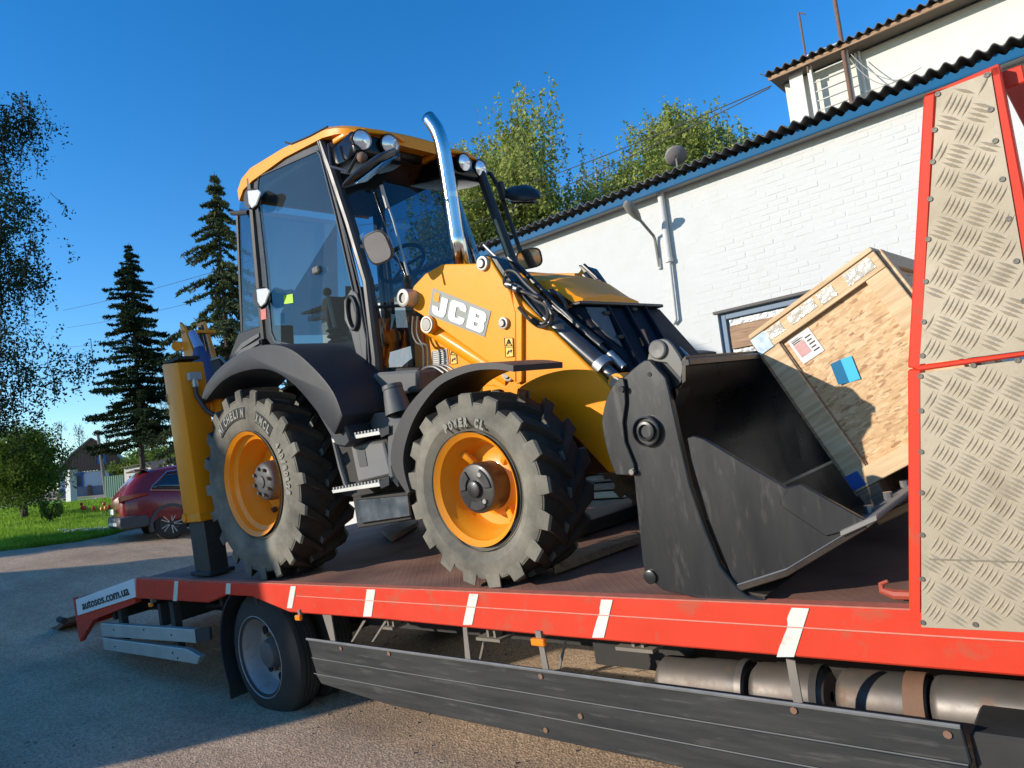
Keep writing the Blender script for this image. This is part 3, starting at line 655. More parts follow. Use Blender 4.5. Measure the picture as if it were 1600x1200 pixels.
def foot(px, d):
    """ground point under an image column at a camera depth"""
    p = at_depth(px, 780, d); return (p[0], p[1], terr(p[0], p[1]))
def top_h(px, py, d, base):
    p = at_depth(px, py, d); return p[2]-base[2]
# left edge birch, hanging into the frame
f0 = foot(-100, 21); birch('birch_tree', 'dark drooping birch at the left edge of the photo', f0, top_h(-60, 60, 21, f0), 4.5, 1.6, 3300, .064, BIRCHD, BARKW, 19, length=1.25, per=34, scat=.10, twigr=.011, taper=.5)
# big leafy bush on the lawn
f0 = foot(38, 25.5); k = 25.5/FPX
bush('lilac_bush', 'broad dark green bush on the lawn left of the white gatepost', f0, [(0, 0, 2.0, 1.5, 1.3), (-1.2, .3, 1.9, 1.3, 1.3), (.75, -.2, 1.5, .95, 1.0), (-.3, .2, 2.75, 1.1, .9), (-2.4, 0, 2.0, 1.4, 1.5)], 26000, .065, BUSHM, 21)
f0 = foot(78, 22); bush('young_shrub', 'small pale green shrub in front of the dark bush', f0, [(0, 0, .45, .35, .38)], 900, .05, SHRM, 22)
f0 = foot(140, 30); bush('young_shrub', 'thin shrub with white stems beside the gatepost', foot(92, 24), [(0, 0, .6, .25, .5)], 260, .045, SHRM, 23, bark=BARKW)
# spruces
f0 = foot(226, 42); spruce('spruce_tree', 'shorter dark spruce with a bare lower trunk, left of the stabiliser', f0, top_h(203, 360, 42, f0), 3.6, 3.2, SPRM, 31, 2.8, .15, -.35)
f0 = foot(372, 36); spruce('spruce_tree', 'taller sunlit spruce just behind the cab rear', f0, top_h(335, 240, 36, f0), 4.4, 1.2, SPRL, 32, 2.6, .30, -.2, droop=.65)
bush('garden_tree', 'leafy tree behind the photographer, left of the barn', (-24.3, -6.5, 0), [(0, 0, 4.9, 1.3, .9), (-1.3, .4, 4.3, 1.0, .8)], 5000, .12, BIRCHL, 24, cat='tree')
# birches beyond the building
for args in (
    ('full weeping birch rising right behind the cab mirrors', 808, 166, 30, 5.0, 3000, 41, BIRCHL, .10),
    ('sparse pale birch between the two leafy ones', 932, 226, 34, 3.2, 900, 42, BIRCHL, .075),
    ('tall birch behind the satellite dish', 1076, 144, 31, 4.2, 2200, 43, BIRCHL, .10),
    ('rounder birch next to the dish birch, nearer the upper storey', 1142, 170, 31.5, 2.3, 900, 44, BIRCHL, .09),
    ('slim side stem birch left of the full weeping birch', 740, 196, 31, 1.6, 420, 45, BIRCHL, .085)):
    lab, px, py, d, R_, ns, sd, lm, lf_ = args
    f0 = at_depth(px, 300, d); bs = (f0[0], f0[1], terr(f0[0], f0[1])); H_ = top_h(px, py, d, bs)
    birch('birch_tree', lab, bs, H_, R_, H_*.42, ns, lf_, lm, BARKW, sd, length=2.4, per=30, group='birches beyond the building')
f0 = at_depth(1005, 300, 28); f0 = (f0[0], f0[1], 0)
bush('leafy_tree', 'low rounded green treetop showing left of the dish', f0, [(0, 0, top_h(1000, 285, 28, f0), 1.7, 1.0), (1.2, .6, top_h(1000, 300, 28, f0), 1.3, .9)], 7000, .08, BIRCHL, 51, cat='tree')
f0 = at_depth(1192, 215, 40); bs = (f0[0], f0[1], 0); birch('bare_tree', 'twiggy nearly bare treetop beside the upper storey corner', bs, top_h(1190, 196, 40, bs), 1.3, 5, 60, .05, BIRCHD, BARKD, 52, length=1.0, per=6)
# distant thicket and bare poplars around the house
for i, (px, py, d, R_, lm) in enumerate(((235, 690, 66, 5.0, SHRM), (275, 700, 60, 4.2, SHRM), (195, 712, 82, 4.5, BUSHM), (310, 690, 66, 5, SHRM), (60, 705, 88, 5, BUSHM), (10, 700, 80, 5.5, BUSHM), (-60, 700, 80, 6, BUSHM), (360, 700, 70, 5, BUSHM), (430, 695, 72, 6, SHRM))):
    f0 = foot(px, d); h = top_h(px, py, d, f0)
    bush('far_tree', ['pale green round tree behind the far outbuilding', 'pale green tree right of the outbuilding', 'dark round tree just behind the gabled house', 'green tree partly behind the stabiliser leg', 'dark tree left of the gabled house roof', 'dark tree behind the lilac bush', 'dark tree at the left image edge behind the birch', 'dark tree hidden behind the rear wheel', 'pale tree seen under the cab'][i], f0, [(0, 0, h*.62, R_*.62, h*.36), (R_*.35, 0, h*.5, R_*.5, h*.3), (-R_*.4, .3, h*.48, R_*.5, h*.3)], 3600, .20, lm, 60+i, cat='tree')
for i, (px, py, d) in enumerate(((128, 655, 105), (100, 650, 110), (172, 640, 110), (188, 652, 108), (260, 600, 80), (245, 640, 90), (30, 640, 105), (285, 610, 84))):
    f0 = foot(px, d); H_ = top_h(px, py, d, f0); birch('bare_poplar', ['bare poplar above the house roof ridge', 'bare poplar between bush and house roof', 'bare thin poplar right of the house gable', 'second bare poplar right of the gable', 'grey bare tree between the two spruces', 'grey bare tree behind the shorter spruce', 'bare poplar above the lilac bush', 'grey bare tree just left of the taller spruce'][i], f0, H_, 2.2 if d > 95 else 3.6, H_*.25, 120, .09, leafmat('twig_haze_%d' % i, (.10, .09, .075), (.16, .14, .11), .2), BARKD, 80+i, length=1.4, per=10, twigr=.012)
# ------------------------------------------------------------------ far house, outbuilding, gate
RH = Vector((RW[0][0], RW[1][0], 0)).normalized()    # horizontal direction to the right in the photo
def frame_at(px, d, yaw=0.):
    b_ = foot(px, d); x = Matrix.Rotation(yaw, 3, 'Z')@RH; y = Vector((-x.y, x.x, 0))
    return Matrix(((x.x, y.x, 0, b_[0]), (x.y, y.y, 0, b_[1]), (0, 0, 1, b_[2]), (0, 0, 0, 1)))
d = 66; mpp = d/FPX
FH = frame_at(147, d, math.radians(24))
house = thing('gabled_house', 'small old house with brown gambrel gable, blue shutters and white walls', 'house', (0, 0, 0), FH)
HW = mat('whitewash_pale_blue', (.56, .60, .64), .85, var=.08); HB = mat('brown_gable_boards', (.15, .085, .06), .85, var=.3, stretch=(6, 1, 1))
HBL = mat('bright_blue_woodwork', (.03, .10, .30), .6); HBS = mat('blue_grey_plinth', (.17, .20, .26), .85, var=.2)
hw = 2.75; wl = 2.25; ln = 8
zt = lambda py: (777-py)*mpp
B().box((-hw, 0, -.6), (hw, ln, wl)).build('wall', HW, house)
B().box((-hw-.03, -.04, -.6), (hw+.03, ln, .85)).build('plinth', HBS, house)
gab = [(-hw-.15, wl), (-1.6, 3.9), (0, 5.25), (1.6, 4.0), (hw+.15, wl+.1)]
B().prism(gab, -.12, 0).build('gable', HB, house)
for k in range(22):
    x = -hw+.12+k*.25; zt_ = np.interp(x, [g[0] for g in gab], [g[1] for g in gab])
    if zt_ > wl+.3: B().box((x, -.145, wl), (x+.21, -.121, zt_-.04)).build('board', HB, house)
RFG = mat('pale_old_slate_roof', (.30, .29, .27), .9, var=.3, scale=3)
for (a0, a1) in zip(gab[:-1], gab[1:]):
    nrm = Vector((-(a1[1]-a0[1]), 0, a1[0]-a0[0])).normalized()*.1
    B().prisma([(a0[0], -.35, a0[1]), (a1[0], -.35, a1[1]), (a1[0], ln+.3, a1[1]), (a0[0], ln+.3, a0[1])], nrm if nrm.z > 0 else -nrm).build('roof_slope', RFG, house)
def fwin(x, z, w_, h_):
    o = B().box((x-w_/2-.1, -.10 if z < 2.2 else -.2, z-.08), (x+w_/2+.1, -.02 if z < 2.2 else -.12, z+h_+.1)).build('window', HBL, house)
    B().box((x-w_/2+.05, (-.11 if z < 2.2 else -.21), z+.05), (x+w_/2-.05, (-.101 if z < 2.2 else -.201), z+h_-.05)).build('pane', mat('dark_pane', (.02, .03, .05), .1, spec=.8), o)
fwin(-1.25, .95, .75, 1.05); fwin(1.75, .95, .7, 1.05); fwin(.75, 2.9, .55, .6)
o = B().box((-1.75, -.12, 1.98), (-.72, -.03, 2.2)).build('window_head', HBL, house)
B().box((-.45, -.25, -.5), (-.2, -.05, .95)).build('fence_post', HB, house); 
d = 52
FO = frame_at(228, d, math.radians(-14)); mpp = d/FPX
ob = thing('outbuilding', 'low crumbling white outbuilding with dark openings and sagging roof', 'shed', (0, 0, 0), FO)
OW = mat('peeling_limewash', (.56, .53, .45), .9, var=.15, wear=.6, wcol=(.25, .17, .11), wscale=1.6)
B().box((-1.75, 0, -.5), (-1.35, 3, 2.0)).box((-1.35, 0, 1.45), (.15, .3, 2.05)).box((.15, 0, -.5), (2.9, .3, 1.9)).box((-1.75, 2.9, -.5), (2.9, 3.1, 1.6)).build('wall', OW, ob)
B().prisma([(-1.95, -.25, 2.06), (.4, -.25, 2.2), (.4, 3.2, 2.5), (-1.95, 3.2, 2.4)], (0, 0, .07)).build('roof', mat('mossy_old_roof', (.12, .10, .07), .95, var=.5, scale=6), ob)
B().prisma([(.4, -.3, 2.2), (1.3, -.5, 1.5), (3.4, -.4, 1.35), (3.4, 3.2, 2.3), (.4, 3.2, 2.6)], (0, 0, .07)).build('roof', mat('mossy_old_roof', (.12, .10, .07), .95), ob)
B().box((-.9, .32, .2), (-.1, .36, 1.4)).build('door', HBL, ob)
d = 40; mpp = d/FPX; F1 = frame_at(112, d, math.radians(-20))
gp = thing('gatepost', 'white square gatepost standing at the lawn edge', 'post', (0, 0, 0), F1)
B().box((-.2, -.2, -.3), (.2, .2, 1.85)).build('shaft', mat('whitewashed_post', (.66, .65, .60), .8, var=.08), gp, bevel=.02)
B().box((-.26, -.26, 1.85), (.26, .26, 1.97)).build('cap', mat('whitewashed_post', (.66, .65, .60), .8), gp, bevel=.02)
d = 47; F1 = frame_at(180, d, math.radians(-12))
gt = thing('sheet_gate', 'green corrugated metal gate between the house and the red car', 'gate', (0, 0, 0), F1)
GRN = mat('green_sheet_metal', (.02, .13, .075), .5, var=.1)
for k in range(9):
    x = -.72+k*.16; B().box((x, -.012, .12), (x+.10, .012, 1.5)).box((x+.10, .01, .12), (x+.16, .025, 1.5)).build('gate_rib', GRN, gt)
B().box((-.76, .02, .1), (-.70, .08, 1.55)).build('gate_frame', GRN, gt)
d = 55; a = at_depth(168, 775, d); c = at_depth(152, 672, d)
up_ = B().cyl((a[0], a[1], a[2]-1), tuple(c), .15, .10, 10).build('utility_pole', mat('grey_pole_wood', (.16, .14, .12), .9, var=.3)); tag(up_, 'leaning grey timber utility pole before the far house', 'pole')
cable(at_depth(98, 485, 55), at_depth(420, 398, 40), .2, .014, CBL, lab='highest overhead cable left of the cab, crossing both spruces')
cable(at_depth(105, 512, 55), at_depth(420, 440, 40), .25, .012, CBL, lab='middle overhead cable left of the cab')
cable(at_depth(95, 543, 55), at_depth(420, 500, 40), .2, .012, CBL, lab='lowest overhead cable left of the cab')
# white kerb stones by the lawn edge
KM = mat('whitewashed_kerb', (.50, .47, .40), .9, var=.25, scale=14, bump=.5)
for i, px in enumerate((98, 112, 127, 141, 153, 163, 172)):
    p = gpt(px, 833-.05*(px-98)+(2 if i % 2 else 0)); q = B().box((p[0]-.22, p[1]-.12, p[2]-.05), (p[0]+.22, p[1]+.12, p[2]+.10))
    bmesh.ops.rotate(q.bm, verts=q.bm.verts, cent=p, matrix=Matrix.Rotation(rnd.uniform(-.5, .1), 3, 'Z'))
    tag(q.build('kerb_stone', KM, bevel=.03), ('leftmost whitewashed stone of the lawn edge row', 'second whitewashed lawn edge stone from the left', 'third whitewashed lawn edge stone from the left', 'middle whitewashed stone of the lawn edge row of seven', 'third whitewashed lawn edge stone from the red car', 'second whitewashed lawn edge stone from the red car', 'whitewashed stone right against the red car bumper')[i], 'stone', 'kerb stones along the lawn')
TUL = mat('red_petals', (.62, .03, .01), .5, var=.1); STM = mat('flower_stem', (.06, .14, .02), .6); OR_ = mat('orange_petals', (.75, .28, .04), .5)
for i, (px, py, m_) in enumerate(((129, 806, TUL), (133, 806, TUL), (147, 808, TUL), (128, 797, TUL), (163, 798, TUL), (160, 810, OR_), (166, 808, OR_), (171, 806, TUL))):
    p = gpt(px, py+9); t = thing('tulip', ('front left red tulip of the close pair under the gatepost', 'front right red tulip of the close pair under the gatepost', 'lone red tulip in the middle of the lawn bed', 'farther red tulip standing behind the close pair', 'farther red tulip nearest the green gate', 'left one of two orange tulips by the red car', 'right one of two orange tulips by the red car', 'red tulip nearest the red car')[i], 'flower', p, WM, 'red tulips in the lawn bed' if m_ is TUL else 'orange tulips in the lawn bed')
    B().cyl(p, (p[0]+.02, p[1], p[2]+.36), .008, seg=5).build('stem', STM, t)
    B().ball((p[0]+.02, p[1], p[2]+.42), .055, 8, (1, 1, 1.2)).build('flower_head', m_, t)
# ------------------------------------------------------------------ red car, seen from its right rear corner
cp = on_ground(268, 843)
hd = Matrix.Rotation(math.radians(36), 3, 'Z')@RH          # heading
cx_ = Vector((hd.x, hd.y, 0)).normalized(); cy_ = Vector((-cx_.y, cx_.x, 0))
rwx = .98                                                # rear axle from the rear bumper
org = Vector(cp)-cx_*rwx*.9
FC = Matrix(((cx_.x, cy_.x, 0, org.x), (cx_.y, cy_.y, 0, org.y), (0, 0, 1, terr(cp[0], cp[1])), (0, 0, 0, 1)))@Matrix.Scale(.92, 4)
car = thing('parked_car', 'dark red crossover car parked at the lawn edge behind the stabiliser', 'car', (0, 0, 0), FC)
CRD = mat('dark_red_car_paint', (.20, .014, .018), .25, var=.05, coat=.6); CBK = mat('grey_bumper_plastic', (.05, .05, .055), .5)
W2 = .93
sta = [  # x, half width at belt, sill z, belt z, roof z, roof half width
    (0.00, .74, .62, .93, .96, .70), (.04, .80, .50, .98, 1.05, .72), (.12, .86, .42, 1.05, 1.20, .70), (.35, .90, .36, 1.08, 1.50, .66), (.62, .92, .34, 1.07, 1.62, .63), (1.1, .93, .33, 1.04, 1.67, .62), (2.0, .93, .30, 1.0, 1.69, .62), (2.7, .93, .30, .98, 1.64, .61), (3.1, .92, .30, .98, 1.45, .62), (3.5, .91, .30, .97, 1.12, .66), (4.1, .88, .32, .86, .93, .66), (4.45, .78, .40, .70, .76, .6), (4.55, .70, .48, .6, .64, .55)]
def carring(s, n=1):
    x, hwid, sz, bz, rz, rw = s
    half = [(0, sz), (hwid*.6, sz), (hwid*.97, sz+.03), (hwid*1.0, sz+(bz-sz)*.35), (hwid, sz+(bz-sz)*.75), (hwid*.97, bz), ((hwid*.93+rw)/2, bz+(rz-bz)*.5), (rw, rz-.05*(rz-bz > .2)), (rw*.8, rz-.01), (0, rz+.015)]
    return [(x, W2+(-y), z) for y, z in half]+[(x, W2+y, z) for y, z in half[-2:0:-1]]
b = B(); b.loft([carring(s) for s in sta]); body = b.build('body', CRD, car, smooth=40)
sb = body.modifiers.new('sub', 'SUBSURF'); sb.levels = sb.render_levels = 2
def cs(x, zf):
    """point on the right flank: zf 0 sill, 1 belt, 2 roof edge"""
    X = [s[0] for s in sta]; hwid, sz, bz, rz, rw = [float(np.interp(x, X, [s[i] for s in sta])) for i in range(1, 6)]
    if zf <= 1: return (x, W2-hwid-.004, sz+(bz-sz)*zf)
    k = zf-1; return (x, W2-(hwid*.97*(1-k)+rw*k)-.012, bz+(rz-bz)*k)
DG = mat('dark_car_glass', (.012, .016, .024), .05, spec=.9, coat=.5)
def patch(name, quad, m, off=(0, -.012, 0), n=8):
    g_ = []
    for i in range(n+1):
        r_ = []
        for j in range(4):
            s, t = i/n, j/3; x = (quad[0][0]*(1-s)+quad[1][0]*s)*(1-t)+(quad[3][0]*(1-s)+quad[2][0]*s)*t; zz = (quad[0][1]*(1-s)+quad[1][1]*s)*(1-t)+(quad[3][1]*(1-s)+quad[2][1]*s)*t
            r_.append(tuple(np.array(cs(x, zz))+off))
        g_.append(r_)
    return B().sheet(g_).build(name, m, car, solid=.01)
patch('side_window', [(.62, 1.18), (1.25, 1.10), (1.25, 1.72), (1.0, 1.72)], DG)
patch('side_window', [(1.32, 1.10), (2.1, 1.08), (2.1, 1.76), (1.32, 1.74)], DG); patch('side_window', [(2.2, 1.08), (3.1, 1.08), (2.6, 1.72), (2.2, 1.76)], DG)
B().tube([tuple(np.array(cs(x, z))+[0, -.02, 0]) for x, z in ((1.25, 1.05), (.60, 1.12), (.66, 1.3), (.98, 1.78), (1.6, 1.82), (2.5, 1.80))], .014, 6).build('chrome_trim', CHR, car)
g_ = []
for i in range(9):
    y = -.60+1.2*i/8; k = 1-(y/.62)**2*.12
    g_.append([(.13-.02, W2+y*1.08, 1.13), (.36*k+.02*(1-k)-.04, W2+y, 1.36), (.56-.03-(1-k)*.2, W2+y*.92, 1.575)])
B().sheet(g_).build('rear_window', DG, car, solid=.02)
B().box((.33, W2-.62, 1.60), (.62, W2+.62, 1.635)).build('roof_spoiler', CRD, car, bevel=.012)
B().prism([(-.06, .42), (-.05, .62), (.5, .62), (.62, .44), (.62, .36), (.05, .34)], .02, 2*W2-.02).build('rear_bumper', CBK, car, bevel=.03)
B().box((-.075, W2-.6, .42), (-.03, W2+.6, .50)).build('bumper_trim', ALU, car, bevel=.01)
B().prisma([(-.035, W2-.86, .92), (-.045, W2-.2, .95), (-.045, W2-.2, 1.0), (-.02, W2-.86, 1.06)], (.05, 0, 0)).prisma([(0.0, W2-.885, .95), (.55, W2-.94, 1.05), (.45, W2-.94, 1.09), (0.0, W2-.87, 1.07)], (0, .06, 0)).build('tail_light', mat('tail_lamp_glass', (.35, .02, .02), .12, var=.3, scale=18, coat=.6), car)
B().prisma([(-.04, W2-.8, .99), (-.05, W2-.55, .98), (-.05, W2-.55, 1.02), (-.04, W2-.8, 1.04)], (.02, 0, 0)).build('reversing_lens', WHT, car)
B().box((-.072, W2-.26, .68), (-.055, W2+.26, .80)).build('number_plate', WHT, car)
for xx in (rwx, 3.66):
    # arch
    arc = [(xx+.44*math.cos(t), .36+.44*math.sin(t)) for t in np.linspace(-.35, math.pi+.35, 18)]; arc2 = [(xx+.37*math.cos(t), .36+.37*math.sin(t)) for t in np.linspace(-.35, math.pi+.35, 18)]
    B().prism(arc+arc2[::-1], -.012, .25).build('wheel_arch', CBK, car)
    for vv, sg in ((.02, 1), (2*W2-.24, -1)):
        wh = B(); prof = [(0, .22), (.0, .30), (.03, .345), (.08, .36), (.17, .36), (.21, .345), (.24, .30), (.24, .22)]
        t_ = wh.lathe(prof, (xx, vv, .36), (0, 1, 0), 32).build('wheel', RUBK, car)
        if sg == 1:
            B().lathe([(.05, .01), (.05, .22), (-.005, .235), (-.005, .225)], (xx, vv, .36), (0, 1, 0), 32).build('wheel_disc', mat('dark_rim_paint', (.03, .03, .032), .4), t_, root=car)
            for k in range(10):
                a = 2*math.pi*(k//2)/5+(.13 if k % 2 else -.13); c_, s_ = math.cos(a), math.sin(a); p0 = Vector((xx+.05*c_, vv+.012, .36+.05*s_)); p1 = Vector((xx+.225*math.cos(a+(.06 if k % 2 else -.06)), vv+.002, .36+.225*math.sin(a+(.06 if k % 2 else -.06))))
                B().tube([p0, p1], .012, 6).build('spoke', ALU, t_, root=car)
# ------------------------------------------------------------------ flatbed recovery truck
truck = thing('recovery_truck', 'red flatbed recovery truck carrying the yellow loader', 'truck', (1.0, 1.25, -1.0))
def QA(pts, v=0.): return [Q(a, b, v) for a, b in pts]
DW = 2.52
# deck
B().box((-2.05, .035, -.05), (8.0, DW-.035, -.012)).build('deck', DECKM, truck)
rearu = Q(118, 935)[0]; rearw = Q(118, 935)[2]
B().prisma([(-2.05, .03, -.012), (rearu+.05, .03, rearw+.01), (rearu+.05, DW-.03, rearw+.01), (-2.05, DW-.03, -.012)], (0, 0, -.05)).build('beavertail_deck', DECKM, truck)
# near side rail, traced in its own vertical plane
rail = [(212, 904), (330, 908), (700, 925.5), (1100, 944), (1422, 958.5)]
rl = [Q(a, b)[0:3:2] for a, b in rail]; 
kk = np.polyfit([a[0] for a in rl], [a[1] for a in rl], 1)
topw = lambda u: 0.0
bot = QP([(212, 935), (325, 942), (352, 930), (392, 932), (452, 957), (600, 968), (850, 993), (1100, 1015), (1600, 1058)], 0)
pl = [(Q(212, 904)[0], 0.0), (8.0, 0.0), (8.0, bot[-1][1])]+bot[::-1]
B().prism(pl, 0, .07).build('side_rail', RED, truck, bevel=.008)
# pressed seam line and upper lip of the rail
B().tube([(Q(465, 940)[0], -.0015, -.072), (8, -.0015, -.085)], .0035, 5).build('rail_seam', mat('chipped_edge', (.55, .16, .10), .6, var=.4, scale=30), truck)
B().box((Q(212, 904)[0], .004, .0), (8.0, .06, .006)).build('rail_lip', mat('worn_edge', (.45, .13, .08), .6, var=.3, scale=20), truck)
B().prism([(a[0], a[1]) for a in [(-2.0, 0), (8, 0), (8, -.16), (-2.0, -.16)]], DW-.07, DW).build('far_side_rail', RED, truck, bevel=.008)
# rear sloping end with the lettered board
pa, pb, pc, pd = Q(118, 937), Q(209, 904), Q(212, 933), Q(121, 962)
sg = B().prisma([pd, pc, pb, pa], (0, .04, 0)).build('lettered_board', WHT, truck, bevel=.003)
xd = Vector(pc)-Vector(pd); yd = Vector(pa)-Vector(pd); o_ = Vector(pd)+xd*.12+yd*.22+Vector((0, -.004, 0))
text_obj('lettering', 'autosos.com.ua', INK, sg, o_, xd, (0, 0, 1), yd.length*.75, width=xd.length*.80, bold=.002)
B().prisma(QA([(114, 934), (118, 937), (122, 962), (211, 934), (212, 942), (146, 968), (125, 1003), (122, 990)], .02), (0, .05, 0)).build('tail_side_plate', RED, truck)
B().box((rearu-.02, .04, rearw-.30), (rearu+.04, DW, rearw+.0)).build('tail_beam', RED, truck, bevel=.01)
# folding loading ramps reaching the ground
rp = [(118, 962), (108, 972), (60, 990), (25, 1001), (5, 1006)]
r3 = [Q(a, b, .25) for a, b in rp]
b = B(); b.loft([[(p[0], .12, p[2]), (p[0], .62, p[2]), (p[0], .62, p[2]-.06), (p[0], .12, p[2]-.06)] for p in r3]); rm = b.build('loading_ramp', RUST, truck)
b = B(); b.loft([[(p[0], 1.85, p[2]), (p[0], 2.35, p[2]), (p[0], 2.35, p[2]-.06), (p[0], 1.85, p[2]-.06)] for p in r3]); b.build('loading_ramp', RUST, truck)
hp = Q(95, 968, .1); B().cyl((hp[0]-.05, .1, hp[2]), (hp[0]+.12, .1, hp[2]-.01), .035, seg=10).build('ramp_hinge', DARK, truck)
# reflective tapes
def tape(px0, px1, pyt, pyb, lean, torn=False):
    t0, t1 = Q(px0, pyt), Q(px1, pyt); b0, b1 = Q(px0-lean, pyb), Q(px1-lean, pyb)
    L, Rr = [], []
    n = 9
    for i in range(n+1):
        s = i/n; j = rnd.uniform(-.005, .005) if torn and 0 < i < n else 0
        L.append((t0[0]+(b0[0]-t0[0])*s+j+(.009 if torn and i in (3, 4) else 0), -.0035, -.006+(b0[2]-.0+.006)*s)); Rr.append((t1[0]+(b1[0]-t1[0])*s, -.0035, -.006+(b1[2]+.006)*s))
    B().loft([L+Rr[::-1], [(p[0], p[1]+.003, p[2]) for p in L+Rr[::-1]]]).build('reflective_strip', TAPE, truck, smooth=0)
tape(273, 279, 907, 939, 2); tape(354, 361, 911, 928, 1); tape(455, 463, 916, 950, 6); tape(574, 587, 921, 963, 6); tape(734, 748, 928, 976, 10); tape(940, 958, 938, 996, 14, True); tape(1238, 1265, 953, 1026, 24, True)
# aluminium underrun bars
def bar(pts, v=.0):
    return B().prisma(QA(pts, v), (0, .05, 0)).build('underrun_bar', ALU, truck, bevel=.004)
b1 = bar([(157, 974), (303, 984), (306, 1005), (159, 994)]); b2 = bar([(160, 997), (290, 1014), (312, 1026), (308, 1038), (162, 1015)])
B().prisma(QA([(304, 984), (327, 980), (328, 1000), (307, 1005)], .0), (0, .02, 0)).build('bar_end_plate', DARK, truck)
for bb_, pts in ((b1, ((178, 984), (225, 984), (268, 992))), (b2, ((180, 1010), (270, 1020), (278, 1028)))):
    for px, py in pts: p = Q(px, py); B().cyl((p[0], -.006, p[2]), (p[0], .004, p[2]), .008, seg=8).build('bolt', DARK, bb_, root=truck)
for (px, p0, p1) in ((186, 940, 1015), (268, 940, 1030)):
    a, c = Q(px, p0, .06), Q(px+3, p1, .06); B().box((a[0]-.04, .05, c[2]), (a[0]+.04, .11, a[2])).build('underrun_bracket', DARK, truck)
# chassis below the deck
B().box((-3.3, .75, -.52), (8, .83, -.24)).build('chassis_rail', DARK, truck); B().box((-3.3, 1.67, -.52), (8, 1.75, -.24)).build('chassis_rail', DARK, truck)
for u in np.arange(-1.8, 7.9, .55):
    B().box((u, .09, -.21), (u+.05, DW-.1, -.055)).build('cross_bearer', DARK, truck)
for u in (-3.0, -1.9): B().box((u, .09, -.45), (u+.06, DW-.1, -.25)).build('cross_bearer', DARK, truck)
B().tube([(-3.3, .4, -.45), (-1.0, .55, -.35), (-.9, .7, -.35)], .02, 6).build('air_pipe', DARK, truck)
# rear wheel, twin tyres
wc = None; best = 1e9
Rw = .465
def hmm(u, w):
    e = 0
    for ang, (px, py) in ((math.pi*1.5, (428, 1135)), (math.pi*.5, (408, 931)), (math.pi, (354, 1022))):
        p = Q(px, py, .06); e += (math.hypot(p[0]-u, p[2]-w)-Rw)**2
    return e
for u in np.arange(-.4, .5, .01):
    for w_ in np.arange(-.8, -.3, .01):
        e = hmm(u, w_)
        if e < best: best = e; wc = (u, w_)
def road_wheel(u, v, w_, flip=1, outer=True):
    prof = [(0.015, .275), (.0, .31), (.01, .37), (.035, .425), (.06, .455), (.075, .462)]
    for g in range(4): a0 = .085+g*.032; prof += [(a0, .465), (a0+.012, .465), (a0+.014, .455), (a0+.020, .455), (a0+.022, .465)]
    prof += [(.215, .462), (.235, .45), (.255, .41), (.265, .35), (.25, .29), (.25, .275)]
    prof = [(x*flip, r) for x, r in prof]
    t_ = B().lathe(prof, (u, v, w_), (0, 1, 0), 56).build('wheel', RUBK, truck, smooth=25)
    if outer:
        rimm = mat('steel_rim_paint', (.30, .30, .31), .45, metal=.3, var=.15, dust=.4, dcol=(.22, .20, .17), wear=.4, wcol=(.22, .10, .05), wscale=14)
        B().lathe([(x*flip, r) for x, r in [(.012, .292), (.0, .300), (.004, .306), (.014, .300), (.02, .282), (.05, .262), (.12, .255), (.155, .235), (.16, .18), (.155, .10)]], (u, v, w_), (0, 1, 0), 48).build('rim', rimm, t_, root=truck)
        B().lathe([(x*flip, r) for x, r in [(.17, .12), (.10, .11), (.06, .095), (.05, .06), (.05, .0)]], (u, v, w_), (0, 1, 0), 24).build('hub', mat('greasy_hub', (.10, .09, .085), .6, var=.3), t_, root=truck)
        for k in range(8):
            a = k*math.pi/4; c = Vector((u+.20*math.cos(a), v+.150*flip, w_+.20*math.sin(a))); B().cyl(c, c+Vector((0, .012*flip, 0)), .036, seg=14).build('hand_hole', mat('deep_black', (.004, .004, .004), .9), t_, root=truck)
        for k in range(10):
            a = k*math.pi/5+.2; c = Vector((u+.135*math.cos(a), v+.165*flip, w_+.135*math.sin(a))); B().cyl(c, c+Vector((0, -.05*flip, 0)), .014, seg=6).build('wheel_nut', RUST, t_, root=truck)
    return t_
road_wheel(wc[0], .07, wc[1]); road_wheel(wc[0], .36, wc[1], outer=False); road_wheel(wc[0], DW-.07, wc[1], -1); road_wheel(wc[0], DW-.36, wc[1], -1, False)
B().cyl((wc[0], .3, wc[1]), (wc[0], DW-.3, wc[1]), .08).build('axle', DARK, truck)
# mudguard and flap
mg = []
for t in np.linspace(math.radians(60), math.radians(205), 14): mg.append((wc[0]+.53*math.cos(t), wc[1]+.53*math.sin(t)))
mg = [(a, min(c, -.06)) for a, c in mg]
ring = mg+[(a+(wc[0]-a)*.04, c-.012) for a, c in mg[::-1]]
B().prism(ring, .04, .66).build('mudguard', BLK, truck)
fu = mg[-1][0]; B().box((fu-.02, .05, wc[1]-.36), (fu-.005, .62, mg[-1][1]+.02)).build('mud_flap', RUBK, truck)
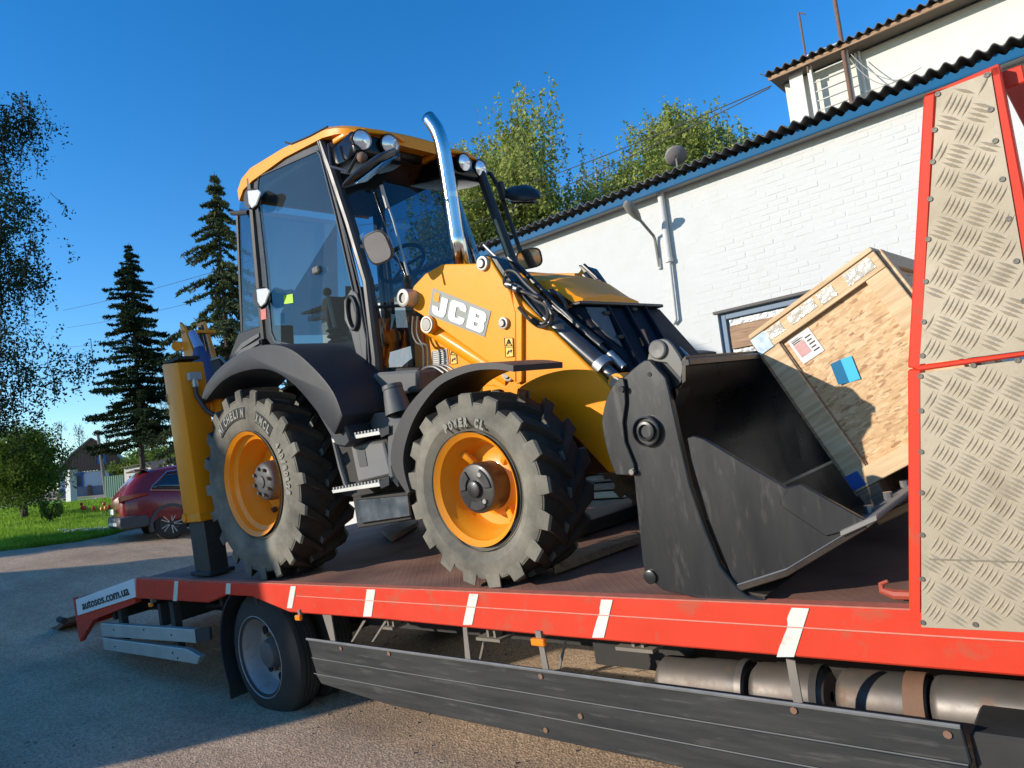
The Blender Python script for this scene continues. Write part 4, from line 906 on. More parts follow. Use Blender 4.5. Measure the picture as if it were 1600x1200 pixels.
# side skirt of black plastic planks, with a bright lip
SK = mat('scratched_black_skirt', (.018, .019, .020), .5, var=.3, scale=4, dust=.45, dcol=(.075, .072, .062), spec=.3, bump=.05, bscale=40, stretch=(.5, 1, 5), wear=.22, wcol=(.16, .15, .13), wscale=7)
p0, p1 = Q(480, 998), Q(1501, 1135); q0, q1 = Q(495, 1076), Q(1040, 1200)
def lw(u, a, c): return a[2]+(c[2]-a[2])*(u-a[0])/(c[0]-a[0])
us = p0[0]; ue = p1[0]; hgt = (lw(1.5, p0, p1)-lw(1.5, q0, q1)); 
sk = []
for i, (f0_, f1_) in enumerate(((0, .37), (.38, .68), (.69, 1.0))):
    def wq(u, f): return lw(u, p0, p1)-hgt*f
    l_ = us+.02*i; poly = [(l_, wq(l_, f0_)), (ue, wq(ue, f0_)), (ue+.01, wq(ue, f1_)), (l_+.03, wq(l_, f1_))]
    if i == 2: poly = [(l_, wq(l_, f0_)), (ue, wq(ue, f0_)), (ue+.01, wq(ue, f1_)), (l_+.75, wq(l_+.7, f1_)), (l_+.05, wq(l_, f1_)+.045)]
    sk.append(B().prism(poly, .0, .025).build('skirt_panel', SK, truck, bevel=.005))
LIP = mat('worn_bright_lip', (.17, .17, .165), .5, metal=.2, var=.3, scale=12)
B().tube([(us, -.004, lw(us, p0, p1)), (ue, -.004, lw(ue, p0, p1))], .008, 6).build('skirt_lip', LIP, truck)
for f_ in (.375, .685): B().tube([(us+.02, +.003, lw(us, p0, p1)-hgt*f_), (ue, .003, lw(ue, p0, p1)-hgt*f_)], .0035, 5).build('skirt_bead', mat('dull_bead', (.07, .07, .068), .6, var=.5, scale=30), truck)
for px, py in ((533, 1010), (608, 1018), (845, 1053), (907, 1115), (853, 1137), (1240, 1105), (1480, 1142)):
    p = Q(px, py); B().cyl((p[0], -.007, p[2]-.01), (p[0], .002, p[2]-.01), .013, seg=10).build('bolt', RUST, sk[0], root=truck)
for pts, v_ in ((((503, 958), (517, 960), (524, 1003), (517, 1003)), .02), (((723, 980), (729, 980), (735, 1030), (727, 1030)), .01), (((842, 1010), (850, 1012), (857, 1046), (848, 1046)), .01), (((1228, 1030), (1242, 1033), (1254, 1098), (1240, 1100)), .01), (((567, 970), (571, 970), (551, 1003), (548, 1003)), .1), (((601, 970), (604, 971), (583, 1003), (580, 1003)), .1), (((882, 1000), (885, 1000), (875, 1045), (871, 1045)), .1), (((754, 1003), (757, 1003), (751, 1030), (748, 1030)), .1)):
    B().prisma(QA(pts, v_), (0, .008, 0)).build('skirt_bracket', mat('dusty_bracket', (.16, .14, .12), .8, dust=.4), truck)
BR_ = mat('dusty_bracket', (.16, .14, .12), .8)
for (px, py, s_) in ((605, 982, .05), (762, 1000, .09), (990, 1016, .10)):
    p = Q(px, py, .18); B().box((p[0]-s_, .18, p[2]-.008), (p[0]+s_, .30, p[2]+.008)).box((p[0]-.02, .2, p[2]), (p[0]-.005, .26, -.08)).box((p[0]+.03, .2, p[2]), (p[0]+.045, .26, -.08)).build('lashing_bracket', BR_, truck)
# amber markers
for (px, py, hw_) in ((467, 965, .030), (842, 1003, .042), (236, 945, .028)):
    p = Q(px, py, -.015); m_ = B().box((p[0]-hw_, -.03, p[2]-.017), (p[0]+hw_, -.004, p[2]+.017)).build('marker_lamp', AMB, truck, bevel=.005)
    B().box((p[0]-hw_*.4, -.012, p[2]+.015), (p[0]+hw_*.4, .03, p[2]+.05)).build('lamp_holder', BR_, m_, root=truck)
# long air and fuel cylinders under the front half
tv = .36; c0 = Q(1030, 1062, tv); c1 = Q(1600, 1118, tv); cr_ = .115
tw = lambda u: c0[2]+(c1[2]-c0[2])*(u-c0[0])/(c1[0]-c0[0])
TNK = mat('dull_tank_metal', (.15, .14, .13), .42, metal=.6, var=.3, scale=5, dust=.6, dcol=(.15, .10, .065), wear=.4, wcol=(.24, .10, .04), wscale=8, bump=.05, bscale=20)
cuts = [Q(px, 1070, tv-.1)[0] for px in (1022, 1158, 1166, 1262, 1300, 1402, 1440, 1600)]
def tank(a, b_, r=cr_): 
    a2 = (a, tv, tw(a)); b2 = (b_, tv, tw(b_))
    B().lathe([(0, .02), (0, r*.8), (.02, r*.97), (.035, r), (b_-a-.035, r), (b_-a-.02, r*.97), (b_-a, r*.8), (b_-a, .02)], a2, (Vector(b2)-Vector(a2)), 32).build('air_tank', TNK, truck)
tank(cuts[0], cuts[1]); tank(cuts[2], cuts[3]+.05); tank(cuts[4], cuts[6]); tank(cuts[6]+.01, cuts[6]+1.2)
for a, m_ in ((cuts[1]-.03, TNK), (cuts[5]+.01, RUST), (cuts[3], DARK)):
    wd_ = .07 if m_ is RUST else .03
    B().lathe([(0, cr_+.002), (0, cr_+.008), (wd_, cr_+.008), (wd_, cr_+.002)], (a, tv, tw(a)), (1, 0, (tw(1)-tw(0))), 32).build('tank_strap', m_, truck)
B().box((cuts[0]-.5, .5, tw(cuts[0])-.02), (cuts[0]+.1, .7, -.2)).build('tank_mount', DARK, truck)
e_ = Q(1500, 1170, .02); B().box((e_[0]+.03, .04, e_[2]-.45), (e_[0]+.28, .5, Q(1505, 1138, .02)[2]-.02)).build('battery_box', DARK, truck, bevel=.01)
# red hook and chain lying by the headboard
hk = thing('lashing_hook', 'small rusty red lashing hook lying on the deck by the headboard', 'hook', QW(1400, 938, 0))
p = QW(1400, 938, 0); q = B(); q.tube([(p[0]+.1, p[1], .02), (p[0]-.0, p[1], .02), (p[0]-.04, p[1]+.01, .03), (p[0]-.045, p[1]+.02, .05), (p[0]-.02, p[1]+.02, .062)], [.016, .018, .014, .010, .006], 8); q.build('hook', mat('rusty_red_hook', (.35, .06, .03), .6, var=.3, scale=30), hk)
for k in range(5):
    c = Vector((p[0]+.10+.045*k, p[1]+.01*math.sin(k*2), .03)); ring_ = [c+Vector((.03*math.cos(t), (.016*math.sin(t) if k % 2 else 0), (0 if k % 2 else .016*math.sin(t)))) for t in np.linspace(0, 6.283, 13)]
    B().tube(ring_, .006, 5, caps=False).build('chain_link', RUST, hk)
# boards and steel channel lying on the far half of the deck
pl_ = QW(925, 872, 0); 
for i, (pts, h_, m_, lab) in enumerate((
    (((862, 884), (998, 842), (1000, 850), (868, 898)), .05, PINED, 'long flat timber lying on the deck between front wheel and bucket'),
    (((598, 836), (640, 815), (655, 822), (612, 848)), .05, PINED, 'short timber wedge on the deck behind the front wheel'),
    (((895, 822), (1000, 790), (1004, 806), (900, 842)), .09, DARK, 'dark steel ramp channel lying on the far side of the deck'))):
    P3 = [QW(a, b, .0) for a, b in pts]; o = B().prisma(P3, (0, 0, h_)).build(('timber_wedge' if i == 1 else 'timber_board') if i < 2 else 'ramp_channel', m_, bevel=.006); o.matrix_world = FM; tag(o, lab, 'board' if i < 2 else 'ramp')
# ------------------------------------------------------------------ headboard beside the deck, red frame with chequer plate
HBM = (1.0, 1.25, -1.0)
def fr(pts, name='headboard_frame', th=.06, v=0.001, m=RED): return B().prisma(QA(pts, v), (0, th, 0)).build(name, m, truck, bevel=.005)
fr([(1443, 150), (1462, 144), (1440, 575), (1418, 575)]); fr([(1418, 577), (1440, 577), (1440, 985), (1422, 985), (1420, 958)])
fr([(1443, 149), (1560, 99), (1564, 116), (1462, 143)])
fr([(1545, 106), (1562, 100), (1650, 560), (1620, 560), (1560, 250)])
fr([(1419, 573), (1700, 535), (1700, 543), (1436, 580)], th=.05, v=-.002)
fr([(1436, 981), (1800, 1005), (1800, 1070), (1422, 1030), (1422, 978)], th=.04, v=.004)
CHQ = mat('chequer_plate_aluminium', (.42, .355, .26), .5, metal=.3, var=.14, scale=3, dust=.6, dcol=(.33, .27, .18), bump=.08, bscale=30, wear=.25, wcol=(.15, .12, .09), wscale=6)
GRIME_SHADE = mat('plate_grime_and_shade', (.20, .165, .11), .8, var=.35, scale=9)  # grime around the bars, with their contact shade painted into the same colour
def chequer(poly, name, v, pitch_, blen, bw):
    P3 = QA(poly, v); b = B(); b.prisma(P3, (0, .006, 0))
    uw = [(p[0], p[2]) for p in P3]
    def inside(x, y):
        c = False; n = len(uw)
        for i in range(n):
            (x1, y1), (x2, y2) = uw[i], uw[(i+1) % n]
            if (y1 > y) != (y2 > y) and x < (x2-x1)*(y-y1)/(y2-y1)+x1: c = not c
        return c
    umin, umax = min(p[0] for p in uw), max(p[0] for p in uw); wmin, wmax = min(p[1] for p in uw), max(p[1] for p in uw)
    ca, sa = math.cos(math.radians(8)), math.sin(math.radians(8))
    N = 60
    for i in range(-N, N):
        for j in range(-N, N):
            # groups on a diagonal chess lattice, alternately turned by 90 degrees
            gx_, gy_ = (i+j)*pitch_*.5, (i-j)*pitch_*.5
            cx2 = umin+gx_*ca-gy_*sa; cy2 = wmin+gx_*sa+gy_*ca
            if not (umin-.1 < cx2 < umax+.1 and wmin-.1 < cy2 < wmax+.1): continue
            ang = math.radians(45 if (i+j) % 2 else -45)+math.radians(8)
            dx, dy = math.cos(ang), math.sin(ang)
            for k in range(-2, 3):
                bx, by = cx2-dy*k*.0142, cy2+dx*k*.0142
                e1_, e2_ = (bx-dx*blen/2, by-dy*blen/2), (bx+dx*blen/2, by+dy*blen/2)
                if not (inside(*e1_) and inside(*e2_)): continue
                y0 = v; h = .0034
                A_ = (e1_[0], y0-.0002, e1_[1]); B2 = (e2_[0], y0-.0002, e2_[1]); C1 = (bx-dy*bw-dx*blen*.2, y0-.0002, by+dx*bw-dy*blen*.2); C1b = (bx-dy*bw+dx*blen*.2, y0-.0002, by+dx*bw+dy*blen*.2)
                D1 = (bx+dy*bw-dx*blen*.2, y0-.0002, by-dx*bw-dy*blen*.2); D1b = (bx+dy*bw+dx*blen*.2, y0-.0002, by-dx*bw+dy*blen*.2)
                T1 = (bx-dx*blen*.22, y0-h, by-dy*blen*.22); T2 = (bx+dx*blen*.22, y0-h, by+dy*blen*.22)
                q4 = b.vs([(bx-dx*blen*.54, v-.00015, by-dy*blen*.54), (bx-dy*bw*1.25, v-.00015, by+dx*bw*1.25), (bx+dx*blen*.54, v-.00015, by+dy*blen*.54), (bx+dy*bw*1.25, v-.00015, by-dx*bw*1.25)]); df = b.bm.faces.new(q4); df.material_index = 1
                vv = b.vs([A_, C1, C1b, B2, D1b, D1, T1, T2])
                for f in ((0, 1, 6), (1, 2, 7, 6), (2, 3, 7), (3, 4, 7), (4, 5, 6, 7), (5, 0, 6)): b.bm.faces.new([vv[x] for x in f])
    return b.build(name, [CHQ, GRIME_SHADE], truck, smooth=50)
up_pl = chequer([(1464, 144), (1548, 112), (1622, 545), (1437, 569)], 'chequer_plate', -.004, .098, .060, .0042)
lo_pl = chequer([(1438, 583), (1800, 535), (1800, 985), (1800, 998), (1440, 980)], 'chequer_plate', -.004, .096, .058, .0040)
B().prisma(QA([(1452, 873), (1800, 884), (1800, 886), (1452, 875)], -.007), (0, .003, 0)).build('plate_overlap_edge', mat('shadowed_gap', (.20, .17, .12), .8), truck)
riv = mat('rivet_head', (.16, .145, .12), .5, metal=.6)
for plt, pts in ((up_pl, ((1465, 147), (1542, 117), (1548, 171), (1460, 203), (1457, 253), (1555, 220), (1453, 311), (1566, 280), (1576, 342), (1450, 374), (1588, 408), (1446, 440), (1443, 503), (1441, 556), (1600, 470))),
                 (lo_pl, ((1438, 588), (1521, 571), (1439, 642), (1439, 706), (1440, 770), (1441, 836), (1441, 905), (1442, 973), (1524, 976), (1590, 563)))):
    for px, py in pts:
        p = Q(px, py, -.006); B().lathe([(0, .0085), (-.0025, .0075), (-.0025, .0045), (-.001, .004), (-.001, .0)], p, (0, 1, 0), 14).build('rivet', riv, plt, root=truck)
# cross beams of the headboard, running over to the far side
for (px, py, hh) in ((1562, 103, .055), (1588, 335, .05)):
    p = Q(px, py, .0); B().box((p[0]-.005, .06, p[2]-hh), (p[0]+.05, DW, p[2])).build('headboard_beam', RED, truck, bevel=.004)
B().box((5.2, 0.02, -.0), (5.28, .1, 1.55)).build('headboard_post', RED, truck)
B().box((4.78, DW-.07, 0), (4.86, DW, 1.6)).build('headboard_post', RED, truck)
# ------------------------------------------------------------------ backhoe loader standing on the deck
LO = thing('backhoe_loader', 'yellow and black backhoe loader lashed on the red flatbed', 'loader', (1.2, 1.25, 0))
MV = lambda v: 2.5-v
def P(pts, v, th, name, m, bevel=.006, parent=LO, **k): return B().prisma(QA(pts, v), (0, th, 0)).build(name, m, parent, bevel=bevel, root=LO, **k)
def PM(pts, v, th, name, m, bevel=.006, parent=LO):
    """the same plate on both sides of the machine"""
    a = P(pts, v, th, name, m, bevel, parent); q3 = [(p[0], MV(v), p[2]) for p in QA(pts, v)]
    B().prisma(q3, (0, -th, 0)).build(name, m, parent, bevel=bevel, root=LO); return a
# ---- wheels
def ag_tyre(u, v0, w, R, rb, wd, nl, sgn, txt=None, rear=True, near=True):
    s = wd*sgn; k = R
    prof = [(.10, rb-.006), (.045, rb+.012), (.022, rb+.05), (.0, rb+(R-rb)*.38), (.0, rb+(R-rb)*.58), (.018, R*.905), (.05, R*.930), (.12, R*.945), (.25, R*.950)]
    full = [(x*sgn*1.0, r) for x, r in prof]+[((wd-x)*sgn, r) for x, r in prof[::-1]]
    b = B(); b.lathe(full, (u, v0, w), (0, 1, 0), 72)
    def pt(th, x, r): return (u+r*math.cos(th), v0+x*sgn, w+r*math.sin(th))
    for side in (0, 1):
        for i in range(nl):
            th0 = 2*math.pi*(i+.5*side)/nl
            secs = []
            # along the lug: shoulder foot, shoulder edge, middle, centre
            for (x, dth, rb_, rt, hw_) in ((.006, 0, R*.80, R*.862, .040), (.008, 0, R*.86, R*.985, .042), (.022, .005, R*.9, R*1.0, .036), (wd*.28, .085, R*.92, R*1.004, .026), (wd*.55, .20, R*.92, R*1.004, .024)):
                xx = x if side == 0 else wd-x; th = th0-dth*1.25*(1.0 if rear else 1.3); hw_ = hw_*R/.7/R*.7*(1.0 if rear else 1.15)
                a_ = hw_/R
                secs.append([pt(th-a_*1.25, xx, rb_), pt(th-a_*.9, xx, rt), pt(th+a_*.9, xx, rt), pt(th+a_*1.25, xx, rb_)])
            b.loft(secs)
    t = b.build('tyre', [RUB, RUBT], LO, smooth=28)
    for pg in t.data.polygons:
        cv_ = (t.matrix_world.to_3x3()@pg.center) if False else pg.center
        off = (pg.center.y+BASE[LO.name][1]-v0)*sgn
        if .024 < off < wd-.024 and abs(pg.normal.y) < .8: pg.material_index = 1
    # thin moulded rings on the sidewall
    for r in (rb+.03, rb+(R-rb)*.62, R*.89):
        x_ = -.004 if rb+.05 < r < R*.8 else .012
        B().lathe([((x_+.006)*sgn, r-.004), (x_*sgn, r), ((x_+.006)*sgn, r+.004)], (u, v0, w), (0, 1, 0), 72).build('sidewall_ring', RUB, t, root=LO)
    if txt and near:
        for (s_, rad, a_mid, hgt, bg) in txt:
            wch = hgt*.82; tot = wch*len(s_); a0 = a_mid+tot/2/rad
            if bg:
                rr = [(rad-.012), (rad+hgt+.012)]; gr_ = []
                aa = np.linspace(a0+.02, a0-(tot)/rad-.0, 20)
                for r_ in rr: gr_.append([(u+r_*math.cos(t_), v0-.0035, w+r_*math.sin(t_)) for t_ in aa])
                B().sheet(gr_, .006, (0, 1, 0)).build('lettering_band', LETK, t, root=LO)
            for i, ch in enumerate(s_):
                if ch == ' ': continue
                th = a0-(i+.0)*wch/rad; c = (u+rad*math.cos(th), v0-.0065, w+rad*math.sin(th))
                xd_ = (math.sin(th-.5*wch/rad), 0, -math.cos(th-.5*wch/rad)); yd_ = (math.cos(th-.5*wch/rad), 0, math.sin(th-.5*wch/rad))
                text_obj('raised_letter', ch, LETR, t, c, xd_, yd_, hgt*1.38, width=(wch*.78 if ch != 'I' else wch*.25), extrude=.002, bold=.004)
    return t
RU, RW_, RR = .0, .705, .712
rt = ag_tyre(RU, .10, RW_-.008, RR, .375, .44, 20, 1, [('MICHELIN', .505, 1.82, .062, True), ('XMCL', .50, .92, .062, True), ('440/80R28', .50, .16, .05, False)])
FU, FW, FR = 2.285, .515, .522
ft = ag_tyre(FU, .10, FW-.006, FR, .292, .40, 17, 1, [('POWER CL', .345, 1.50, .045, False)], rear=False)
ag_tyre(RU, MV(.10), RW_-.008, RR, .375, .44, 20, -1); ag_tyre(FU, MV(.10), FW-.006, FR, .292, .40, 17, -1, rear=False)
def rim(u, w, R_, tyre, rear, v0=.10, sg=1):
    if rear: prof = [(.035, R_+.0), (.015, R_+.012), (.01, R_+.016), (.02, R_+.006), (.035, R_-.012), (.07, R_-.02), (.09, R_-.05), (.16, R_-.062), (.19, R_-.085), (.27, R_-.095), (.275, R_-.12), (.25, R_-.24), (.24, .10), (.24, .0)]
    else: prof = [(.035, R_+.0), (.015, R_+.012), (.01, R_+.014), (.02, R_+.004), (.035, R_-.014), (.075, R_-.024), (.10, R_-.045), (.16, R_-.055), (.19, R_-.07), (.195, R_-.12), (.17, .13), (.17, .0)]
    o = B().lathe([(x*sg, r) for x, r in prof], (u, v0, w), (0, 1, 0), 72).build('rim', YELD, tyre, root=LO); return o
rr_ = rim(RU, RW_, .375, rt, True); fr_ = rim(FU, FW, .292, ft, False)
HUBM = mat('cast_hub_grey', (.045, .045, .047), .5, var=.3, dust=.25, dcol=(.12, .115, .10), bump=.2, bscale=30)
HUBK = mat('black_hub_paint', (.016, .015, .016), .4, var=.3, dust=.2, coat=.2)
B().lathe([(.24, .15), (.17, .15), (.13, .142), (.115, .13), (.105, .10), (.10, .06), (.098, 0)], (RU, .10, RW_), (0, 1, 0), 40).build('hub', HUBM, rr_, root=LO)
B().lathe([(.105, .05), (.09, .045), (.085, .0)], (RU, .10, RW_), (0, 1, 0), 24).build('hub_cap', HUBM, rr_, root=LO)
for k in range(8):
    a = k*math.pi/4+.2; B().cyl((RU+.1*math.cos(a), .175+.03, RW_+.1*math.sin(a)), (RU+.1*math.cos(a), .185, RW_+.1*math.sin(a)), .014, seg=6).build('hub_bolt', HUBM, rr_, root=LO)
a = 4.2; B().tube([(RU+.26*math.cos(a), .36, RW_+.26*math.sin(a)), (RU+.27*math.cos(a), .33, RW_+.27*math.sin(a))], .02, 10).build('valve', DARK, rr_, root=LO)
B().prisma([(RU+.20, .33, RW_+.20), (RU+.34, .30, RW_+.14), (RU+.33, .30, RW_+.04), (RU+.18, .33, RW_+.09)], (0, .03, 0)).build('rim_lug', YELD, rr_, root=LO)
hb = B().lathe([(.18, .135), (.055, .135), (.045, .13), (.040, .118), (.040, .0)], (FU-.01, .10, FW), (0, 1, 0), 48).build('hub', HUBK, fr_, root=LO)
B().lathe([(.04, .046), (.02, .044), (.016, .038), (.016, 0)], (FU-.01, .10, FW), (0, 1, 0), 24).build('hub_centre', HUBK, fr_, root=LO)
for k in range(3):
    a = k*2.094+.55; aa = np.linspace(a-.55, a+.55, 8); ring = [(FU-.01+r*math.cos(t), FW+r*math.sin(t)) for r, ts in ((.115, aa), (.066, aa[::-1])) for t in ts]
    B().prism(ring, .130, .142).build('hub_lobe', HUBK, fr_, bevel=.003, root=LO)
for a in (1.05, -.95): B().cyl((FU+.085*math.cos(a), .128, FW+.085*math.sin(a)), (FU+.085*math.cos(a), .15, FW+.085*math.sin(a)), .013, seg=8).build('hub_plug', STL, fr_, root=LO)
for a in (2.2, .75, -.9): B().prisma([(FU+.24*math.cos(a-.09), .24, FW+.24*math.sin(a-.09)), (FU+.24*math.cos(a+.09), .24, FW+.24*math.sin(a+.09)), (FU+.16*math.cos(a+.11), .27, FW+.16*math.sin(a+.11)), (FU+.16*math.cos(a-.11), .27, FW+.16*math.sin(a-.11))], (0, -.035, 0)).build('rim_lug', YELD, fr_, bevel=.006, root=LO)
B().cyl((RU, .4, RW_), (RU, 2.1, RW_), .13, seg=20).build('rear_axle', DARK, LO); B().cyl((FU, .4, FW), (FU, 2.1, FW), .10, seg=20).build('front_axle', DARK, LO)
# ---- chassis
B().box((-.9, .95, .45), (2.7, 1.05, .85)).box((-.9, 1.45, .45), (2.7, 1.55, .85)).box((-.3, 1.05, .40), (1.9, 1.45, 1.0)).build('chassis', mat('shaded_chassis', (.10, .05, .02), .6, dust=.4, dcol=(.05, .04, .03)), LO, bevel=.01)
# ---- rear fender: broad curved shell, traced along its crown
def shell(outer, inner, v0, v1, name, m, bevel=.02, n=3):
    o3, i3 = QA(outer, v0), QA(inner, v0)
    ring = [(p[0], p[2]) for p in o3]+[(p[0], p[2]) for p in i3[::-1]]
    return B().prism(ring, v0, v1).build(name, m, LO, bevel=bevel, seg=2, smooth=50)
def smooth_poly(pts, n=4):
    P_ = np.array(pts, float); out = []
    for i in range(len(P_)-1):
        p0 = P_[max(i-1, 0)]; p1 = P_[i]; p2 = P_[i+1]; p3 = P_[min(i+2, len(P_)-1)]
        for k in range(n):
            t = k/n; out.append(tuple(.5*((2*p1)+(-p0+p2)*t+(2*p0-5*p1+4*p2-p3)*t*t+(-p0+3*p1-3*p2+p3)*t**3)))
    out.append(tuple(P_[-1])); return out
fo = smooth_poly([(314, 623), (322, 600), (345, 572), (380, 548), (420, 538), (455, 546), (490, 575), (520, 612), (535, 650)])
fi = smooth_poly([(322, 625), (345, 598), (372, 583), (405, 577), (432, 583), (460, 603), (484, 630), (503, 655), (522, 680)])
shell(fo, fi, .05, .62, 'rear_fender', BLK)
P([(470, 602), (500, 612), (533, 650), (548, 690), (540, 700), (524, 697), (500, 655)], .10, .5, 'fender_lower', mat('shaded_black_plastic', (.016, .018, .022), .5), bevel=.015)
B().prism([(p[0], p[2]) for p in QA([(535, 640), (566, 640), (560, 700), (525, 700)], .3)], .3, .62).build('fender_inner', DARK, LO)
fo3 = QA(fo, .05); fo4 = [(p[0], MV(.05), p[2]) for p in fo3]; fi4 = [(p[0], MV(.05), p[2]) for p in QA(fi, .05)]
B().loft([[p for p in fo4+fi4[::-1]], [(p[0], p[1]-.5, p[2]) for p in fo4+fi4[::-1]]]).build('rear_fender', BLK, LO, bevel=.02)
# vented side panel above the fender, rear
P([(372, 520), (408, 508), (410, 545), (376, 556), (352, 580), (358, 556)], .50, .3, 'rear_side_panel', BLK, bevel=.01)
for k in range(4): y = 520+k*11; P([(404, y), (405, y+6), (378-k*3, y+24), (366-k*3, y+36), (368-k*3, y+28), (377-k*3, y+16)], .485, .02, 'vent_louvre', GRY, bevel=.003)
# ---- front fender
go = smooth_poly([(802, 571), (775, 567), (740, 568), (705, 578), (672, 598), (640, 632), (620, 668), (611, 705), (614, 735), (636, 772)])
gi = smooth_poly([(802, 581), (775, 577), (742, 579), (708, 590), (680, 608), (652, 645), (637, 680), (630, 712), (632, 740), (640, 768)])
oo, ii = QA(go, .09), QA(gi, .09)
B().loft([[o_, i_, (i_[0], .50, i_[2]), (o_[0], .50, o_[2])] for o_, i_ in zip(oo, ii)]).build('front_fender', mat('brown_tinged_black_plastic', (.024, .021, .021), .5, var=.2, dust=.2, dcol=(.07, .065, .062)), LO, bevel=0, smooth=50)
B().loft([[(o_[0], MV(.09), o_[2]), (i_[0], MV(.09), i_[2]), (i_[0], MV(.5), i_[2]), (o_[0], MV(.5), o_[2])] for o_, i_ in zip(oo, ii)]).build('front_fender', BLK, LO)
P([(611, 700), (622, 668), (652, 625), (668, 640), (640, 690), (634, 745), (638, 772), (615, 735)], .30, .18, 'fender_inner', mat('shaded_black_plastic', (.016, .018, .022), .5), bevel=0)
# ---- sill, steps, tool box under the door
P([(525, 605), (590, 582), (652, 578), (652, 612), (590, 622), (538, 634), (528, 622)], .44, .25, 'cab_sill', GRY, bevel=.018)
P([(533, 612), (575, 604), (577, 618), (536, 626)], .432, .01, 'sill_recess', mat('pale_grey_plastic', (.13, .13, .125), .5, dust=.3), bevel=.004)
P([(519, 660), (540, 645), (600, 640), (660, 642), (660, 700), (640, 760), (620, 790), (530, 772), (545, 765), (524, 690)], .40, .25, 'step_well', DARK, bevel=0)
P([(542, 650), (612, 643), (620, 660), (600, 676), (556, 682)], .30, .05, 'step_back_panel', GRY, bevel=.01)
P([(518, 686), (592, 673), (594, 679), (520, 692)], .14, .012, 'step_edge', ALU, bevel=.002); P([(518, 766), (592, 753), (594, 760), (520, 771)], .14, .012, 'step_edge', ALU, bevel=.002)
for (x0, y0, x1, y1) in ((519, 683, 594, 670), (519, 763, 594, 750)):
    a, c = Q(x0, y0, .14), Q(x1, y1, .14); B().prisma([(a[0], .15, a[2]-.02), (c[0]+.08, .15, c[2]-.02), (c[0]+.08, .40, c[2]-.02), (a[0], .40, a[2]-.02)], (0, 0, .02)).build('step_tread', mat('perforated_step', (.06, .055, .05), .7), LO)
    b = B()
    for k in range(15):
        s = (k+.5)/15; b.box((a[0]+(c[0]-a[0])*s-.007, .138, a[2]+(c[2]-a[2])*s-.012), (a[0]+(c[0]-a[0])*s+.007, .158, a[2]+(c[2]-a[2])*s+.004))
    b.build('step_teeth', mat('worn_step_edge', (.30, .29, .27), .6, metal=.3), LO, kind='stuff')
    P([(x1-1, y1+2), (x1+14, y1-6), (x1+14, y1+8), (x1+1, y1+14)], .14, .01, 'step_corner', BLK, bevel=.002)
B().tube(QA([(548, 650), (530, 663), (522, 685), (533, 730), (543, 762)], .17), .020, 8).build('step_side_strut', GRY, LO)
P([(545, 695), (604, 683), (618, 748), (560, 763)], .22, .2, 'tool_box_frame', DARK, bevel=.006)
tb = P([(547, 696), (598, 689), (611, 742), (559, 754)], .20, .05, 'tool_box', mat('tool_box_grey', (.12, .12, .118), .5, dust=.4, dcol=(.2, .19, .17)), bevel=.012)
P([(556, 702), (569, 700), (574, 728), (562, 730)], .196, .006, 'box_label', mat('faded_label', (.06, .06, .06), .6), bevel=0, parent=tb)
fn = Q(626, 640, .32); B().lathe([(0, .085), (.10, .072), (.155, .062), (.16, .066), (.185, .064), (.19, .0)], (fn[0]-.02, .32, fn[2]-.02), (-.15, 0, 1), 24).build('filler_neck', GRY, LO)
P([(604, 655), (640, 655), (628, 690), (614, 730), (620, 765), (604, 745), (603, 690)], .16, .20, 'side_tank', GRY, bevel=.02)
P([(556, 781), (636, 774), (640, 806), (560, 818)], .26, .02, 'polished_plate', mat('mirror_polished_steel', (.62, .63, .62), .22, metal=1., var=.15, scale=9), bevel=.003)
B().prism([(p[0], p[2]) for p in QA([(552, 776), (640, 766), (646, 812), (560, 826)], .3)], .29, .9).build('fuel_tank', DARK, LO, bevel=.01)
MC = lambda v: 2.33-v
# ---- cab
CF = mat('cab_frame_black', (.012, .013, .016), .35, var=.15, spec=.35, dust=.1)
v0 = .52
def CP_(px, py, v=v0): return Q(px, py, v)
door_out = smooth_poly([(398, 268), (500, 224), (506, 232), (530, 330), (560, 460), (577, 590), (572, 596), (527, 606), (510, 572), (470, 552), (425, 540), (416, 528), (408, 420), (396, 300)], 1)
door_in = [(404, 276), (495, 236), (500, 242), (523, 330), (552, 456), (566, 555), (569, 583), (530, 597), (514, 566), (474, 543), (430, 533), (424, 520), (415, 420), (402, 305)]
def frame_ring(out, inn, v, th, name, m):
    o3, i3 = QA(out, v), QA(inn, v); b = B(); n = len(o3)
    A = b.vs(o3); C = b.vs(i3); A2 = b.vs([(p[0], p[1]+th, p[2]) for p in o3]); C2 = b.vs([(p[0], p[1]+th, p[2]) for p in i3])
    for i in range(n):
        j = (i+1) % n
        for f in ((A[i], A[j], C[j], C[i]), (A2[i], C2[i], C2[j], A2[j]), (A[i], A2[i], A2[j], A[j]), (C[i], C[j], C2[j], C2[i])): b.bm.faces.new(f)
    return b.build(name, m, LO, smooth=40, root=LO)
door = frame_ring(door_out, door_in, v0, .035, 'door', CF)
bb_ = B(); bb_.face(QA([(402, 275), (497, 234), (502, 242), (525, 330), (554, 456), (568, 555), (571, 584), (530, 599), (512, 567), (472, 545), (428, 535), (422, 520), (413, 420), (400, 305)], v0-.004)); bb_.build('door_glass', CABG, door, root=LO)
GS = mat('rubber_seal', (.10, .10, .10), .4)
sl3 = QA(door_in, v0-.008); B().tube(sl3+[sl3[0]], .006, 6, caps=False).build('door_seal', GS, door, root=LO)
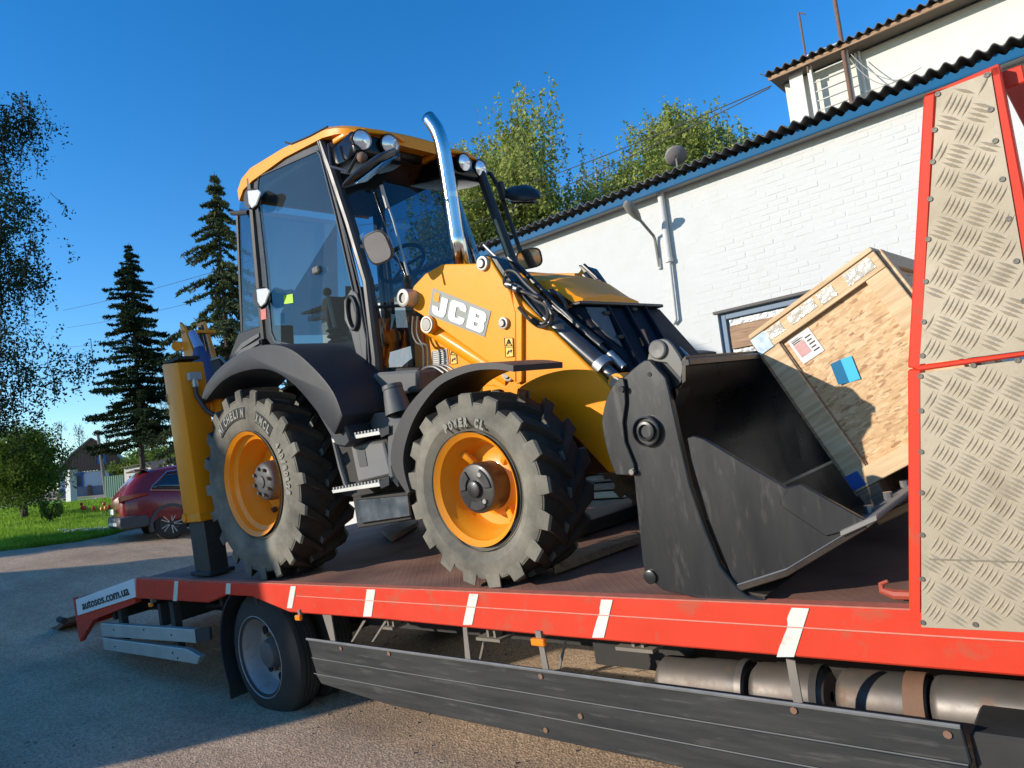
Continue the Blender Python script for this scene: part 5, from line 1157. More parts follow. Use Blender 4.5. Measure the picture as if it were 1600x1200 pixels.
# far door the same
q3 = [(p[0], MC(v0), p[2]) for p in QA(door_out, v0)]; i3 = [(p[0], MC(v0), p[2]) for p in QA(door_in, v0)]
b = B(); A = b.vs(q3); C = b.vs(i3)
for i in range(len(q3)): j = (i+1) % len(q3); b.bm.faces.new((A[i], A[j], C[j], C[i]))
fd = b.build('door', CF, LO, solid=.03)
B().face; bb_ = B(); bb_.face(i3); bb_.build('door_glass', CABF, fd, root=LO)
# front pillars: near and far
def pillar(pts, v, r=.035, name='cab_pillar'): return B().tube(QA(pts, v), r, 10).build(name, CF, LO)
nearA = [(503, 218), (522, 270), (548, 350), (575, 440), (590, 560), (592, 600)]
pillar(nearA, v0+.03, [.045, .045, .04, .04, .045, .05])
fa = [(750, 268), (772, 330), (800, 405), (822, 470)]
farv = MC(v0+.03)
B().tube([Q(a, b_, farv) for a, b_ in fa], .04, 10).build('cab_pillar', CF, LO)
# strip of bright trim on the near pillar
B().tube(QA([(497, 219), (516, 285), (540, 365), (563, 450), (574, 520), (577, 570)], v0-.012), .005, 6).build('pillar_trim', mat('grey_trim', (.12, .12, .125), .4), LO)
# rear pillars and rear glass
rp_ = QA([(377, 300), (398, 520)], v0+.02); B().box
B().tube(QA([(392, 280), (402, 400), (414, 530)], v0+.01), .036, 8).build('cab_pillar', CF, LO)
B().tube(QA([(372, 330), (380, 520)], v0+.12), .022, 8).build('cab_pillar', CF, LO)
B().tube([(p[0], MC(v0+.01), p[2]) for p in QA([(392, 280), (402, 400), (414, 530)], v0+.01)], .036, 8).build('cab_pillar', CF, LO)
rq = QA([(374, 320), (395, 285), (408, 520), (380, 525)], v0+.06); bb_ = B(); bb_.face(rq); bb_.build('rear_quarter_glass', CABF, LO)
rb_ = QA([(374, 325), (380, 525)], v0+.14); bb_ = B(); bb_.face([rb_[0], rb_[1], (rb_[1][0], MC(v0+.14), rb_[1][2]), (rb_[0][0], MC(v0+.14), rb_[0][2])]); bb_.build('rear_window', CABF, LO)
# windscreen spanning the front pillars, bowed forward
def screen(n0, n1, m_, name, t0=0., t1=1., bow=.10):
    A_ = QA(nearA, v0+.03); g_ = []
    L_ = [A_[i] for i in range(len(A_))]
    def at(t):
        x = t*(len(L_)-1); i = min(int(x), len(L_)-2); return mid(L_[i], L_[i+1], x-i)
    for i in range(9):
        p = at(t0+(t1-t0)*i/8); g_.append([(p[0]+.03+bow*(1-(2*j/10-1)**4), v0+.03+(MC(v0+.03)-v0-.03)*j/10, p[2]) for j in range(11)])
    return B().sheet(g_).build(name, m_, LO, smooth=60)
screen(0, 1, CABF, 'windscreen', .04, .66); screen(0, 1, CABF, 'lower_windscreen', .68, .98, .06)
sbar = []
A_ = QA(nearA, v0+.03)
def atp(t): x = t*(len(A_)-1); i = min(int(x), len(A_)-2); return mid(A_[i], A_[i+1], x-i)
p_ = atp(.67); B().tube([(p_[0]+.03+.09*(1-(2*j/10-1)**4), v0+.03+(MC(v0+.03)-v0-.03)*j/10, p_[2]) for j in range(11)], .013, 6).build('windscreen_bar', CF, LO)
# cab roof: rounded shell with two lamp pods under its front corners
uF = Q(628, 225, .95)[0]; wF = Q(628, 225, .95)[2]
def roof_ring(u, wtop, th, vn=.50, crown=.03):
    vf = MC(vn); top = []; n = 18
    for j in range(n+1):
        s = j/n; v = vn+(vf-vn)*s; e = min(s, 1-s)*(vf-vn); rr = .05
        dz = 0 if e > rr else -(rr-math.sqrt(max(rr*rr-(rr-e)**2, 0)))*min(.7, th/.13)
        top.append((u, v, wtop+dz+crown*math.sin(math.pi*s)-crown*.2))
    return top+[(u, vn+(vf-vn)*j/n, wtop-th) for j in range(n, -1, -1)]
topz = [(Q(a, b_, .5)[0], Q(a, b_, .5)[2]) for a, b_ in ((370, 290), (376, 272), (390, 255), (440, 224), (500, 195))]
botz = [(Q(a, b_, .50)[0], Q(a, b_, .50)[2]) for a, b_ in ((365, 320), (378, 298), (396, 281), (440, 249), (498, 219))]
stns = [roof_ring(a[0], a[1], a[1]-c[1]) for a, c in zip(topz, botz)]
ul, wl_ = topz[-1]
for f, vn in ((.45, .505), (.70, .53), (.87, .58), (.96, .66), (1.0, .74)):
    u = ul+(uF-ul)*f; stns.append(roof_ring(u, wl_+(wF+.062-wl_)*f**1.15-(.02 if f == 1 else 0), .10-.045*f, vn))
B().loft(stns).build('roof', YEL, LO, smooth=50)
BLKG = mat('gloss_black_visor', (.006, .006, .008), .14, var=.1, spec=.3)
for sgm in (0, 1):
    f_ = (lambda v: v) if sgm == 0 else MC
    ring = lambda u, z0, z1, va, vb: [(u, f_(va), z0), (u, f_(va), z1), (u, f_(vb), z1), (u, f_(vb), z0)]
    B().loft([ring(uF-.45, wF-.10, wF+.02, .56, .95), ring(uF-.14, wF-.155, wF+.01, .525, .95), ring(uF-.02, wF-.155, wF+.015, .505, .94), ring(uF+.012, wF-.13, wF-.0, .51, .90)]).build('lamp_visor', BLKG, LO, bevel=.025, seg=2)
    B().loft([[(uF-.25, f_(va), wF+.012), (uF-.25, f_(va), wF+.05), (uF+.045*k, f_(va), wF+.045), (uF+.05*k, f_(va), wF+.012)] for va, k in ((.52, -2.5), (.60, .3), (.74, 1.1), (.88, 1), (.98, .2))]).build('roof_brow', YEL, LO, bevel=.008)
    for (v_, dz, du) in ((.57, 0, -.02), (.79, .0, .012)):
        c = Vector((uF+du+.015, f_(v_), wF-.052+dz)); ax_ = Vector((.95, -.22 if sgm == 0 else -.05, -.16)).normalized()
        hd_ = B().lathe([(-.06, .05), (-.01, .075), (.03, .075), (.036, .068), (.03, .064)], c, ax_, 28).build('work_light', BLKG, LO)
        B().lathe([(.028, .066), (.036, .045), (.040, .0)], c, ax_, 28).build('lens', LENS, hd_, root=LO)
        B().lathe([(.030, .070), (.037, .067), (.030, .062)], c, ax_, 28).build('lamp_bezel', STL, hd_, root=LO)
# dark front header and ceiling lining
hA = atp(.03)
B().box((hA[0]-1.05, v0+.03, hA[2]-.07), (hA[0]+.10, MC(v0+.03), hA[2]+.0)).build('headliner', mat('dark_headliner', (.02, .021, .024), .8), LO, bevel=.02)
B().tube([(hA[0]+.10, v0+.1, hA[2]-.02), (hA[0]+.14, 1.25, hA[2]-.02), (hA[0]+.10, MC(v0+.1), hA[2]-.02)], .045, 8).build('header_rail', CF, LO)
# wires and hinge on the roof edge
B().tube(QA([(446, 222), (456, 225), (484, 213), (512, 198)], .50), .008, 5).build('roof_strap', DARK, LO)
# upper and lower rear marker lamps of the door line
TLW = mat('ribbed_clear_lens', (.55, .56, .54), .3, var=.15, scale=60)
for (px, py, s_) in ((396, 310, 1.), (410, 464, 1.)):
    c = Q(px, py, .44)
    B().lathe([(0, .0), (0, .075), (.05, .085), (.09, .04)], (c[0]-.02, .41, c[2]), (0, 1, 0), 20).build('lamp_housing', CF, LO)
    P([(px-10, py-12), (px+6, py-14), (px+11, py-9), (px+4, py+10), (px-3, py+16), (px-8, py+8)], .40, .014, 'side_lamp', TLW, bevel=.006)
B().tube(QA([(362, 333), (376, 333), (388, 332)], .5), .02, 8).build('rear_lamp_stalk', DARK, LO)
# door handle and latch cover
P([(537, 470), (548, 452), (557, 458), (562, 475), (566, 500), (572, 530), (573, 590), (560, 594), (558, 560), (548, 520), (538, 500)], v0-.012, .012, 'latch_cover', GRY, bevel=.005)
hc = Q(551, 489, v0-.02); aa = np.linspace(0, 6.283, 25); B().tube([(hc[0]+.055*math.cos(t), hc[1]-.005, hc[2]+.115*math.sin(t)) for t in aa], .016, 8, caps=False).build('door_handle', CF, LO)
B().lathe([(0.012, .0), (.012, .085)], hc, (0, 1, 0), 20).build('handle_recess', mat('deep_black', (.004, .004, .004), .9), LO)
k_ = Q(497, 423, v0-.02); B().box((k_[0]-.04, v0-.05, k_[2]-.025), (k_[0]+.045, v0-.01, k_[2]+.03)).build('window_catch', GRY, LO, bevel=.01)
bk = Q(573, 560, v0-.02)
text_obj('lettering_white', 'TORQUE', WHT, door, tuple(Vector(Q(528, 597, v0-.012))), Vector(Q(568, 587, v0))-Vector(Q(528, 597, v0)), (0, 0, 1), .05, width=.16, bold=.003)
text_obj('lettering_orange', 'LOCK', YEL, door, tuple(Vector(Q(548, 592, v0-.012))), Vector(Q(568, 587, v0))-Vector(Q(548, 592, v0)), (0, 0, 1), .05, width=.115, bold=.003)
P([(519, 592), (525, 591), (526, 598), (520, 600)], v0-.013, .003, 'orange_badge', YEL, bevel=0, parent=door)
P([(443, 462), (457, 459), (458, 473), (444, 475)], v0-.012, .002, 'green_sticker', mat('lime_sticker', (.35, .62, .02), .5), bevel=0, parent=door)
P([(407, 484), (415, 482), (416, 498), (408, 500)], .40, .01, 'warning_label', mat('red_white_label', (.5, .12, .10), .5, var=.6, scale=40), bevel=0)
# ---- inside the cab
SEAT = mat('dark_seat_fabric', (.03, .03, .032), .9)
B().box((-.05, .60, 1.25), (1.25, 1.9, 1.30)).build('cab_floor', mat('grey_floor_mat', (.06, .065, .065), .9), LO)
B().box((.10, .95, 1.62), (.60, 1.50, 1.76)).build('seat', SEAT, LO, bevel=.04, seg=2); B().prisma([(.02, .98, 1.72), (.16, .98, 1.72), (.06, .98, 2.15), (-.04, .98, 2.12)], (0, .50, 0)).build('seat_back', SEAT, LO, bevel=.04, seg=2)
B().prisma([(.18, 1.1, 2.2), (.26, 1.1, 1.6), (.10, 1.1, 1.3), (-.02, 1.1, 1.3)], (0, .3, 0)).build('seat_base', SEAT, LO)
B().tube([(.55, .85, 1.55), (.60, .86, 1.75)], [.06, .045], 14).build('lever_boot', SEAT, LO)
for k in range(6): B().lathe([(0, .06), (.012, .075), (.024, .06)], (.50, .70, 1.52+.045*k), (0, 0, 1), 16).build('bellows', SEAT, LO)
B().tube([(.50, .70, 1.75), (.44, .72, 2.05)], .015, 6).build('control_lever', STL, LO); B().ball((.44, .72, 2.07), .035, 10).build('lever_knob', DARK, LO)
B().tube([(.62, .74, 1.7), (.75, .76, 1.98)], .012, 6).build('control_lever', STL, LO)
B().prisma([(1.0, .95, 1.3), (1.22, .95, 1.3), (1.2, .95, 1.98), (1.02, .95, 2.05)], (0, .5, 0)).build('dash_console', SEAT, LO, bevel=.03)
sw = Vector(Q(628, 412, 1.1)); axs = Vector((-.55, 0, .85)).normalized(); a_ = axs.orthogonal().normalized(); b2_ = axs.cross(a_)
st = B().tube([sw+(a_*math.cos(t)+b2_*math.sin(t))*.19 for t in np.linspace(0, 6.2832, 33)], .016, 8, caps=False).build('steering_wheel', SEAT, LO)
for t in (0.3, 2.4, 4.5): B().tube([sw-axs*.03, sw+(a_*math.cos(t)+b2_*math.sin(t))*.19], .012, 6).build('wheel_spoke', SEAT, st, root=LO)
B().tube([sw-axs*.02, sw-axs*.45], .035, 10).build('steering_column', SEAT, st, root=LO)
B().box((-.10, .58, 1.3), (.35, .80, 1.62)).build('side_console', mat('pale_console', (.16, .19, .18), .6), LO, bevel=.02)
B().prisma([(-.1, .56, 1.55), (.5, .56, 1.52), (.62, .56, 1.42), (.1, .56, 1.38)], (0, .1, 0)).build('arm_panel', mat('pale_console', (.16, .19, .18), .6), LO)
# wiper across the screen
B().tube([QU(598, 295, 1.55), QU(615, 345, 1.60), QU(638, 430, 1.64)], .009, 5).build('wiper_arm', STL, LO)
B().tube([QU(596, 290, 1.57), QU(606, 325, 1.6)], .014, 5).build('wiper_blade', mat('pale_wiper', (.4, .38, .33), .5), LO)
# ---- mirrors
def mirror(c, w_, h_, nx, name_lab, lean=0.):
    n_ = Vector(nx).normalized(); s_ = Vector((0, 0, 1)).cross(n_).normalized(); u_ = n_.cross(s_); s_, u_ = s_*math.cos(lean)+u_*math.sin(lean), u_*math.cos(lean)-s_*math.sin(lean)
    c = Vector(c); ring = lambda k, off: [c+n_*off+s_*w_*k*(abs(math.cos(t))**.6*math.copysign(1, math.cos(t)))+u_*h_*k*(abs(math.sin(t))**.6*math.copysign(1, math.sin(t))) for t in [2*math.pi*i/28 for i in range(28)]]
    o = B().loft([ring(.5, -.06), ring(.85, -.045), ring(1.0, -.01), ring(1.0, .0), ring(.9, .003)]).build('mirror', CF, LO, smooth=50)
    bb = B(); bb.face(ring(.88, .005)); bb.build('mirror_glass', MIRR, o, root=LO); return o
mc = Q(590, 387, .36); mirror(mc, .095, .105, (.30, -.90, -.30), '', .1); B().tube([Q(566, 385, .5), Q(575, 386, .40), (mc[0], mc[1]+.03, mc[2])], .016, 8).build('mirror_arm', CF, LO)
mu = Q(576, 266, .36); 
B().tube([Q(514, 225, .5), Q(518, 260, .47), Q(545, 268, .40), Q(560, 240, .37), Q(566, 250, .36)], .012, 6).build('mirror_arm', CF, LO)
c_ = Vector(QU(579, 262, mu[0])); dxy = (Vector(QU(621, 236, mu[0]))-Vector(QU(538, 289, mu[0]))); 
s_ = dxy.normalized(); L_ = dxy.length/2
n_ = Vector((-.2, 0, 1)); n_ = (n_-s_*n_.dot(s_)).normalized(); t_ = s_.cross(n_)
rings = []
for k, rad in ((-1, .01), (-.85, .045), (-.4, .085), (.2, .095), (.75, .06), (1, .012)): rings.append([c_+s_*L_*k+t_*rad*1.3*math.cos(a)+n_*rad*.42*math.sin(a) for a in [2*math.pi*i/14 for i in range(14)]])
B().loft(rings).build('wide_mirror', CF, LO)
bb = B(); bb.loft([[c_-n_*.035+s_*L_*k+t_*.11*math.cos(a)*(1-abs(k)*.9) for k, a in ((-.8, 0), (0, 0), (.8, 0), (0, math.pi))], [c_-n_*.038+s_*L_*k+t_*.11*math.cos(a)*(1-abs(k)*.9) for k, a in ((-.8, 0), (0, 0), (.8, 0), (0, math.pi))]]); bb.build('mirror_glass', MIRR, LO)
B().ball(Vector(QU(566, 246, mu[0])), .035, 10).build('mirror_joint', RUST, LO)
fv = 2.12; mp0 = Q(748, 271, 1.95)
arm_f = [Q(748, 271, 1.95), Q(766, 271, 2.0), Q(778, 290, 2.05), Q(785, 310, 2.08), Q(800, 355, 2.1), Q(814, 395, 2.12)]
B().tube(arm_f, .020, 8).build('mirror_arm', CF, LO)
B().tube([Q(781, 285, 2.04), Q(787, 312, 2.06)], .035, 8).build('mirror_joint', CF, LO)
c_ = Vector(Q(815, 304, 2.14)); rings = []
ex = (Vector(Q(844, 314, 2.14))-Vector(Q(787, 304, 2.14))); s_ = ex.normalized(); L_ = ex.length/2; n_ = Vector((0, -.45, .9)); n_ = (n_-s_*n_.dot(s_)).normalized(); t_ = s_.cross(n_)
for k, rad in ((-1, .02), (-.6, .09), (0, .13), (.6, .09), (1, .01)): rings.append([c_+s_*L_*k+t_*rad*math.cos(a)+n_*rad*.55*math.sin(a)*(1 if math.sin(a) > 0 else .6) for a in [2*math.pi*i/14 for i in range(14)]])
B().loft(rings).build('wide_mirror', CF, LO)
B().loft([[c_-n_*.045+s_*L_*k*.9+t_*y for k, y in ((-1, 0), (-.2, .1), (1, .0), (-.2, -.10))], [c_-n_*.05+s_*L_*k*.9+t_*y for k, y in ((-1, 0), (-.2, .1), (1, .0), (-.2, -.10))]]).build('mirror_glass', MIRR, LO)
mirror(Q(827, 404, 2.14), .11, .085, (.45, -.83, -.28), '', 0)
# ---- exhaust stack
ex_v = 1.0
ep = [Q(722, 416, ex_v), Q(714, 372, ex_v), Q(704, 306, ex_v), Q(695, 250, ex_v), Q(690, 224, ex_v), Q(682, 202, ex_v), Q(669, 184, ex_v)]
ep = [ep[0]]+smooth_poly(ep[1:], 3)[0:]
B().tube(ep, [.052]*2+[.049]*(len(ep)-2), 20, caps=False).build('exhaust_pipe', CHR, LO, solid=.006)
mp_ = Vector(ep[-1]); B().tube([Vector(ep[-2])-(mp_-Vector(ep[-2]))*0, mp_-(mp_-Vector(ep[-2]))*.1], .044, 16).build('pipe_bore', mat('deep_black', (.004, .004, .004), .9), LO)
B().tube([Q(703.5, 302, ex_v), Q(704.5, 310, ex_v)], .053, 20).build('pipe_clamp', CHR, LO)
# ---- engine hood
hz = lambda px, py, v: Q(px, py, v)
h0 = Q(815, 418, 1.0)
hv0, hv1 = .90, 1.60
A0 = Q(725, 415, hv0); 
hn = [Q(800, 425, hv0), Q(862, 440, hv0), Q(900, 471, hv0), Q(1002, 476, hv0)]
uh0 = 1.55; 
def hring(u, zt, zs, vi, dv):
    return [(u, hv0-dv+.0, zs), (u, hv0+vi*.35, zs+(zt-zs)*.75), (u, hv0+vi, zt), (u, 1.25, zt+.025), (u, hv1-vi, zt), (u, hv1-vi*.35, zs+(zt-zs)*.75), (u, hv1+dv, zs)]
zt0 = Q(815, 415, 1.0)[2]; uf = Q(1012, 466, 1.05)[0]
zf = Q(1012, 464, 1.05)[2]
uf = Q(905, 473, hv0)[0]; zs_f = Q(905, 474, hv0)[2]; zt_f = Q(925, 456, 1.0)[2]
hs_ = [hring(1.30, 1.86, 1.55, .12, .0), hring(2.0, Q(815, 417, 1.0)[2], 1.60, .12, .0), hring(Q(862, 441, hv0)[0], Q(872, 436, 1.0)[2], Q(862, 446, hv0)[2]-.02, .12, .0), hring(uf-.04, zt_f+.01, zs_f+.01, .10, .0), hring(uf+.01, zt_f-.025, zs_f-.01, .09, -.01)]
B().loft([r_ for r_ in hs_]).build('hood', YEL, LO, smooth=24)
# radiator cowl, dark ribbed nose
CW = mat('charcoal_cowl', (.010, .011, .016), .6, var=.2, spec=.12)
u1 = uf; zt_ = zs_f-.012; zb = .90; ub_ = u1+.36
fn_ = Vector((zt_-zb, 0, ub_-u1)).normalized()
def QF(px, py, off=.0):
    P0 = TO+(u1+fn_.x*off)*TX+1.2*TY+(zt_+fn_.z*off)*TZ; N_ = fn_.x*TX+fn_.z*TZ; q = hit(px, py, P0, N_)-TO; return (float(q@TX), float(q@TY), float(q@TZ))
fv0, fv1 = hv0-.02, QF(1031, 482)[1]
B().loft([[(2.2, fv0, zb), (2.2, fv1, zb), (ub_, fv1, zb), (ub_, fv0, zb)], [(2.2, fv0, zt_), (2.2, fv1, zt_), (u1, fv1, zt_), (u1, fv0, zt_)]]).build('nose_cowl', CW, LO, bevel=.015)
B().box((u1-.05, fv0-.01, zt_), (u1+.03, fv1+.01, zt_+.022)).build('cowl_lip', CF, LO, bevel=.006)
fn_ = Vector((zt_-zb, 0, ub_-u1)).normalized()
def QF(px, py, off=.0):
    P0 = TO+(u1+fn_.x*off)*TX+1.2*TY+(zt_+fn_.z*off)*TZ; N_ = fn_.x*TX+fn_.z*TZ; q = hit(px, py, P0, N_)-TO; return (float(q@TX), float(q@TY), float(q@TZ))
B().prisma([QF(a, b2, .002) for a, b2 in ((914, 481), (945, 482), (962, 525), (971, 543), (946, 524), (926, 503))], tuple(fn_*.01)).build('cowl_side_plate', mat('grey_side_plate', (.085, .088, .088), .5, dust=.2, spec=.3), LO, bevel=.003)
for px, py in ((945, 490), (967, 527), (989, 484)): c = Vector(QF(px, py, .01)); B().box(c-Vector((.012, .03, .012)), c+Vector((.02, .03, .012))).build('latch', DARK, LO, bevel=.004)
for (a, b2) in (((946, 483), (1004, 590)), ((975, 482), (1033, 590)), ((1003, 481), (1055, 570))):
    A_, B_ = Vector(QF(*a, .0)), Vector(QF(*b2, .0)); sd_ = Vector((0, .012, 0))
    B().prisma([A_-sd_, A_+sd_, B_+sd_, B_-sd_], tuple(fn_*.03)).build('grille_rib', CW, LO, bevel=.004)
B().prisma([QF(a, b2, .004) for a, b2 in ((995, 517), (1005, 515), (1014, 538), (1004, 541))], tuple(fn_*.006)).build('nose_badge', mat('orange_badge', (.55, .20, .06), .5), LO)
# ---- loader frame and arms. tower plate behind, lifting arm in front
TWR = P([(655, 505), (700, 520), (805, 590), (838, 636), (860, 660), (830, 700), (720, 680), (652, 600), (648, 530)], .84, .07, 'tower_plate', YEL, bevel=.006)
q3 = [(p[0], MV(.84), p[2]) for p in QA([(655, 505), (700, 520), (805, 590), (838, 636), (860, 660), (830, 700), (720, 680), (652, 600), (648, 530)], .84)]
B().prisma(q3, (0, -.07, 0)).build('tower_plate', YEL, LO, bevel=.006)
P([(735, 600), (835, 607), (866, 640), (852, 690), (760, 690)], .80, .10, 'chassis_front_plate', YEL, bevel=.006)
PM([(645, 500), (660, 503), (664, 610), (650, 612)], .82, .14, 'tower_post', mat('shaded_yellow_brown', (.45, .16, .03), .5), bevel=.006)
# main arm: box beam with bend
arm_px = [(641, 462), (646, 447), (662, 430), (690, 413), (747, 412), (752, 401), (762, 401), (770, 413), (800, 478), (828, 498), (960, 612), (985, 640), (985, 735), (955, 735), (922, 672), (872, 640), (846, 612), (808, 600), (785, 585), (668, 500), (648, 487)]
arm_px = [(641, 462), (646, 447), (664, 428), (690, 413), (745, 412), (751, 402), (763, 401), (772, 416), (797, 455), (806, 488), (806, 598), (785, 582), (668, 498), (646, 484)]
arm = PM(arm_px, .68, .05, 'arm_plate', YEL, bevel=.006)
low_px = [(797, 452), (960, 612), (992, 650), (992, 745), (950, 738), (905, 690), (850, 640), (806, 604), (800, 540)]
PM(low_px, .70, .13, 'loader_arm', YEL, bevel=.008)
P([(803, 480), (806, 488), (807, 600), (815, 596), (815, 486), (800, 452)], .675, .03, 'arm_edge_rib', YEL, bevel=.002)
PM([(770, 585), (812, 592), (862, 628), (852, 640), (795, 612), (768, 600)], .74, .06, 'arm_gusset', YEL, bevel=.004)
# decal plate with big letters
pa, pb, pc, pd = (676, 450), (767, 486), (757, 527), (669, 492)
dk = P([pd, pc, pb, pa], .676, .003, 'decal_plate', mat('decal_grey', (.20, .21, .18), .4), bevel=0, parent=arm)
a, b_, c, d_ = [Vector(Q(*p, .674)) for p in (pa, pb, pc, pd)]
def D(s, t): return (a.lerp(b_, s)).lerp(d_.lerp(c, s), t)
def glyph(polys, s0, s1, t0, t1, name):
    q = B()
    for poly in polys:
        p3 = [D(s0+(s1-s0)*x, t0+(t1-t0)*(1-y)) for x, y in poly]; q.prisma(p3, (0, -.002, 0))
    return q.build(name, WHT, dk, bevel=0, root=LO, smooth=0)
J = [[(.55, 1), (1, 1), (1, .30), (.93, .08), (.80, 0), (.25, 0), (.08, .08), (0, .25), (0, .42), (.42, .42), (.42, .30), (.5, .24), (.55, .30)]]
Cc = [[(1, .66), (1, .80), (.93, .94), (.78, 1), (.22, 1), (.07, .94), (0, .80), (0, .20), (.07, .06), (.22, 0), (.78, 0), (.93, .06), (1, .20), (1, .36), (.62, .36), (.62, .28), (.56, .24), (.45, .24), (.40, .28), (.40, .72), (.45, .76), (.56, .76), (.62, .72), (.62, .66)]]
Bb = [[(0, 0), (.40, 0), (.40, 1), (0, 1)], [(.40, .78), (.62, .78), (.62, .62), (.40, .62), (.40, .40), (.62, .40), (.62, .22), (.40, .22), (.40, 0), (.82, 0), (.96, .07), (1, .18), (1, .40), (.92, .50), (1, .60), (1, .80), (.95, .93), (.80, 1), (.40, 1)]]
glyph(J, .05, .30, .18, .90, 'letter_j'); glyph(Cc, .345, .63, .12, .90, 'letter_c'); glyph(Bb, .68, .96, .12, .90, 'letter_b')
q = B(); q.prisma([D(.05, .10), D(.05, .42), D(.145, .42), D(.145, .10)], (0, -.002, 0)); q.build('decal_square', YEL, dk, root=LO)
def sticker(pts, v, lines, name='warning_sticker', base=None, tri=None):
    o = P(pts, v, .002, name, base or mat('pale_yellow_sticker', (.78, .48, .05), .5), bevel=0); aS, bS, cS, dS = [Vector(Q(*p, v-.002)) for p in pts]
    D2 = lambda s, t: (aS.lerp(bS, s)).lerp(dS.lerp(cS, s), t)
    q = B(); q.tube([D2(0, 0), D2(1, 0), D2(1, 1), D2(0, 1), D2(0, 0)], .0022, 4)
    if tri: q.tube([D2(.5, .08), D2(.15, .42), D2(.85, .42), D2(.5, .08)], .004, 4); q.tube([D2(.5, .2), D2(.5, .34)], .004, 4); q.tube([D2(.05, .5), D2(.95, .5)], .0018, 4); q.tube([D2(.25, .85), D2(.45, .68), D2(.7, .75), D2(.75, .62)], .005, 4)
    for k in range(lines): 
        t = .1+.8*k/max(1, lines-1); s0 = .08+.3*rnd.random(); q.tube([D2(.08, t), D2(.45+.1*rnd.random(), t)], .003, 4); q.tube([D2(.58, t), D2(.8+.12*rnd.random(), t)], .003, 4)
    q.build('sticker_print', INK if tri else WHT, o, root=LO); return o
sticker([(788, 528), (801, 528), (802, 557), (790, 558)], .674, 0, tri=True)
sticker([(702, 543), (712, 543), (714, 568), (704, 569)], .836, 0, tri=True)
sticker([(675, 549), (698, 545), (701, 569), (676, 573)], .836, 7, name='data_sticker', base=mat('decal_grey2', (.22, .21, .17), .5))
text_obj('sticker_digits', '3', mat('orange_ink', (.6, .25, .03), .5), dk, tuple(D(.065, .38)), D(.15, .3)-D(.05, .3), D(0, 0)-D(0, 1), .03)
# pins with bosses
PIN = mat('pin_steel', (.20, .19, .18), .4, metal=.7); RNG = mat('pale_ring', (.42, .40, .35), .45, metal=.4)
def pin(px, py, v, r, th=.04, name='pivot_pin', both=True):
    c = Q(px, py, v)
    for vv, sg in ((v, 1), (MV(v), -1)) if both else ((v, 1),):
        o = B().lathe([(0, r*1.02), (-th*.5*sg, r), (-th*.55*sg, r*.86), (-th*.55*sg, r*.72), (-th*.3*sg, r*.7)], (c[0], vv, c[2]), (0, 1, 0), 28).build(name, RNG, LO)
        B().lathe([(-th*.2*sg, r*.62), (-th*.75*sg, r*.6), (-th*.85*sg, r*.5), (-th*.85*sg, 0)], (c[0], vv, c[2]), (0, 1, 0), 24).build('pin_head', PIN, o, root=LO)
pin(756, 412, .68, .045); pin(789, 505, .68, .036); pin(796, 585, .74, .042)
c = Q(645, 466, .68); B().lathe([(0, .06), (-.09, .06), (-.095, .05), (-.095, .036), (-.02, .034)], c, (0, 1, 0), 28).build('pivot_boss', RNG, LO); B().cyl((c[0], .60, c[2]), (c[0], 1.9, c[2]), .034, seg=16).build('cross_pin', PIN, LO)
# lift ram: yellow cylinder from tower pin to arm pin
a, b_ = Vector(Q(668, 507, .76)), Vector(Q(800, 592, .78)); B().cyl(a, b_, .062, .062, 24).build('lift_ram', YEL, LO); c = Vector(Q(668, 507, .66))
B().cyl((c.x, .66, c.z), (c.x, .82, c.z), .062, seg=24).build('ram_boss', YEL, LO); B().lathe([(0, .058), (-.012, .056), (-.012, .045), (.0, .043)], (c.x, .66, c.z), (0, 1, 0), 28).build('boss_ring', RNG, LO); B().cyl((c.x, .645, c.z), (c.x, .67, c.z), .040, seg=20).build('pin_head', PIN, LO)
B().cyl((a.x, MV(.76), a.z), (b_.x, MV(.78), b_.z), .062, seg=20).build('lift_ram', YEL, LO)
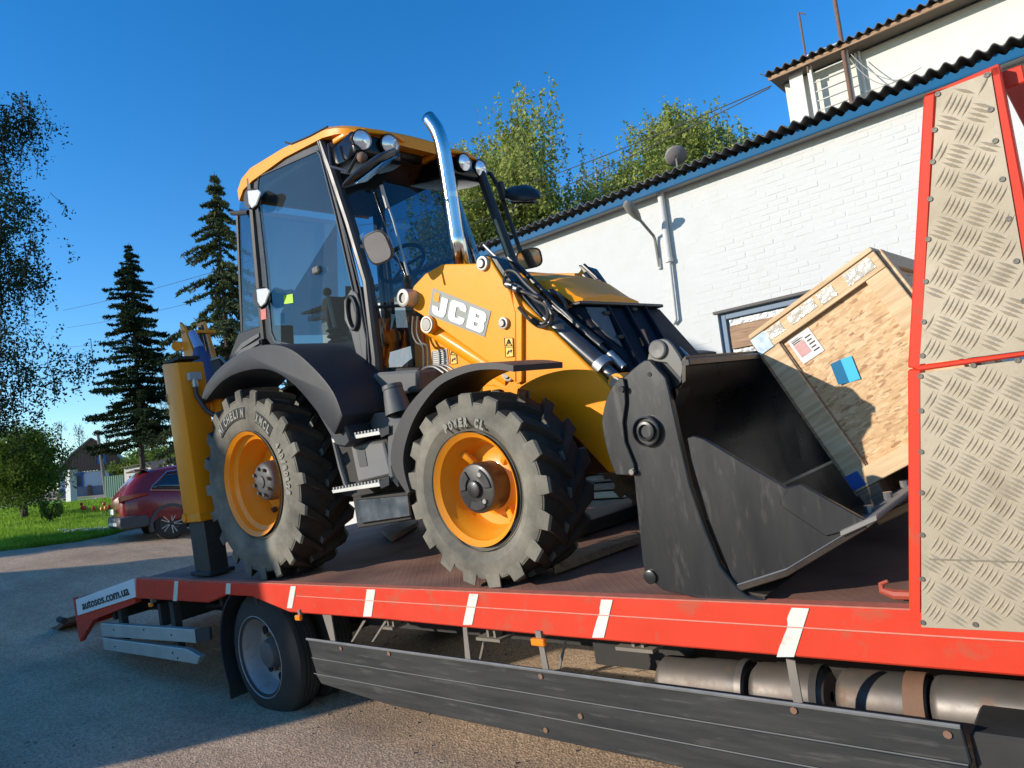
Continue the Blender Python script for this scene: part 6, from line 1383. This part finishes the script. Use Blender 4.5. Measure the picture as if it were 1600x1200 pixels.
# tilt rams above the arm, black barrels with chrome rods
for f_ in (lambda v: v, MV):
    def C2(px, py, v): p = Q(px, py, v); return (p[0], f_(v), p[2])
    # barrel
    v_ = .78
    B().cyl(C2(780, 418, v_), C2(872, 515, v_), .040, seg=20).build('ram_link', SATIN, LO)
    B().cyl(C2(856, 498, v_), C2(938, 570, v_), .056, seg=24).build('tilt_ram_barrel', mat('gloss_black_ram', (.02, .019, .02), .2, coat=.5, dust=.15), LO)
    B().cyl(C2(936, 568, v_), C2(946, 577, v_), .064, seg=20).build('gland_nut', STL, LO); B().cyl(C2(944, 575, v_), C2(968, 598, v_), .038, seg=20).build('ram_rod', mat('dull_rod', (.16, .145, .13), .3, metal=.9), LO)
    c = C2(966, 598, v_-.05); B().lathe([(-.02, .0), (-.02, .052), (.09, .052), (.09, 0)], c, (0, 1, 0), 20).build('rod_eye', YEL, LO)
    B().lathe([(-.035, 0), (-.035, .034), (-.02, .036)], c, (0, 1, 0), 20).build('pin_head', PIN, LO)
    B().cyl(C2(795, 402, v_+.06), C2(952, 555, v_+.06), .017, seg=10).build('levelling_rod', SATIN, LO); B().cyl(C2(866, 478, v_+.07), C2(940, 540, v_+.07), .026, seg=14).build('lock_ram', SATIN, LO)
    B().cyl(C2(952, 552, v_+.06), C2(975, 575, v_+.06), .024, seg=14).build('rod_end', STL, LO)
    B().cyl(C2(862, 515, v_-.05), C2(950, 610, v_-.05), .013, seg=8).build('hydraulic_pipe', SATIN, LO)
    B().cyl(C2(800, 442, v_-.05), C2(862, 515, v_-.05), .010, seg=8).build('hydraulic_pipe', SATIN, LO)
    B().prisma([C2(757, 398, .70), C2(776, 404, .70), C2(800, 440, .70), C2(790, 450, .70)], (0, (.1 if f_(0) == 0 else -.1), 0)).build('ram_bracket', SATIN, LO, bevel=.005)
# hoses looping by the rams
v_ = .66
hs1 = [(795, 430), (788, 437), (790, 446), (800, 450), (830, 460), (850, 470), (862, 490), (860, 505), (845, 511), (828, 500), (810, 480)]
B().tube([Q(a, b2, v_+.02*math.sin(i)) for i, (a, b2) in enumerate(smooth_poly(hs1, 4))], .011, 8).build('hydraulic_hose', HOSE, LO)
hs2 = [(790, 440), (812, 448), (835, 468), (852, 478), (856, 496), (848, 506), (832, 498)]
B().tube([Q(a, b2, v_+.03) for a, b2 in smooth_poly(hs2, 4)], .011, 8).build('hydraulic_hose', HOSE, LO)
hs3 = [(788, 436), (792, 424), (806, 426), (822, 444), (846, 466), (864, 484)]
B().tube([Q(a, b2, v_+.05) for a, b2 in smooth_poly(hs3, 4)], .012, 8).build('hydraulic_hose', HOSE, LO)
hs4 = [(858, 455), (872, 460), (884, 478), (882, 500), (890, 520)]
B().tube([Q(a, b2, .86) for a, b2 in smooth_poly(hs4, 4)], .015, 8).build('hydraulic_hose', HOSE, LO)
for px, py in ((795, 446), (803, 451)): c = Q(px, py, v_); B().cyl((c[0]-.02, c[1], c[2]+.012), (c[0]+.025, c[1], c[2]-.012), .017, seg=8).build('hose_coupling', STL, LO)
for k, off in enumerate((0, 7)):
    B().tube([Q(a+off, b2, .74) for a, b2 in smooth_poly([(646, 494), (645, 520), (652, 536), (662, 545), (662, 600)], 4)], .010, 8).build('hydraulic_pipe', mat('dull_grey_pipe', (.14, .12, .10), .35, metal=.5), LO)
for k in range(3):
    B().tube([Q(a+k*9, b2-k*1, .62+.02*k) for a, b2 in smooth_poly([(653, 615), (651, 598), (660, 578), (677, 573), (694, 583)], 4)], .010, 8).build('hydraulic_hose', mat('grey_hose', (.10, .09, .08), .35), LO)
c = Q(655, 606, .60); B().box((c[0]-.03, .56, c[2]-.03), (c[0]+.03, .62, c[2]+.03)).build('hose_clamp', STL, LO, bevel=.005)
# thin bright rod rising from the ram top
B().cyl(Q(756, 383, .86), Q(786, 412, .84), .010, seg=8).build('ball_stop_rod', STL, LO); c = Q(783, 411, .82); B().box((c[0]-.035, c[1]-.03, c[2]-.03), (c[0]+.035, c[1]+.03, c[2]+.03)).build('rod_clamp', STL, LO, bevel=.006)
# ---- cab-side dark firewall between cab and tower
B().prism([(p[0], p[2]) for p in QA([(592, 575), (655, 575), (655, 660), (592, 660)], .62)], .62, 1.9).build('lower_firewall', DARK, LO, bevel=.01)
P([(590, 596), (652, 590), (652, 640), (600, 648)], .56, .05, 'sill_extension', mat('shadow_black_panel', (.012, .011, .010), .6), bevel=.01)
# ---- four in one bucket
BV0, BV1 = .03, 2.42
side_px = smooth_poly([(950, 622), (966, 598), (990, 575), (1006, 563), (1015, 562)], 2)+[(1040, 590), (1045, 610), (1062, 690), (1078, 760), (1102, 830), (1125, 885), (1152, 919), (1168, 932), (1196, 938), (1176, 943), (1100, 938), (1035, 922), (1008, 900), (1003, 875), (990, 745), (978, 700), (958, 690)]
bk_m = SATIN
def bside(v, th): return B().prisma(QA(side_px, .03) if v == .03 else [(p[0], v, p[2]) for p in QA(side_px, .03)], (0, th, 0)).build('bucket_side_plate', bk_m, LO, bevel=.005)
bs_ = bside(.03, .035); bside(BV1, -.035)
gd_px = smooth_poly([(968, 590), (952, 612), (943, 640), (941, 668), (950, 710), (962, 742)], 3)+[(992, 743), (990, 725), (976, 690), (973, 660), (977, 630), (976, 606), (974, 592)]
P(gd_px, .012, .018, 'guard_plate', bk_m, bevel=.003)
c = Q(988, 737, .01); B().cyl((c[0], .0, c[2]), (c[0], .02, c[2]), .012, seg=12).build('bolt', CHR, LO)
c = Q(972, 608, .01); B().cyl((c[0], -.002, c[2]), (c[0], .02, c[2]), .014, seg=12).build('bolt', DARK, LO)
c = Q(1013, 673, .03); o_ = B().lathe([(0, .066), (-.025, .064), (-.028, .058), (-.012, .054), (-.012, .042), (-.028, .040), (-.030, .030), (-.018, .026), (-.018, 0)], c, (0, 1, 0), 36).build('pivot_cap', bk_m, LO)
c = Q(1017, 901, .03); B().lathe([(0, .03), (-.012, .029), (-.014, .024), (-.014, 0)], c, (0, 1, 0), 24).build('pivot_cap', bk_m, LO)
c = Q(1015, 585, .03); B().lathe([(0, .010), (-.004, .009), (-.004, 0)], c, (0, 1, 0), 12).build('plug', DARK, LO)
# top lug with clam ram pivot
lug_px = smooth_poly([(1011, 563), (1018, 540), (1030, 530), (1043, 532), (1056, 548), (1067, 570), (1064, 592)], 2)
P(lug_px+[(1042, 567)], .06, .02, 'ram_lug', mat('grey_worn_lug', (.075, .078, .078), .35, dust=.3), bevel=.003)
P(lug_px+[(1042, 567)], .24, .02, 'ram_lug', bk_m, bevel=.003)
P([(1013, 563), (1064, 566), (1066, 590), (1046, 640), (1040, 600), (1030, 566)], .085, .12, 'lug_box', mat('deep_black_steel', (.008, .008, .009), .5), bevel=0)
c = Q(1029, 546, .06); B().lathe([(.02, .042), (-.012, .040), (-.016, .034), (-.014, .0)], c, (0, 1, 0), 28).build('pivot_pin', mat('grey_worn_lug', (.075, .078, .078), .35), LO)
P(lug_px, MV(.10), -.02, 'ram_lug', bk_m)
# rear shell of the bucket: top lip, curved back, bottom
topu, topw_ = Q(1064, 562, .05)[0], Q(1064, 562, .05)[2]
back = [(topu, topw_), (topu-.02, topw_-.10), (3.44, .80), (3.38, .55), (3.40, .30), (3.48, .12), (3.60, .03), (3.80, .008)]
ringo = back+[(a+.018, b2+.012) for a, b2 in back[::-1]]
INB = mat('bucket_inside_steel', (.035, .026, .022), .25, var=.2, metal=.3, dust=.15, bump=.04, bscale=15)
B().prism(ringo, BV0+.03, BV1-.03).build('bucket_shell', INB, LO, smooth=60)
B().box((topu-.01, BV0+.03, topw_-.03), (topu+.03, BV1-.03, topw_)).build('bucket_top_edge', SATIN, LO, bevel=.004)
# clam: front jaw
clam_px = [(1073, 684), (1084, 681), (1100, 686), (1160, 722), (1228, 762), (1238, 759), (1250, 757), (1354, 814), (1356, 822), (1300, 858), (1232, 896), (1152, 921), (1144, 905), (1106, 810), (1080, 720)]
def clam(v, th): return B().prisma([(p[0], v, p[2]) for p in QA(clam_px, .05)], (0, th, 0)).build('clam_side_plate', bk_m, LO, bevel=.004)
clam(.05, .025); clam(BV1-.02, -.025)
P([(1232, 762), (1250, 756), (1354, 814), (1352, 822), (1290, 838), (1228, 796), (1218, 786)], .040, .010, 'clam_wear_plate', bk_m, bevel=.003)
c0_, c1_, c2_ = Q(1150, 922, .05), Q(1232, 896, .05), Q(1356, 822, .05)
nrm = Vector((-(c2_[2]-c1_[2]), 0, c2_[0]-c1_[0])).normalized()
cl = [(c0_[0], c0_[2]), (c1_[0], c1_[2]), (c2_[0], c2_[2])]
B().loft([[(a, .035, b2-.008), (a, BV1-.01, b2-.008), (a-.004, BV1-.01, b2+.016), (a-.004, .035, b2+.016)] for a, b2 in cl]).build('clam_floor', INB, LO, bevel=.003)
B().tube([(a+.003, .045, b2+.016) for a, b2 in cl], .006, 6).build('weld_bead', mat('bright_weld', (.2, .2, .19), .4, metal=.5), LO)
# rear wall of the clam jaw towards the shell
h0_ = Q(1085, 700, .05)
B().loft([[(a, .075, b2), (a, BV1-.045, b2), (a+.015, BV1-.045, b2-.01), (a+.015, .075, b2-.01)] for a, b2 in [(c0_[0], c0_[2]+.01), (c0_[0]-.055, c0_[2]+.12), (c0_[0]-.09, c0_[2]+.28)]]).build('clam_back_plate', INB, LO)
# bolted cutting edge across the lip
ce = Vector((c2_[0], 0, c2_[2])); dd = (ce-Vector((c1_[0], 0, c1_[2]))).normalized()
B().prisma([(ce.x-.10*dd.x, .02, ce.z-.10*dd.z+.018), (ce.x+.05*dd.x, .02, ce.z+.05*dd.z+.0), (ce.x+.05*dd.x, BV1, ce.z+.05*dd.z), (ce.x-.10*dd.x, BV1, ce.z-.10*dd.z+.018)], (0, 0, .02)).build('cutting_edge', mat('worn_grey_edge', (.20, .19, .18), .5, metal=.4, dust=.3), LO, bevel=.003)
for k in range(8): v2 = .25+k*.28; B().cyl((ce.x-.05*dd.x, v2, ce.z-.05*dd.z+.03), (ce.x-.05*dd.x, v2, ce.z-.05*dd.z+.06), .018, seg=8).build('edge_bolt', STL, LO)
# ---- stabiliser leg and rear frame
so = .12
lt = [Q(252, 569, so), Q(284, 563, so)]
nl_, nr_ = Q(252, 569, so), Q(277, 566, so); bl_, br_ = Q(287, 815, so), Q(303, 816, so)
ff = QU(318, 560, nr_[0])[1]
vth = max(.16, min(.30, ff-so))
STB = mat('stabiliser_yellow_paint', (.86, .28, .002), .38, var=.05, coat=.05, spec=.25, dust=.12, dcol=(.4, .25, .1))
lw_ = nr_[0]-nl_[0]
B().prisma([nl_, nr_, (nr_[0]+.02, so, bl_[2]), (nr_[0]+.02-lw_, so, bl_[2])], (0, vth, 0)).build('stabiliser_case', STB, LO, bevel=.022, seg=2)
B().box((nl_[0]+.01, so-.008, bl_[2]-.012), (nr_[0]+.03, so+vth+.01, bl_[2]+.05)).build('case_collar', STB, LO, bevel=.008)
c = Q(288, 803, so); B().cyl((nl_[0]+.07, so-.02, bl_[2]+.03), (nl_[0]+.07, so+.01, bl_[2]+.03), .035, seg=16).build('case_boss', STB, LO)
B().box((nl_[0]+.035, so+.03, .02), (nr_[0]-.0, so+vth-.03, bl_[2]+.05)).build('stabiliser_leg', mat('black_leg_paint', (.012, .012, .014), .45, dust=.15), LO, bevel=.008)
B().box((nl_[0]-.0, so, .0), (nr_[0]+.05, so+vth, .035)).build('stabiliser_foot', DARK, LO, bevel=.01)
B().box((nl_[0]+.04, so+.02, nl_[2]-.01), (nr_[0]-.02, so+vth-.02, nl_[2]+.015)).build('case_cap', DARK, LO)
g_ = (nr_[0]+.012, so+vth*.45, Q(290, 583, so)[2]-.02); B().box((g_[0], g_[1]-.05, g_[2]-.035), (g_[0]+.05, g_[1]+.06, g_[2]+.035)).build('valve_block', mat('pale_valve_block', (.34, .36, .37), .5), LO, bevel=.008)
B().tube([(g_[0]+.03, g_[1], g_[2]-.03), (g_[0]+.03, g_[1], g_[2]-.16), (g_[0]+.10, g_[1]+.03, g_[2]-.30), (g_[0]+.20, g_[1]+.10, g_[2]-.40), (g_[0]+.3, g_[1]+.2, g_[2]-.42)], .022, 10).build('hydraulic_hose', mat('brown_hose', (.05, .028, .018), .4), LO)
B().tube([(g_[0]+.03, g_[1], g_[2]-.02), (g_[0]+.03, g_[1], g_[2]-.09)], .028, 10).build('hose_coupling', STL, LO)
t3 = text_obj('case_lettering', 'SCL', mat('case_ink', (.15, .06, .01), .5), LO, (nl_[0]+.045, so-.004, nl_[2]-.36), (0, 0, 1), (-1, 0, 0), .06)
B().prisma([(nl_[0], MV(so), nl_[2]), (nr_[0], MV(so), nl_[2]), (nr_[0], MV(so), bl_[2]), (nl_[0], MV(so), bl_[2])], (0, -vth, 0)).build('stabiliser_case', STB, LO, bevel=.02)
B().box((nl_[0]+.035, MV(so)-vth+.03, .02), (nr_[0], MV(so)-.03, bl_[2]+.05)).build('stabiliser_leg', DARK, LO, bevel=.008)
uk = nr_[0]-.05
B().box((uk-.04, so+vth, .62), (uk+.06, MV(so)-vth, .82)).box((uk-.04, so+vth, 1.35), (uk+.06, MV(so)-vth, 1.5)).build('rear_frame', STB, LO, bevel=.01)
B().box((uk+.05, .7, .6), (-.35, 1.8, 1.1)).build('rear_chassis', DARK, LO)
bu = (nl_[0]+nr_[0])/2-.25
# folded backhoe boom and dipper seen past the case
def R3(px, py, v): return Q(px, py, v)
for (x0, x1, vv) in ((281, 291, .72), (324, 332, .72)): pass
bv = .78
B().prisma([R3(280, 503, bv), R3(287, 510, bv), R3(306, 562, bv), R3(300, 640, bv), R3(286, 640, bv), R3(288, 560, bv)], (0, .03, 0)).build('boom_plate', STB, LO, bevel=.005)
B().prisma([R3(307, 506, bv+.3), R3(318, 502, bv+.3), R3(336, 562, bv+.3), R3(330, 640, bv+.3), R3(318, 640, bv+.3), R3(324, 566, bv+.3)], (0, .03, 0)).build('boom_plate', STB, LO, bevel=.005)
B().box((R3(283, 508, bv)[0]-.02, bv, R3(283, 515, bv)[2]-.05), (R3(283, 508, bv)[0]+.06, bv+.33, R3(283, 515, bv)[2]-.02)).build('boom_cross_plate', STB, LO)
B().cyl(R3(276, 541, bv-.05), R3(284, 541, bv+.1), .05, seg=14).build('boom_pivot', STB, LO)
tz = lambda z: z
for k, (pts, r_) in enumerate(((((289, 512), (297, 545), (305, 575), (308, 620)), .016), (((293, 510), (303, 550), (310, 590)), .014), (((312, 512), (318, 545), (322, 580)), .016), (((316, 508), (325, 548), (332, 575)), .013))):
    B().tube([R3(a, b2, bv+.12+.03*k) for a, b2 in smooth_poly(pts, 3)], r_, 8).build('hydraulic_hose', HOSE, LO)
BT = mat('blue_bundle_cloth', (.035, .06, .17), .7, var=.4, scale=12, bump=.5, bscale=25)
B().tube([R3(300, 520, bv+.05), R3(312, 545, bv+.05)], [.04, .05], 12).build('dipper_ram', mat('pale_blue_ram', (.22, .32, .55), .35), LO)
q = B(); rings = []
for (px, py, rr2) in ((309, 543, .06), (314, 560, .11), (318, 580, .13), (323, 605, .12), (330, 625, .07)):
    c = Vector(R3(px, py, bv+.02)); rings.append([c+Vector((rr2*math.cos(a)*(1+.15*math.sin(3*a)), rr2*.7*math.sin(a)*(1+.2*math.cos(2*a)), 0)) for a in [2*math.pi*i/16 for i in range(16)]])
q.loft(rings).build('protective_wrap', BT, LO, smooth=60)
B().tube([R3(330, 562, .7), R3(345, 558, .7), R3(356, 572, .7), R3(350, 585, .7)], .012, 6).build('grab_wire', STL, LO)
B().prisma([R3(328, 562, .7), R3(342, 560, .7), R3(346, 575, .7), R3(352, 590, .7), R3(338, 588, .7)], (0, .2, 0)).build('number_lamp_bracket', DARK, LO)
B().tube([R3(300, 640, .3), R3(320, 625, .3), R3(338, 618, .35), R3(352, 618, .4)], .03, 8).build('hydraulic_hose', HOSE, LO)
B().box((nr_[0], .38, Q(320, 600, .4)[2]-.4), (nr_[0]+.12, .46, Q(320, 600, .4)[2]-.02)).build('frame_bracket', STB, LO)
# ------------------------------------------------------------------ plywood crate lying tilted inside the bucket
cv = .80
TL, TR, BL = Vector(Q(1172, 528, cv)), Vector(Q(1348, 399, cv)), Vector(Q(1322, 785, cv))
ex_ = (TR-TL); wC = .66; ex_.normalize(); ez = (TL-BL); hC = ez.length; ez = (ez-ex_*ez.dot(ex_)).normalized(); ey = Vector((0, 1, 0))
oC = TL-ez*hC
CM = FM@Matrix(((ex_.x, 0, ez.x, oC.x), (ex_.y, 1, ez.y, oC.y), (ex_.z, 0, ez.z, oC.z), (0, 0, 0, 1)))
crate = thing('plywood_crate', 'tilted wooden crate with strand board panel wedged inside the open bucket', 'crate', (0, 0, 0), CM)
dC = .95; bw = .10
def inv(px, py, v=cv):   # crate coordinates of a pixel on its near face
    p = Vector(Q(px, py, v))-oC; return (p.dot(ex_), p.dot(ez))
x_in, _ = inv(1212, 524)
def board(a, c, m=PINE, name='board'): return B().box(a, c).build(name, m, crate, bevel=.003)
board((0, 0, .02), (bw, .022, hC-.10)); board((wC-bw, 0, .02), (wC, .022, hC-.10)); board((0, -.004, hC-.10), (wC, .020, hC-.012)); board((0, -.004, .02), (wC, .018, .10))
board((0, -.012, hC-.010), (wC, dC, hC+.012)); board((-.012, 0, 0), (-.001, dC, hC-.012), PINED)
B().box((bw-.01, .024, .09), (wC-bw+.01, .036, hC-.09)).build('strand_board_panel', OSB, crate)
B().box((bw, .012, .1), (bw+.006, .023, hC-.1)).box((bw, .012, hC-.106), (wC-bw, .023, hC-.1)).build('shadow_bead', PINED, crate)
B().box((wC-.012, .06, .06), (wC-.002, dC-.06, hC-.06)).build('side_panel', OSB, crate)
for y0 in (.03, dC-.10): board((wC-.001, y0, .0), (wC+.022, y0+.075, hC-.015))
board((wC-.001, .11, hC-.10), (wC+.02, dC-.10, hC-.015)); board((wC, .11, 0), (wC+.02, dC-.10, .08))
brc = B().prisma([(wC+.0, .12, .1), (wC+.0, .20, .08), (wC+.0, dC-.12, hC-.12), (wC+.0, dC-.2, hC-.1)], (.02, 0, 0)).build('diagonal_brace', PINED, crate)
board((0, dC-.02, 0), (wC, dC, hC-.012), PINED)
for x0 in (.0, wC*.46, wC-.12): board((x0, .0, -.11), (x0+.10, dC, .018), PINED, 'skid')
board((0, .0, -.145), (wC, .09, -.112), PINE, 'skid_board'); board((0, dC-.09, -.145), (wC, dC, -.112), PINE, 'skid_board')
FILMM = mat('clear_tape', (.50, .45, .37), .15, var=.6, scale=18, spec=.9, bump=.8, bscale=30)
for (xa, xb) in ((.03, .16), (.20, .34), (.36, .44), (.50, .63)): B().box((xa, -.0065, hC-.075+rnd.uniform(-.005, .01)), (xb, -.0045, hC-.02)).build('packing_tape', FILMM, crate)
B().box((-.004, -.007, hC-.10), (.075, -.0045, hC-.012)).build('courier_label', mat('blue_white_label', (.45, .55, .68), .4, var=.6, scale=35), crate)
B().box((-.004, -.007, .03), (.06, -.0045, .10)).build('blue_corner_label', mat('blue_label', (.03, .10, .35), .4, var=.3, scale=40), crate)
lx, lz = inv(1228, 534); lb = B().box((lx-.0, .020, lz-.13), (lx+.115, .0235, lz)).build('paper_label', mat('paper_label', (.68, .64, .60), .6, var=.06), crate, label='white paper label with red print')
B().box((lx+.012, .0185, lz-.10), (lx+.065, .0198, lz-.035)).build('red_print', mat('faded_red_print', (.55, .30, .27), .6, var=.25, scale=80), lb, root=crate)
for k in range(5): B().box((lx+.012, .0185, lz-.012-.004*(k % 2)-.0045*k), (lx+.05+.01*(k % 3), .0198, lz-.014-.0045*k)).box((lx+.075, .0185, lz-.03-.018*k), (lx+.105-.006*(k % 2), .0198, lz-.036-.018*k)).build('print_line', INK, lb, root=crate)
nx, nz = inv(1318, 580)
a_ = math.radians(-14); ux_, uz_ = math.cos(a_), math.sin(a_)
def nt_(s, t, y): return (nx+s*ux_-t*uz_*1.0, y, nz+s*uz_+t*ux_)
fl = B().prisma([nt_(-.0, -.055, .022), nt_(.05, -.055, .016), nt_(.05, .055, .016), nt_(.0, .055, .022)], (0, .001, 0)).build('folded_note', mat('cyan_note', (.03, .42, .70), .6, var=.03), crate, label='folded bright blue note')
B().prisma([nt_(-.045, -.05, .008), nt_(.0, -.055, .022), nt_(.0, .055, .022), nt_(-.045, .05, .010)], (0, .001, 0)).build('note_flap', mat('deep_cyan_note', (.01, .16, .30), .6, var=.03), fl, root=crate)
